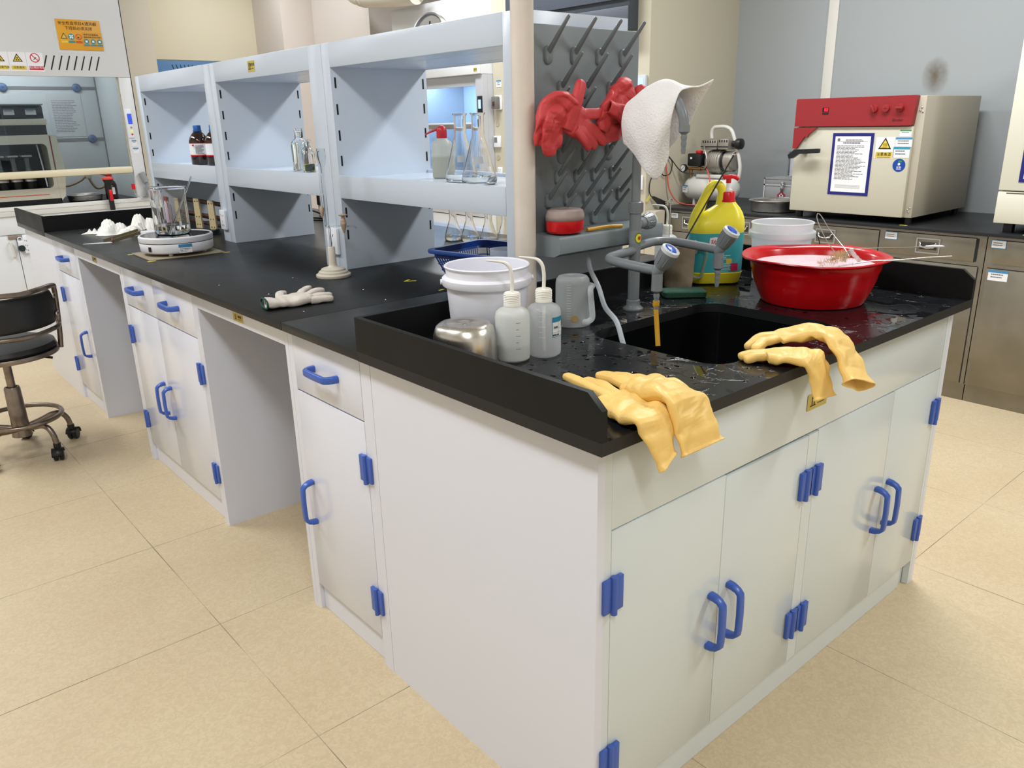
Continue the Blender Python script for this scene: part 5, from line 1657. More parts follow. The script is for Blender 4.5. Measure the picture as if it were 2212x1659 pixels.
for k, ch in enumerate('103'):
    yc_ = 1.388-(-.0085+k*.0090); zc = 1.3375
    w_, h_ = .0052, .0125
    L_ = {'a': ((-1, 1), (1, 1)), 'b': ((1, 1), (1, 0)), 'c': ((1, 0), (1, -1)), 'd': ((-1, -1), (1, -1)), 'e': ((-1, 0), (-1, -1)), 'f': ((-1, 1), (-1, 0)), 'g': ((-1, 0), (1, 0))}
    for s in SEG[ch]:
        a, b = L_[s]
        mm.tube([(PXf-.0012, yc_-a[0]*w_/2, zc+a[1]*h_/2), (PXf-.0012, yc_-b[0]*w_/2, zc+b[1]*h_/2)], .0008, 6)
build(mm, 'display_digits', LED, dsp, label='glowing red digits 103')
for k in range(3):
    bt_ = build(MB().obox((PXf, 1.3995-k*.0115, 1.3195), MX, Z_, .0098, .0095, .0012), 'push_button', INK, hd)
def knob(y, z, r, ang, bar=True, label=None):
    k = build(MB().lathe([(r*1.05, 0), (r, .004), (r*.95, .012), (.001, .013)], (PXf, y, z), (-1, 0, 0), n=28), 'control_knob', RED, hd)
    if bar:
        build(MB().obox((PXf-.012, y, z), MX*math.cos(ang)+Z_*math.sin(ang), Z_*math.cos(ang)-MX*math.sin(ang), r*1.9, r*.55, .010, .002), 'knob_bar', RED, k)
    else:
        g = MB().obox((PXf-.0131, y, z-.001), MX, Z_, r*.9, .0012, .0004); g.obox((PXf-.0131, y, z+.002), MX, Z_, .003, .005, .0004)
        build(g, 'knob_mark', INK, k)
knob(1.140, 1.336, .0185, -1.1); knob(1.082, 1.337, .0175, 0, False); knob(1.016, 1.338, .0185, 0)
mm = MB()
for y0_ in (1.140, 1.082, 1.016):
    for k in range(5):
        a = PI*(.15+.175*k)
        mm.obox((PXf, y0_-math.cos(a)*.027, 1.337+math.sin(a)*.027), MX, Z_, .0016, .0016, .0004)
build(mm, 'dial_marks', INK, hd)
text(hd, 'maker_lettering', 'Binder', (PXf, 1.022, 1.283), MX, Z_, .019, INK, .0003)
# framed instruction sheet
def framed_sheet(parent, y0, y1, z0, z1, x, seed, tilt=0):
    w_, h_ = abs(y1-y0), z1-z0
    yc_, zc = (y0+y1)/2, (z0+z1)/2
    R = (MX*math.cos(tilt)+Z_*math.sin(tilt)); U = (Z_*math.cos(tilt)-MX*math.sin(tilt))
    f = build(MB().obox((x, yc_, zc), R, U, w_, h_, .0022), 'blue_frame', NAVY, parent, label='navy blue magnetic frame')
    p = build(MB().obox((x-.0022, yc_, zc), R, U, w_*.86, h_*.90, .0006), 'instruction_sheet', PAPER, f)
    O = V((x-.0028, yc_, zc))
    g = MB()
    lines_mesh(g, O+U*h_*.30, R, U, w_*.74, 26, h_*.0215, .0005, .42, seed, .45)
    lines_mesh(g, O+U*h_*.345, R, U, w_*.45, 1, .01, .0005, .6, seed+1)
    lines_mesh(g, O+U*h_*.395+R*w_*.08, R, U, w_*.5, 2, .006, .0005, .5, seed+2)
    g.obox(O+U*h_*.37, R, U, w_*.74, .0008, .0004)
    for s in (0, 1, 2, 3):
        g.obox(O-U*h_*(.335+.016*s)-R*w_*.02, R, U, w_*.62, .0008, .0004)
    g.lathe([(.0075, 0), (.0075, .0006), (.001, .0006)], O+U*h_*.395-R*w_*.34, (-1, 0, 0), n=16)
    build(g, 'sheet_print', GREYINK, p, smooth=0)
    return f
framed_sheet(ov, 1.129, 1.339, .927, 1.225, OX-.0222, 3)
# warning sign
def warn_triangle(parent, O, R, U, s, glyph=None, gm=None):
    R, U = V(R), V(U); O = V(O); N = R.cross(U)
    t = build(MB().prism([(-s*.5, -s*.30), (s*.5, -s*.30), (0, s*.56)], O, R, U, .0006), 'warning_triangle', INK, parent)
    build(MB().prism([(-s*.36, -s*.22), (s*.36, -s*.22), (0, s*.40)], O+N*.0004, R, U, .0005), 'yellow_field', mat('sign_yellow', 'D8BF45', .5), t)
    if glyph:
        text(t, 'warning_symbol', glyph, O+N*.0009-U*s*.03, R, U, s*.42, INK, .0002)
    return t
sg = build(MB().obox((OX-.0222, 1.072, 1.157), MX, Z_, .090, .098, .0006), 'warning_sign', PAPER, ov, label='white and yellow hot surface warning sign')
warn_triangle(sg, (OX-.0229, 1.072, 1.170), MX, Z_, .062)
g = MB()
for k in (-1, 0, 1):
    g.tube([(OX-.0240, 1.072-k*.006, 1.163), (OX-.0240, 1.072-k*.006-.0025, 1.168), (OX-.0240, 1.072-k*.006+.0015, 1.173), (OX-.0240, 1.072-k*.006-.001, 1.178)], .0009, 6)
g.obox((OX-.0235, 1.072, 1.158), MX, Z_, .022, .0014, .0006)
build(g, 'heat_symbol', INK, sg)
build(MB().obox((OX-.0228, 1.073, 1.124), MX, Z_, .082, .028, .0004), 'yellow_strip', MATS['sign_yellow'], sg)
text(sg, 'sign_lettering', '注意高温', (OX-.0232, 1.073, 1.1265), MX, Z_, .0175, INK, .0003)
g = MB().obox((OX-.0232, 1.073, 1.1135), MX, Z_, .062, .002, .0004); build(g, 'sign_small_print', INK, sg)
paper_tag(ov, (OX-.0222, .982, 1.224), MX, .052, .030, 3, mat('label_green', '2F8A4E', .5), 1, lab='small green-headed label')
paper_tag(ov, (OX-.0222, .985, 1.184), MX, .077, .042, 4, True, lab='blue-headed equipment label, upper one')
paper_tag(ov, (OX-.0222, .991, 1.137), MX, .077, .050, 5, mat('label_teal2', '2E8FB0', .5), 2, lab='teal-headed equipment label, lower one')
rd = build(MB().lathe([(.030, 0), (.030, .0008), (.001, .0008)], (OX-.0222, .994, 1.078), (-1, 0, 0), n=40), 'round_sticker', mat('round_blue', '16409A', .4), ov, label='round blue sticker')
text(rd, 'sticker_lettering', '设备', (OX-.0232, .994, 1.068), MX, Z_, .012, PAPER, .0002)
g = MB().lathe([(.006, 0), (.006, .0006), (.001, .0006)], (OX-.0230, .994, 1.083), (-1, 0, 0), n=16); g.obox((OX-.0230, .994, 1.060), MX, Z_, .022, .002, .0006)
build(g, 'sticker_symbol', PAPER, rd)
build(MB().obox((OX-.0230, .990, 1.096), MX, Z_, .018, .008, .0006), 'sticker_green', MATS['label_green'], rd)

# ---- tall cream oven at the right edge
ro = thing('muffle_furnace', 'tall cream laboratory oven cut by the right edge of the photo', 'oven', (3.15, 0, BT))
build(MB().box(3.152, 3.80, -.12, .545, .842, 1.64, .004), 'cabinet_body', CREAM, ro)
RM = mat('oven_cream_light', 'DAD8C8', .38)
build(MB().box(3.130, 3.151, -.12, .549, .984, 1.66, .004), 'oven_door', RM, ro)
build(MB().box(3.130, 3.151, -.12, .549, .842, .978, .004), 'lower_panel', RM, ro)
build(MB().box(3.129, 3.134, -.10, .515, .971, .975), 'dark_slot', mat('slot_brown', '5A4E4A', .6), ro)
mm = MB()
for x in (3.19, 3.74):
    for y in (-.08, .500): mm.box(x-.018, x+.018, y-.018, y+.018, BT+.0003, .842)
build(mm, 'oven_feet', BLACKP, ro)
framed_sheet(ro, .235, .475, 1.020, 1.325, 3.1298, 9)
paper_tag(ro, (3.1298, .470, 1.445), MX, .05, .03, 3, MATS['label_green'], 1)
paper_tag(ro, (3.1298, .460, 1.50), MX, .06, .035, 6, True, 2)

# ---- first aid case, stand, steel pot
fa = thing('first_aid_case', 'grey aluminium first aid case with a red cross emblem behind the oven handle', 'case', (3.5, 1.7, BT))
CAM = mat('case_grey', 'A5A6A6', .4, metal=.3)
build(MB().box(3.50, 3.72, 1.64, 1.940, BT+.0004, .925, .004), 'case_body', CAM, fa)
build(MB().box(3.50, 3.72, 1.64, 1.940, .926, .966, .004), 'case_lid', CAM, fa)
mm = MB()
for z in (.9255, .963): mm.box(3.496, 3.500, 1.64, 1.942, z-.004, z+.004)
mm.box(3.496, 3.500, 1.934, 1.942, BT+.004, .966)
build(mm, 'edge_trim', CHROME, fa)
la = MB().box(3.493, 3.4995, 1.808, 1.830, .895, .945, .002)
la.tube(bez([(3.490, 1.812, .945), (3.484, 1.809, .93), (3.484, 1.811, .905), (3.490, 1.820, .893)], 5), .0028, 8)
build(la, 'latch', CHROME, fa)
cr = []
for k in range(32):
    t = 2*PI*k/32
    r = .0235*(1+.16*math.cos(4*t))
    cr.append((-1.823+math.cos(t)*r*1, .866+math.sin(t)*r))
e_ = build(MB().prism(cr, (3.4998, 0, 0), MX, Z_, .0008), 'cross_emblem', mat('emblem_red', '9E2A35', .5), fa, label='red emblem with a white cross')
g = MB().obox((3.4989, 1.823, .866), MX, Z_, .026, .009, .0008); g.obox((3.4989, 1.823, .866), MX, Z_, .009, .026, .0008)
build(g, 'white_cross', PAPER, e_)
sd = thing('sheet_stand', 'clear desk stand with a printed sheet on the grey case', 'stand', (3.6, 1.8, .967))
build(MB().box(3.602, 3.606, 1.66, 1.842, .975, 1.110), 'printed_sheet', PAPER, sd)
build(MB().box(3.592, 3.594, 1.655, 1.850, .972, 1.112), 'acrylic_front', pane('acrylic', (.93, .93, .95), .05), sd)
build(MB().box(3.592, 3.604, 1.846, 1.856, .972, 1.112), 'grey_edge', mat('edge_grey', '7C8286', .4), sd)
g = MB(); lines_mesh(g, V((3.6015, 1.750, 1.080)), MX, Z_, .13, 12, .0078, .0006, .35, 5)
build(g, 'sheet_print', GREYINK, sd, smooth=0)
g = MB()
for y in (1.70, 1.83): g.cyl((3.59, y, .9665), (3.59, y, .974), .008, n=12)
g.tube([(3.588, 1.845, .972), (3.588, 1.655, .972)], .0035, 8)
build(g, 'metal_clips', CHROME, sd)
sp_ = thing('steel_tub', 'low round steel tub in front of the grey case', 'tub', (3.30, 1.745, BT))
build(MB().lathe([(.001, .0), (.118, .0), (.124, .004), (.126, .050), (.130, .056), (.137, .058), (.139, .062), (.136, .065), (.128, .062), (.122, .056), (.120, .008), (.001, .005)], (3.30, 1.745, BT+.0004), n=56), 'tub_body', STEEL, sp_)

# ---- air compressor
ac = thing('air_compressor', 'small oil-free air compressor with a white tank and carry frame in the corner', 'compressor', (3.4, 2.2, BT))
CXm = 3.40
TKM = mat('tank_white', 'D3D2CC', .3)
tk = MB()
prof = [(.001, 0), (.03, .003), (.058, .018), (.073, .042), (.077, .07), (.077, .30), (.073, .328), (.058, .352), (.03, .367), (.001, .370)]
tk.lathe(prof, (CXm-.02, 2.415, .895), (0, -1, 0), n=40)
build(tk, 'air_tank', TKM, ac)
for y in (2.33, 2.12):
    build(MB().prism([(-.05, -.095), (.05, -.095), (.045, -.02), (-.045, -.02)], (CXm-.02, y, .895), X_, Z_, .012), 'tank_foot', TKM, ac)
paper_tag(ac, (CXm-.0985, 2.37, .895), (-.25, -1, 0), .048, .044, 3, True, 2, lab='blue-headed label on the tank')
build(MB().box(CXm-.075, CXm+.04, 2.10, 2.31, .962, .982, .003), 'mounting_plate', TKM, ac)
MOT = mat('cast_aluminium', 'A29D94', .4, metal=.6, bump=.2, bscale=200)
mo = MB()
mo.lathe([(.001, 0), (.05, 0), (.066, .006), (.070, .02), (.070, .09), (.066, .105), (.05, .11), (.001, .11)], (CXm, 2.265, 1.055), (0, -1, 0), n=36)
for k in range(5): mo.lathe([(.070, .03+k*.014), (.0735, .032+k*.014), (.0735, .036+k*.014), (.070, .038+k*.014)], (CXm, 2.265, 1.055), (0, -1, 0), n=36)
mo.lathe([(.001, 0), (.045, 0), (.060, .008), (.062, .05), (.05, .062), (.001, .062)], (CXm, 2.145, 1.06), (0, -1, 0), n=30)
build(mo, 'motor_housing', MOT, ac)
build(MB().lathe([(.056, 0), (.060, .002), (.060, .022), (.056, .024)], (CXm, 2.158, 1.058), (0, -1, 0), n=30), 'fan_gap', BLACKP, ac)
hd_ = MB()
hd_.box(CXm-.055, CXm+.05, 2.185, 2.300, 1.128, 1.185, .006); hd_.box(CXm-.055, CXm+.05, 2.105, 2.180, 1.128, 1.190, .006)
build(hd_, 'cylinder_head', MOT, ac)
g = MB()
for k in range(6):
    g.box(CXm-.0565, CXm-.055, 2.195+k*.017, 2.202+k*.017, 1.166, 1.180)
for k in range(4):
    g.box(CXm-.0565, CXm-.055, 2.112+k*.017, 2.119+k*.017, 1.170, 1.184)
g.box(CXm-.0575, CXm-.054, 2.105, 2.300, 1.142, 1.147)
build(g, 'fin_gaps', INK, ac)
build(MB().lathe([(.001, 0), (.018, 0), (.018, .02), (.029, .024), (.032, .04), (.030, .058), (.018, .063), (.001, .063)], (CXm-.01, 2.100, 1.160), (0, -1, 0), n=24), 'intake_filter', BLACKP, ac)
psw = build(MB().box(CXm-.085, CXm-.03, 2.275, 2.375, 1.030, 1.105, .008), 'pressure_switch', BLACKP, ac)
build(MB().box(CXm-.07, CXm-.04, 2.29, 2.325, 1.105, 1.122, .003), 'red_switch', REDP, psw)
g = MB().obox((CXm-.0855, 2.345, 1.078), MX, Z_, .014, .012, .0008)
build(g, 'switch_mark', PAPER, psw)
gg = build(MB().lathe([(.001, 0), (.022, 0), (.0235, .003), (.0235, .018), (.021, .021), (.019, .0195)], (CXm-.085, 2.388, 1.018), (-1, .15, 0), n=28), 'gauge_case', BLACKP, ac)
build(MB().lathe([(.020, .0190), (.001, .0192)], (CXm-.085, 2.388, 1.018), (-1, .15, 0), n=28), 'gauge_dial', PAPER, gg)
build(MB().obox((CXm-.1045, 2.391, 1.018), (MX+Z_*.8).normalized(), (Z_-MX*.8).normalized(), .030, .0016, .0006), 'gauge_needle', INK, gg)
BR = mat('brass', '8E6B45', .35, metal=.8)
g = MB()
g.tube([(CXm-.075, 2.372, 1.016), (CXm-.06, 2.25, 1.016)], .010, 12); g.tube([(CXm-.07, 2.352, .965), (CXm-.07, 2.352, 1.02)], .010, 12); g.tube([(CXm-.066, 2.30, 1.016), (CXm-.066, 2.28, 1.016)], .0135, 12)
build(g, 'brass_fittings', BR, ac)
build(MB().tube(bez([(CXm-.055, 2.275, 1.150), (CXm-.085, 2.245, 1.12), (CXm-.09, 2.225, 1.07), (CXm-.085, 2.235, 1.03), (CXm-.07, 2.265, 1.018)], 6), .005, 10), 'metal_air_line', STEEL, ac)
fr = bez([(CXm, 2.262, 1.19), (CXm, 2.265, 1.225), (CXm, 2.250, 1.252), (CXm, 2.215, 1.258), (CXm, 2.165, 1.256), (CXm, 2.125, 1.236), (CXm, 2.100, 1.185), (CXm, 2.065, 1.09), (CXm, 2.050, 1.02), (CXm, 2.058, .955), (CXm, 2.085, .920), (CXm, 2.13, .915)], 7)
build(MB().tube(fr, .011, 14), 'carry_frame', TKM, ac)
tag(build(MB().tube(bez([(3.325, 2.235, 1.016), (3.30, 2.20, .99), (3.28, 2.17, .93), (3.265, 2.155, .86), (3.245, 2.19, .812), (3.23, 2.26, .808), (3.245, 2.33, .808), (3.225, 2.38, .83), (3.20, 2.415, .90), (3.185, 2.425, 1.0), (3.172, 2.43, 1.08)], 7), .0042, 10), 'air_hose', mat('orange_hose', 'C25542', .4)), 'orange-red air hose looping from the compressor down to the bench and up the beige pier', 'hose')
cord = bez([(3.33, 2.33, .985), (3.27, 2.38, 1.0), (3.22, 2.42, 1.07), (3.17, 2.43, 1.105), (3.12, 2.43, 1.05), (3.15, 2.43, .985), (3.21, 2.42, .99), (3.225, 2.42, 1.06), (3.18, 2.43, 1.085), (3.13, 2.43, 1.0), (3.07, 2.435, .985), (3.035, 2.43, .95), (3.03, 2.43, .895), (3.045, 2.425, .862)], 7)
cdw = thing('mains_lead', 'coiled black power cord with a plug hanging on the beige pier', 'cord', (3.17, 2.43, 1.1))
build(MB().tube(cord, .0032, 8), 'cable', BLACKP, cdw)
build(MB().loft([[V((3.055, 2.42, .858))+RR*x*s+Z_*z*s for x, z in rrect(0, 0, .018, .014, .005, 3)] for s in (1,)]+[[V((3.10, 2.40, .826))+RR*x+Z_*z for x, z in rrect(0, 0, .034, .032, .008, 3)], [V((3.115, 2.395, .818))+RR*x+Z_*z for x, z in rrect(0, 0, .034, .032, .008, 3)]]), 'plug', BLACKP, cdw)
g = MB()
for k in (-.010, 0, .010): g.tube([V((3.118, 2.392, .820+k)), V((3.140, 2.384, .816+k))], .0022, 6)
build(g, 'plug_pins', BLACKP, cdw)
build(MB().obox((3.020, 2.428, .850), V((.5, -.2, .85)).normalized(), V((.85, 0, -.5)).normalized(), .040, .014, .001), 'yellow_tag', YEL, cdw)
wall_socket((PX-.0005, 2.487, .945), MX, .05, .085, 'beige mains socket on the side of the pier above the steel bench')
ws_ = thing('wall_controller', 'grey wall controller with a lit blue screen beside the towel', 'controller', (PX, 2.49, 1.42))
build(MB().box(PX-.020, PX-.0005, 2.452, 2.560, 1.415, 1.555, .003), 'controller_case', mat('controller_grey', 'B9BDC4', .4), ws_)
build(MB().box(PX-.0215, PX-.0195, 2.470, 2.545, 1.470, 1.540), 'lit_screen', mat('lit_blue_screen', '9AC0F0', .3, emit='8FBCF5', estr=1.2), ws_)

# ---- wall cabinet (dark grey)
dk = thing('wall_cabinet', 'dark grey wall-mounted cabinet high on the beige wall', 'cabinet', (2.9, 2.5, 1.8))
DKM = mat('dark_grey_enamel', '3B4047', .45)
build(MB().box(2.93, PX-.001, 2.535, 3.60, 1.80, 2.75, .003), 'cabinet_box', DKM, dk)
build(MB().box(2.915, 2.929, 2.535, 3.60, 1.965, 2.75, .002), 'upper_front', mat('slate_enamel', '474D57', .45), dk)
build(MB().box(2.918, 2.929, 2.535, 3.60, 1.80, 1.925, .002), 'lower_front', mat('slate_enamel', '474D57', .45), dk)
# ---- items on the beige wall strip
paper_tag(tag(build(MB().box(PX-.002, PX-.0005, 3.772, 3.822, 1.545, 1.590), 'wall_label', PAPER), 'small blue and white label on the beige wall strip', 'label'), (PX-.0021, 3.797, 1.568), MX, .05, .045, 2, True)
sw = thing('isolator_switch', 'grey isolator switch with a clear cover on the beige wall strip', 'switch', (PX, 3.8, 1.45))
build(MB().box(PX-.012, PX-.0005, 3.765, 3.835, 1.395, 1.490, .003), 'back_box', WHITEP, sw)
build(MB().box(PX-.05, PX-.0122, 3.775, 3.832, 1.400, 1.484, .008), 'smoked_cover', mat('smoked_cover', '6E6C66', .25), sw)
build(MB().box(PX-.056, PX-.0505, 3.792, 3.812, 1.42, 1.45, .002), 'rocker', mat('dull_maroon', '4A2E2E', .4), sw)
th = thing('thermostat', 'white thermostat with a small grey screen on the beige wall strip', 'thermostat', (PX, 3.83, 1.17))
build(MB().box(PX-.018, PX-.0005, 3.785, 3.872-.02, 1.140, 1.218, .003), 'thermostat_case', WHITEP, th)
build(MB().box(PX-.0195, PX-.0175, 3.812, 3.845, 1.172, 1.208), 'grey_screen', mat('lcd_grey', '6F746F', .3), th)
wall_socket((PX-.0005, 3.800, .972), MX, .05, .055, 'small white mains socket low on the beige wall strip')
mm = MB()
for z in (1.300, 1.068): mm.cyl((PX-.003, 3.822, z), (PX-.0005, 3.822, z), .019, n=20)
tag(build(mm, 'blanking_caps', mat('cap_beige', 'A9A28C', .6)), 'round blanking caps on the beige wall strip', 'caps', kind='stuff')

# ================================================================ LAMINAR FLOW CABINET
lf = thing('laminar_flow_cabinet', 'white laminar flow cabinet with a blue-lit glass window, seen through the nearest shelf bay', 'cabinet', (2.9, 3.86, 0))
LY0, LY1 = 3.865, 4.955
build(MB().box(2.905, 3.60, LY0, LY1, 1.635, 2.150, .003), 'upper_housing', WHITEB, lf)
build(MB().box(2.895, 2.9045, LY0+.002, LY1, 1.637, 1.80, .002), 'front_fascia', WHITEB, lf)
build(MB().box(3.55, 3.60, LY0, LY1, .80, 1.634), 'inner_back_wall', mat('inner_white', 'DCE9F5', .35), lf)
build(MB().box(2.96, 3.549, LY0, LY0+.075, .80, 1.634), 'side_wall', mat('side_grey', 'B9BBC0', .4), lf)
build(MB().box(2.96, 3.549, LY1-.05, LY1, .80, 1.634), 'side_wall', MATS['side_grey'], lf)
build(MB().box(2.905, 3.60, LY0, LY1, .745, .799), 'work_surface', STEEL, lf)
build(MB().box(2.94, 3.59, LY0+.001, LY1-.001, .02, .744), 'base_cabinet', WHITEB, lf)
build(MB().box(2.938, 2.9395, LY0+.02, LY1-.02, .635, .640), 'door_gap', INK, lf)
build(MB().box(2.930, 2.9395, LY0+.02, LY1-.02, .05, .56, .002), 'blue_door', mat('pale_blue_enamel', 'B4C4E2', .35), lf)
build(MB().box(2.915, 2.959, LY0+.0005, LY0+.078, .80, 1.634), 'front_post', MATS['side_grey'], lf)
build(MB().box(2.910, 2.9145, LY0+.004, LY0+.060, 1.315, 1.490, .002), 'control_panel', BLACKP, lf)
build(MB().box(2.908, 2.9095, LY0+.018, LY0+.046, 1.405, 1.465), 'control_screen', mat('lit_blue_screen', '9AC0F0', .3), lf)
build(MB().box(2.925, 2.929, LY0+.08, LY1-.05, .98, 1.560), 'glass_sash', pane('sash_glass', (.82, .90, .97), .03), lf)
build(MB().box(2.918, 2.935, LY0+.08, LY1-.05, 1.268, 1.300, .002), 'sash_rail', STEEL, lf)
build(MB().box(2.916, 2.9375, LY0+.08, LY1-.05, 1.301, 1.312, .002), 'sash_handle', WHITEB, lf)
build(MB().box(2.930, 2.9595, LY0+.079, LY1-.05, 1.561, 1.634), 'grey_lintel', MATS['side_grey'], lf)
TB = mat('lit_tube', 'FFFFFF', .5, emit='CFE6FF', estr=30)
for x in (3.10, 3.20):
    build(MB().tube([(x, LY0+.12, 1.612), (x, LY1-.10, 1.612)], .013, 12), 'lit_tube', TB, lf)
gold_sticker(lf, (2.8949, 3.916, 1.664), MX, .038, .024)

# ---- cream duct above
dtb = thing('ventilation_duct', 'cream plastic duct with an elbow above the white cabinet', 'duct', (2.8, 4.7, 2.2))
pts = bez([(2.80, 5.40, CEIL-.001), (2.80, 5.40, 2.55), (2.80, 5.38, 2.40), (2.80, 5.32, 2.31), (2.80, 5.20, 2.27), (2.80, 5.05, 2.245), (2.80, 4.75, 2.215), (2.80, 4.45, 2.20)], 6)
DU = mat('duct_cream', 'DDD6C6', .35)
build(MB().tube(pts, .070, 28), 'duct_pipe', DU, dtb)
mm = MB()
for i in (24, 26): mm.tube([pts[i], pts[i+1]], .0745, 28)
build(mm, 'socket_rings', DU, dtb)
tag(build(MB().tube(bez([(2.72, 4.52, 2.7), (2.72, 4.50, 2.4), (2.75, 4.43, 2.26), (2.85, 4.35, 2.16)], 6), .010, 8), 'cable', BLACKP), 'black cable running down behind the white cabinet', 'cable')

# ================================================================ FUME HOOD ON THE LEFT
HY_ = 5.30
fh = thing('fume_hood', 'white fume hood with warning signs and a cream-handled glass sash at the left', 'fume hood', (.2, HY_, 0))
HW = mat('hood_white', 'DADBDE', .35)
HIN = mat('hood_lining', 'B4BABD', .45)
X0h, X1h = -1.0, 1.00
build(MB().box(X0h, X1h, HY_, HY_+.035, 1.653, 2.70, .002), 'upper_front', HW, fh)
build(MB().box(.9235, X1h, HY_+.0005, HY_+.035, .853, 1.652, .002), 'right_post', HW, fh)
build(MB().box(X1h-.02, X1h, HY_+.036, 6.10, .853, 2.70), 'outer_side', HW, fh)
build(MB().box(X1h+.0005, X1h+.008, HY_+.01, HY_+.05, .95, 2.70), 'dark_edge_strip', BLACKP, fh)
build(MB().box(X0h, .955, 5.955, 5.975, .853, 2.0), 'back_lining', HIN, fh)
build(MB().box(.945, .955, HY_+.036, 5.954, .853, 2.0), 'side_lining', HIN, fh)
build(MB().box(X0h, .944, HY_+.05, 5.954, 1.95, 1.96), 'roof_lining', HIN, fh)
BF = mat('baffle_dark', '6A6F72', .5)
g = MB()
for z in (1.258, 1.612): g.box(X0h, .944, 5.951, 5.9549, z-.012, z+.008)
g.box(.938, .9449, 5.945, 5.9545, .86, 1.95)
build(g, 'baffle_grooves', BF, fh)
for (x, z) in ((.858, 1.258), (.812, 1.612), (.345, 1.612), (.30, 1.258)):
    k = build(MB().lathe([(.030, 0), (.029, .006), (.022, .012), (.007, .013), (.001, .013)], (x, 5.951, z), (0, -1, 0), n=28), 'baffle_knob', mat('baffle_blue', '3E5C86', .4), fh)
    build(MB().lathe([(.005, 0.0132), (.001, .0136)], (x, 5.951, z), (0, -1, 0), n=12), 'screw_head', INK, k)
tp_ = build(MB().box(X0h, X1h-.02, HY_+.02, 5.98, .815, .852, .002), 'hood_worktop', EPOXY, fh)
build(MB().box(X0h, X1h+.002, HY_-.012, HY_+.0195, .800, .858, .003), 'front_sill', mat('sill_white', 'D9D8D2', .35), fh)
build(MB().box(X0h, X1h, HY_-.0125, HY_-.0118, .832, .8335), 'sill_groove', BF, fh)
build(MB().box(X0h, X1h, HY_+.02, 6.10, 0, .799), 'base_cabinet', WHITEB, fh)
build(MB().box(X0h, X1h, HY_+.0, HY_+.0195, .684, .799, .001), 'top_rail', WHITEB, fh)
for (a, b) in ((-.52, .1285), (.1325, .196), (.1995, .75)):
    build(MB().box(a, b, HY_+.0, HY_+.0195, .08, .680, .0015), 'door', WHITEB, fh)
build(MB().box(X0h, .9225, HY_+.020, HY_+.024, 1.075, 1.70), 'glass_sash', pane('hood_glass', (.80, .83, .84), .05), fh)
build(MB().box(X0h, .9230, HY_+.0, HY_+.034, 1.0285, 1.0745, .012), 'sash_handle', mat('sash_cream', 'DDD3B4', .4), fh)
build(MB().box(.914, .9232, HY_+.014, HY_+.034, 1.075, 1.652), 'sash_side_trim', mat('sash_trim', 'BDB9A8', .4), fh)
# fill light added under the hood's roof to brighten the interior
hl = bpy.data.lights.new('hood_fill_light', 'AREA'); hl.shape = 'RECTANGLE'; hl.size = 1.2; hl.size_y = .1; hl.energy = 13; hl.color = (.97, .99, 1)
hlo = bpy.data.objects.new('hood_fill_light', hl); hlo.location = (.1, 5.62, 1.945); COL.objects.link(hlo)
# slanted vent slots
mm = MB()
for k in range(8):
    x = .497+k*.0445
    mm.tube([(x-.016, HY_-.0003, 1.692), (x+.016, HY_-.0003, 1.778)], .0040, 8, sq=(1, .3))
build(mm, 'vent_slots', INK, fh, smooth=0)
# signs
def small_sign(x, tri, txt, col):
    s = build(MB().obox((x, HY_-.0002, 1.735), X_, Z_, .094, .112, .0006), 'warning_sign', PAPER, fh, label='small %s sign' % tri)
    if tri == 'red prohibition':
        build(MB().lathe([(.0275, 0), (.0275, .0006), (.0225, .0006), (.0225, 0)], (x, HY_-.0010, 1.760), (0, -1, 0), n=32), 'red_ring', col, s)
        build(MB().obox((x, HY_-.0010, 1.760), V((1, 0, -1)).normalized(), V((1, 0, 1)).normalized(), .046, .005, .0008), 'red_bar', col, s)
        g = MB().obox((x, HY_-.0008, 1.757), V((1, 0, .9)).normalized(), V((-.9, 0, 1)).normalized(), .022, .004, .0006)
        build(g, 'flame_symbol', INK, s)
    else:
        t_ = warn_triangle(s, (x, HY_-.0010, 1.752), X_, Z_, .056)
        g = MB()
        for a in (90, 210, 330):
            q = V((math.cos(math.radians(a)), 0, math.sin(math.radians(a))))*.007
            g.lathe([(.0042, 0), (.0042, .0006), (.001, .0006)], V((x, HY_-.0021, 1.750))+q, (0, -1, 0), n=10)
        build(g, 'hazard_symbol', INK, s)
    build(MB().obox((x, HY_-.0010, 1.700), X_, Z_, .082, .022, .0006), 'caption_strip', col, s)
    text(s, 'sign_lettering', txt, (x, HY_-.0016, 1.7015), X_, Z_, .0155, PAPER if 'red' in tri else INK, .0002)
SY_ = mat('sign_yellow', 'D8BF45', .5); SR = mat('sign_red', 'C02440', .5)
small_sign(.247, 'yellow toxic gas', '小心有毒气体', SY_)
small_sign(.345, 'yellow ventilation', '注意通风', SY_)
small_sign(.443, 'red prohibition', '禁止明火作业', SR)
OG = mat('sign_orange', 'DFA02C', .45)
cl = build(MB().obox((.727, HY_-.0002, 1.902), X_, Z_, .29, .215, .0005), 'clear_backing', mat('clear_film', 'CFD2D5', .25), fh)
sgn = build(MB().obox((.729, HY_-.0008, 1.905), X_, Z_, .262, .182, .005, .001), 'safety_notice', OG, fh, label='orange safety notice in Chinese with coloured symbols')
yy = HY_-.0060
text(sgn, 'notice_heading', '安全检查项目4:通风橱', (.724, yy, 1.972), X_, Z_, .0235, INK, .0003)
text(sgn, 'notice_heading', '下班前必须关闭', (.727, yy, 1.943), X_, Z_, .0235, INK, .0003)
warn_triangle(sgn, (.633, yy, 1.893), X_, Z_, .040)
TEAL = mat('sign_teal', '2F8C9A', .5)
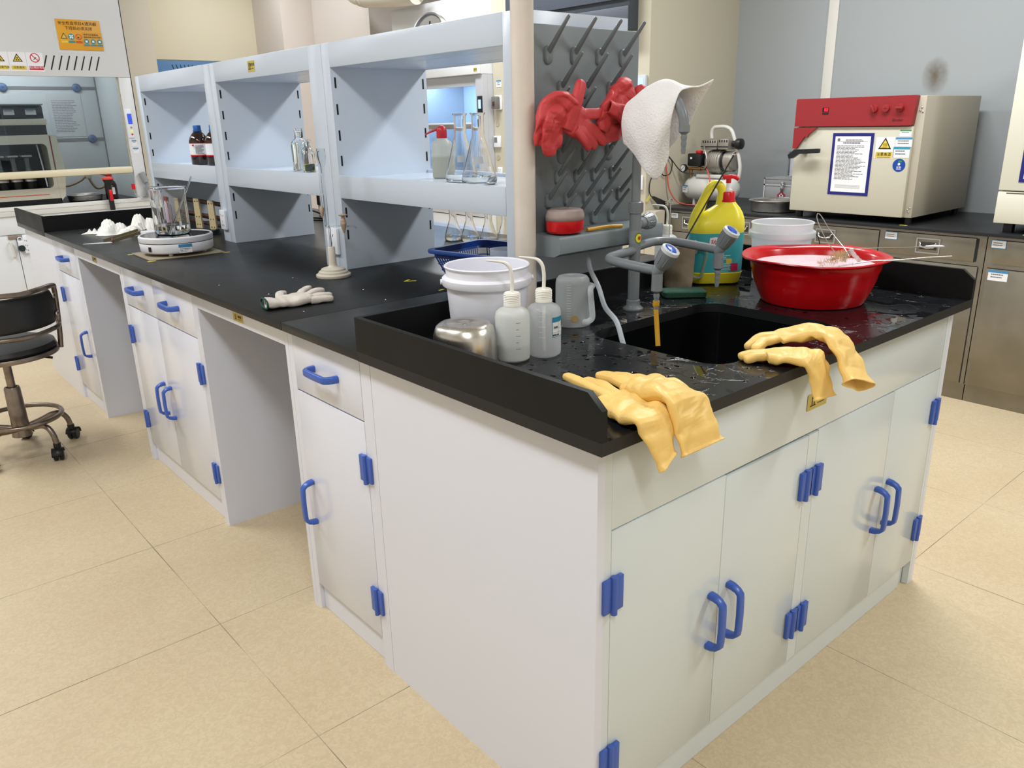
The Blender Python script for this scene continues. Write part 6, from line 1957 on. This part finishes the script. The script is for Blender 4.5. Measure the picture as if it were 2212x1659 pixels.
def disc(x, z, r, m, ring=False):
    return build(MB().lathe([(r, 0), (r, .0006), (r*.78 if ring else .001, .0006)]+([(r*.78, 0)] if ring else []), (x, yy, z), (0, -1, 0), n=26), 'sign_disc', m, sgn)
d1 = disc(.676, 1.893, .0185, TEAL)
g = MB()
for k in range(4):
    a = PI/4+k*PI/2
    g.obox(V((.676, yy-.0006, 1.893))+V((math.cos(a), 0, math.sin(a)))*.008, (math.cos(a), 0, math.sin(a)), (-math.sin(a), 0, math.cos(a)), .011, .008, .0004)
build(g, 'fan_symbol', PAPER, d1)
d2 = disc(.719, 1.893, .0185, mat('notice_red', 'C9502A', .5), True)
build(MB().obox((.719, yy, 1.893), V((1, 0, -1)).normalized(), V((1, 0, 1)).normalized(), .030, .003, .0007), 'red_bar', MATS['notice_red'], d2)
build(MB().obox((.716, yy, 1.888), X_, Z_, .009, .006, .0005), 'smoke_symbol', INK, d2)
for x, m in ((.633, mat('strip_yellow', 'E3C84A', .5)), (.676, TEAL), (.719, MATS['notice_red'])):
    build(MB().obox((x, yy, 1.862), X_, Z_, .038, .013, .0006), 'caption_strip', m, sgn)
g = MB()
for a in ((.802, 1.918, .120, .0008), (.802, 1.838, .120, .0008), (.7425, 1.878, .0008, .080), (.8615, 1.878, .0008, .080)):
    g.obox((a[0], yy, a[1]), X_, Z_, a[2], a[3], .0004)
build(g, 'notice_box', mat('box_brown', '9A6A20', .6), sgn)
text(sgn, 'notice_text', '做带有刺激腐蚀、', (.800, yy, 1.908), X_, Z_, .0125, INK, .0002)
text(sgn, 'notice_text', '强腐蚀等试剂实验时', (.802, yy, 1.893), X_, Z_, .0118, INK, .0002)
for x in (.763, .803, .842):
    d = disc(x, 1.868, .0155, TEAL)
    build(MB().obox((x, yy-.0006, 1.868), X_, Z_, .013, .012, .0004, 0), 'white_symbol', PAPER, d)
    build(MB().obox((x, yy, 1.846), X_, Z_, .035, .009, .0006), 'caption_strip', TEAL, sgn)
# sheet taped to the back lining
sh_ = thing('notice_sheet', 'plastic-covered paper notice taped on the back wall of the fume hood', 'notice', (.72, 5.95, 1.43))
build(MB().obox((.715, 5.9545, 1.425), X_, Z_, .225, .295, .002), 'plastic_sleeve', mat('plastic_sleeve', 'B5BABD', .12), sh_)
g = MB(); lines_mesh(g, (.712, 5.9524, 1.525), X_, Z_, .165, 20, .0112, .0006, .35, 4)
build(g, 'sheet_print', GREYINK, sh_, smooth=0)
# control panel, stickers, cable box on the post
pc = build(MB().box(.925, .966, HY_-.009, HY_, 1.262, 1.452, .003), 'control_panel', WHITEP, fh, label='hood control panel with a small blue screen')
build(MB().box(.936, .964, HY_-.0105, HY_-.009, 1.352, 1.420), 'blue_screen', mat('blue_lcd', '3450C8', .3, emit='3450C8', estr=.5), pc)
g = MB()
for k, m in enumerate((1.330, 1.305, 1.285)):
    build(MB().lathe([(.007, 0), (.006, .003), (.001, .0035)], (.951, HY_-.009, m), (0, -1, 0), n=16), 'push_button', (mat('btn_olive', '9A9A66', .5), mat('btn_green', 'BFE04A', .5, emit='BFE04A', estr=.6), mat('btn_red', 'B5403A', .5))[k], pc)
paper_tag(fh, (.957, HY_-.0002, 1.228), X_, .030, .036, 3, True, 1)
paper_tag(fh, (.960, HY_-.0002, 1.178), X_, .036, .036, 4, True, 1)
# base details: hasp, padlock, pull, socket strip
build(MB().box(.085, .165, HY_-.006, HY_-.0002, .655, .680, .001), 'door_hasp', mat('tarnished_hasp', '9C8C80', .4, metal=.6), fh)
lk = thing('padlock', 'white padlock with a dark dial hanging on the fume hood doors', 'padlock', (.145, HY_-.02, .60))
build(MB().tube(bez([(.134, HY_-.014, .640), (.137, HY_-.014, .660), (.147, HY_-.014, .666), (.157, HY_-.014, .660), (.160, HY_-.014, .640)], 5), .003, 8), 'shackle', WHITEP, lk)
build(MB().box(.132, .163, HY_-.026, HY_-.007, .61, .645, .004), 'lock_body', WHITEP, lk)
build(MB().lathe([(.001, 0), (.021, 0), (.021, .018), (.019, .022), (.001, .022)], (.148, HY_-.007, .595), (0, -1, 0), n=26), 'dark_dial', mat('dark_teal_dial', '1E2C2C', .3), lk)
pl_ = build(MB().tube(bez([(.090, HY_+.0, .640), (.091, HY_-.022, .637), (.093, HY_-.024, .62), (.098, HY_-.024, .56), (.099, HY_-.022, .545), (.099, HY_, .543)], 5), .0068, 10), 'door_pull', mat('aged_white', 'D5CFC4', .4), fh)
so_ = build(MB().box(.162, .195, HY_-.028, HY_-.0002, .560, .672, .003), 'socket_strip', WHITEP, fh)
g = MB()
for z in (.58, .61, .64):
    g.box(.170, .173, HY_-.029, HY_-.0278, z, z+.007); g.box(.180, .183, HY_-.029, HY_-.0278, z-.003, z+.004)
build(g, 'socket_holes', INK, so_)

# shaker incubator and the shelf stack inside the hood
si = thing('shaking_incubator', 'cream shaking incubator with flasks behind its window inside the fume hood', 'incubator', (0, 5.45, .853))
SC_ = mat('incubator_cream', 'D8D2C0', .4)
def ring_panel(x0, x1, z0, z1, wx0, wx1, wz0, wz1, r, y, t):
    bm = bmesh.new()
    outer = [(x0, z0), (x1, z0), (x1, z1), (x0, z1)]
    inner = rrect((wx0+wx1)/2, (wz0+wz1)/2, wx1-wx0, wz1-wz0, r, 6)
    for yv in (y, y+t):
        vo = [bm.verts.new((a, yv, b)) for a, b in outer]; vi = [bm.verts.new((a, yv, b)) for a, b in inner]
        eo = [bm.edges.new((vo[i], vo[(i+1) % 4])) for i in range(4)]
        ei = [bm.edges.new((vi[i], vi[(i+1) % len(vi)])) for i in range(len(vi))]
        bmesh.ops.triangle_fill(bm, edges=eo+ei, use_beauty=True)
    vs = list(bm.verts); n = 4+len(inner)
    for ids in ([0, 1, 2, 3], list(range(4, n))):
        for i in range(len(ids)):
            a, b = ids[i], ids[(i+1) % len(ids)]
            bm.faces.new((vs[a], vs[b], vs[b+n], vs[a+n]))
    mb = MB(); mb.bm.free(); mb.bm = bm
    return mb
build(ring_panel(-.35, .462, .885, 1.296, -.25, .440, .955, 1.240, .03, 5.43, .02), 'front_frame', SC_, si, smooth=30)
build(MB().prism([(.4625, .870), (.470, .870), (.498, .90), (.522, 1.06), (.507, 1.285), (.498, 1.296), (.4625, 1.296)], (0, 5.72, 0), X_, Z_, .29), 'side_housing', SC_, si)
build(MB().box(.4626, .4690, 5.428, 5.4299, 1.07, 1.29), 'red_stripe', mat('dull_red_stripe', '8E2E26', .5), si)
build(MB().box(-.35, .462, 5.451, 5.72, .905, .945), 'platform', mat('wood_brown_platform', '5A5048', .5), si)
build(MB().box(-.35, .462, 5.71, 5.73, .905, 1.296), 'inner_back', mat('dark_interior', '23262A', .5), si)
build(MB().box(-.35, .462, 5.451, 5.73, 1.285, 1.296), 'lid', SC_, si)
build(MB().box(-.35, .470, 5.43, 5.72, .8535, .884), 'dark_base', BLACKP, si)
build(MB().box(-.30, .40, 5.4285, 5.4298, .912, .9165), 'orange_line', mat('orange_line', 'E0602C', .5), si)
build(MB().tube([(.395, 5.50, 1.235), (.405, 5.50, 1.10), (.412, 5.50, .96)], .0045, 8), 'white_stay', WHITEP, si)
for k in range(5):
    x = .335-k*.082
    f = thing('conical_flask', 'clear flask clamped inside the incubator, %s' % ('nearest its right side', 'second from its right side', 'third from its right side', 'fourth from its right side, cut by the photo edge', 'outside the left edge')[k], 'flask', (x, 5.60, .945), 'flasks in the incubator')
    build(MB().lathe([(.001, 0), (.032, 0), (.035, .006), (.020, .060), (.015, .085), (.015, .14), (.020, .146), (.0165, .142), (.0135, .085), (.018, .060), (.033, .007), (.001, .003)], (x, 5.60, .9455+.06), n=24), 'flask_wall', mat('flask_grey_glass', 'C9CFD2', .05, trans=.75), f)
    build(MB().lathe([(.038, 0), (.038, .012), (.034, .012), (.034, 0)], (x, 5.60, .9455+.052), n=20), 'clamp_ring', STEEL, f)
    build(MB().lathe([(.030, 0), (.030, .050), (.027, .050), (.027, 0)], (x, 5.60, .9455), n=16), 'clamp_post', BLACKP, f)
    build(MB().box(x-.030, x+.030, 5.56, 5.64, 1.158, 1.168), 'white_clip', WHITEP, f)
bx_ = thing('equipment_stack', 'cream shelf unit with a dark glass front above the incubator', 'shelf', (0, 5.5, 1.297))
build(MB().box(-.35, .462, 5.45, 5.70, 1.297, 1.358), 'dark_glass_front', mat('smoked_glass', '33322F', .12), bx_)
build(MB().box(-.35, .470, 5.44, 5.72, 1.3585, 1.398, .004), 'cream_shelf', SC_, bx_)
db = thing('instrument_box', 'black instrument box with two blue-headed labels on the cream shelf', 'instrument', (0, 5.5, 1.399))
build(MB().box(-.35, .462, 5.46, 5.70, 1.399, 1.480, .004), 'box_case', mat('charcoal_case', '2A2F33', .4), db)
for x in (.390, .265, .14):
    paper_tag(db, (x, 5.4595, 1.443), X_, .062, .040, 3, True, 1)
build(MB().box(-.35, .458, 5.4, 5.72, 1.4805, 1.490, .002), 'box_lid', mat('lid_grey', '8F9496', .4), db)
# pan, bottle, torch, tubing, small tap in the hood
pn = thing('steel_pan', 'shallow steel pan on the fume hood sill area', 'pan', (.59, 5.43, .853))
build(MB().lathe([(.001, .001), (.100, 0), (.108, .006), (.112, .036), (.118, .040), (.114, .042), (.108, .038), (.104, .008), (.001, .005)], (.632, 5.50, .8535), n=48), 'pan_body', STEEL, pn)
bbk = thing('brown_bottle', 'brown glass bottle with a white label inside the fume hood', 'bottle', (.80, 5.46, .853))
c0 = (.800, 5.47, .8535)
build(MB().lathe([(.001, 0), (.036, 0), (.041, .005), (.041, .095), (.034, .115), (.018, .135), (.016, .155), (.001, .155)], c0, n=32), 'bottle_body', AMB, bbk)
build(MB().lathe([(.017, .152), (.017, .178), (.001, .178)], c0, n=22), 'bottle_cap', REDP, bbk)
build(MB().obox((.793, 5.4275, .910), V((1, -.15, 0)).normalized(), Z_, .040, .048, .001), 'paper_label', PAPER, bbk)
tc_ = thing('torch', 'black and red torch standing upright against the hood sill', 'torch', (.735, 5.27, .84))
c0 = (.735, 5.262, .853-.06)
build(MB().lathe([(.001, .0), (.016, 0), (.017, .01), (.017, .13), (.016, .155), (.020, .165), (.034, .205), (.036, .212), (.001, .212)], c0, n=28), 'torch_body', BLACKP, tc_)
build(MB().lathe([(.0370, .205), (.0375, .210), (.036, .216), (.020, .222), (.001, .223)], c0, n=28), 'red_head', mat('torch_red', 'D0453A', .4), tc_)
build(MB().obox(V(c0)+V((0, -.0165, .10)), X_, Z_, .020, .075, .005, .002), 'red_grip', REDP, tc_)
tb_ = thing('rubber_tubing', 'tan rubber tubing looped inside the fume hood', 'tube', (.62, 5.8, .9))
build(MB().tube(bez([(.52, 5.75, .945), (.60, 5.75, .945), (.68, 5.75, .975), (.72, 5.75, 1.005), (.78, 5.75, 1.018), (.85, 5.75, 1.005), (.87, 5.75, .965), (.83, 5.75, .925), (.78, 5.75, .915), (.75, 5.75, .955), (.735, 5.75, .995)], 7), .0085, 10), 'tube', mat('tan_rubber', '8E7C66', .5), tb_)
build(MB().box(.715, .755, 5.74, 5.76, .985, 1.035, .004), 'tube_joint', mat('pale_joint', 'C8C2B2', .5), tb_)
sw2 = thing('swan_neck_tap', 'small chrome swan-neck tap with a red tip on the hood post', 'tap', (.94, 5.29, .86))
build(MB().tube(bez([(.985, HY_-.0048, .862), (.955, HY_-.03, .862), (.925, HY_-.045, .866), (.90, HY_-.055, .880), (.888, HY_-.06, .905), (.886, HY_-.06, .925)], 6), .0042, 10), 'neck', CHROME, sw2)
build(MB().cyl((.886, HY_-.06, .922), (.886, HY_-.06, .958), .0115, n=18), 'red_tip', REDP, sw2)
cl_ = thing('clamp_head', 'grey plastic clamp fitting beside the beaker rim', 'clamp', (.97, 5.2, .9))
g = MB(); g.cyl((.962, HY_-.025, 1.03), (.985, HY_-.03, .965), .022, n=20); g.cyl((.985, HY_-.03, .965), (.992, HY_-.03, .94), .014, n=16)
build(g, 'fitting_body', mat('fitting_grey', '8E9296', .35), cl_)
g = MB().box(.975, 1.035, HY_-.055, HY_-.0135, .868, .935, .006)
build(g, 'fitting_block', mat('fitting_grey', '8E9296', .35), cl_)

# ================================================================ BLUE AND CREAM HOOD FURTHER BACK, COLUMN
h2 = thing('rear_fume_hood', 'cream cabinet with a blue louvred band far behind the shelves', 'fume hood', (2.3, 7.0, 0))
build(MB().box(1.60, 2.905, 7.002, 7.85, 0, 2.80), 'hood_body', mat('hood_cream', 'E3DBC3', .5), h2)
build(MB().box(1.62, 2.90, 6.990, 7.0015, 1.90, 2.80, .002), 'cream_panel', mat('hood_cream', 'E3DBC3', .5), h2)
build(MB().box(1.70, 2.90, 6.985, 7.0015, 1.45, 1.893, .002), 'blue_band', mat('hood_blue', '4B7CAE', .45), h2)
g = MB()
for k in range(12): g.tube([(1.88+k*.036, 6.984, 1.860), (1.90+k*.036, 6.984, 1.79)], .004, 6)
build(g, 'vent_slots', mat('slot_blue', '22405E', .6), h2)
build(MB().box(2.872, 2.884, 6.982, 6.9895, 1.90, 2.80), 'joint_line', mat('joint_brown', 'A39A86', .6), h2)
build(MB().box(2.15, 2.45, 6.95, 6.98, 1.80, 1.825), 'paper_on_top', PAPER, h2)
struct(MB().box(1.25, 1.625, 6.60, 7.6, 0, CEIL), 'wall_back_pier', mat('tan_pier', 'D5CCBA', .6))
# boxes and cables on the rear worktop behind the middle bay
rb3 = thing('carton_box', 'dark red and white carton on the rear worktop behind the middle shelf bay', 'box', (1.25, 3.1, H))
build(MB().box(1.22, 1.34, 3.03, 3.14, H+.0004, H+.125, .002), 'carton', mat('carton_grey', '8C8A88', .6), rb3)
build(MB().box(1.217, 1.2195, 3.03, 3.14, H+.095, H+.124), 'red_flap', mat('carton_red', '5E1E22', .6), rb3)
build(MB().box(1.2165, 1.2195, 3.052, 3.06, H+.02, H+.09), 'print', REDP, rb3)
rb4 = thing('instrument_box', 'white box with a black side on the rear worktop', 'box', (1.2, 3.25, H))
build(MB().box(1.24, 1.36, 3.165, 3.24, H+.0004, H+.135, .002), 'box_case', mat('offwhite_box', 'DDD8CC', .5), rb4)
build(MB().box(1.236, 1.2395, 3.215, 3.24, H+.06, H+.135), 'black_side', INK, rb4)
cb = MB()
cb.tube(bez([(1.16, 3.22, H+.02), (1.13, 3.15, H+.035), (1.12, 3.08, H+.05), (1.15, 3.02, H+.03), (1.19, 3.06, H+.008), (1.15, 3.14, H+.006), (1.10, 3.20, H+.006), (1.13, 3.27, H+.006)], 6), .0045, 8)
cb.tube(bez([(1.20, 3.24, H+.006), (1.15, 3.20, H+.006), (1.10, 3.10, H+.006), (1.12, 3.00, H+.006), (1.2, 2.94, H+.006)], 6), .0045, 8)
tag(build(cb, 'cable_bundle', BLACKP), 'tangled black cables on the rear worktop behind the middle shelf bay', 'cables')

# ================================================================ STOOL
SXc, SYc = -.362, 3.02
stl = thing('lab_stool', 'black padded laboratory stool with chromed legs and castors at the left edge', 'stool', (SXc, SYc, 0))
bd = V((-.12, -1, 0)).normalized()      # direction of the backrest (towards the viewer)
bd = V((.30, -.95, 0)).normalized()
sd_ = V((-bd.y, bd.x, 0))
C0 = V((SXc, SYc, 0))
build(MB().lathe([(.001, .452), (.17, .452), (.192, .458), (.198, .470), (.192, .488), (.16, .498), (.001, .502)], C0, n=56), 'seat_cushion', BLACKV, stl)
build(MB().lathe([(.186, .440), (.203, .440), (.2055, .447), (.2055, .452), (.203, .459), (.198, .459), (.186, .452), (.186, .440)], C0, n=56), 'seat_rim', RUSTC, stl)
build(MB().lathe([(.001, .438), (.186, .438), (.186, .4398)], C0, n=40), 'seat_pan', RUSTC, stl)
col = build(MB().lathe([(.016, .30), (.016, .438), (.001, .438)], C0, n=24), 'gas_column', RUSTC, stl)
build(MB().lathe([(.001, .085), (.040, .085), (.038, .10), (.034, .12), (.0305, .295), (.028, .302), (.0275, .303), (.020, .303)], C0, n=30), 'outer_column', RUSTC, stl)
build(MB().tube([C0+V((.03, .0, .425)), C0+V((.12, -.03, .418)), C0+V((.165, -.045, .405))], .0055, 8), 'height_lever', BLACKP, stl)
# footring
rp = [C0+V((.162*math.cos(2*PI*k/48), .162*math.sin(2*PI*k/48), .165)) for k in range(49)]
build(MB().tube(rp, .010, 12, cap=False), 'foot_ring', RUSTC, stl)
for k in range(5):
    a = math.radians(-62+72*k)
    d = V((math.cos(a), math.sin(a), 0))
    lg = build(MB().tube(bez([C0+d*.030+Z_*.120, C0+d*.08+Z_*.130, C0+d*.130+Z_*.142, C0+d*.165+Z_*.135, C0+d*.187+Z_*.105, C0+d*.195+Z_*.066], 6), .0115, 12), 'leg', RUSTC, stl)
    t_ = V((-d.y, d.x, 0)); rn_ = (d*.7+t_*.7*(1 if k % 2 else -1)).normalized()
    P = C0+d*.195
    w_ = MB()
    ax = rn_.cross(Z_)
    for s in (-1, 1):
        w_.lathe([(.001, 0), (.022, 0), (.0245, .003), (.0245, .013), (.021, .016), (.001, .016)], P+rn_*.012+Z_*.025+ax*(s*.003 if s > 0 else -.019), ax, n=22)
    cs = build(w_, 'castor_wheels', BLACKP, lg)
    hoodm = MB()
    for i in range(1):
        pts = []
        for q in range(9):
            an = math.radians(-10+q*22)
            pts.append((.0285*math.cos(an), .0285*math.sin(an)))
        pts.append((-.030, 0)); pts.append((0, .004))
        hoodm.prism(pts, P+rn_*.012+Z_*.026-ax*.0185, rn_, Z_, .001) if False else None
        hoodm.loft([[P+rn_*(.012+.0285*math.cos(math.radians(-5+q*22)))+Z_*(.026+.0285*math.sin(math.radians(-5+q*22)))+ax*o for q in range(9)] for o in (-.0225, .0225)], False, False)
    hoodm.cyl(P+Z_*.052, P+Z_*.072, .0145, n=14)
    build(hoodm, 'castor_hood', BLACKP, lg, mods=[('SOLIDIFY', dict(thickness=.002))])
# backrest: bent tube frame with padded panel
def bp(u, z, out=0):
    """u -1..1 along the backrest arc"""
    ang = u*.95
    r = .205+out
    return C0+bd*(r*math.cos(ang)*1.0)+sd_*(r*math.sin(ang))+Z_*z
fr_ = [bp(-1.08, .447, .004), bp(-1.06, .50, .010), bp(-1.03, .565, .016), bp(-1.02, .66, .022), bp(-.97, .700, .024), bp(-.85, .718, .026), bp(-.4, .722, .028), bp(0, .718, .030), bp(.4, .722, .028), bp(.85, .718, .026), bp(.97, .700, .024), bp(1.02, .66, .022), bp(1.03, .565, .016), bp(1.06, .50, .010), bp(1.08, .447, .004)]
build(MB().tube(bez(fr_, 6), .0105, 12), 'back_frame', RUSTC, stl)
build(MB().tube(bez([bp(-1.03, .555, .016), bp(-.7, .549, .020), bp(0, .545, .022), bp(.7, .549, .020), bp(1.03, .555, .016)], 6), .0095, 12), 'lower_bar', RUSTC, stl)
secs = []
for i in range(21):
    u = (-.93+1.86*i/20)
    e = max(.25, min(1, (1-abs(u)/.93)*8+.3))
    zc, hh = .634, .070*min(1, e+.35)
    secs.append([bp(u, zc+hh*math.sin(t)*1.0*abs(math.sin(t))**-.45 if abs(math.sin(t)) > .01 else zc, .006+.014*math.cos(t)) for t in [2*PI*k/20 for k in range(20)]])
build(MB().loft(secs), 'back_pad', BLACKV, stl, smooth=60)
g = []
for (u, z) in ((-.90, .675), (-.90, .600), (.90, .675), (.90, .600)):
    R_ = (bp(u+.05, z)-bp(u-.05, z)).normalized()
    N_ = (bp(u, z, .02)-bp(u, z, 0)).normalized()
    O_ = bp(u, z, .0215)
    Rv = R_ if R_.cross(Z_).dot(N_) > 0 else -R_
    b_ = build(MB().prism([(a, b) for a, b in rrect(0, 0, .052, .020, .0095, 5)], O_, Rv, Z_, .003), 'frame_bracket', STEEL, stl)
    build(MB().lathe([(.0045, .003), (.004, .0045), (.001, .005)], O_, N_, n=12), 'bracket_screw', INK, b_)

# ceiling light fittings (outside the frame, where the lamps hang)
for i, (lx, ly, lp) in enumerate(LAMPS):
    f = thing('ceiling_light', 'ceiling light fitting above the room', 'light', (lx, ly, CEIL-.06), 'ceiling lights')
    build(MB().box(lx-.17, lx+.17, ly-.62, ly+.62, CEIL-.055, CEIL-.001, .004), 'lamp_housing', WHITEB, f)
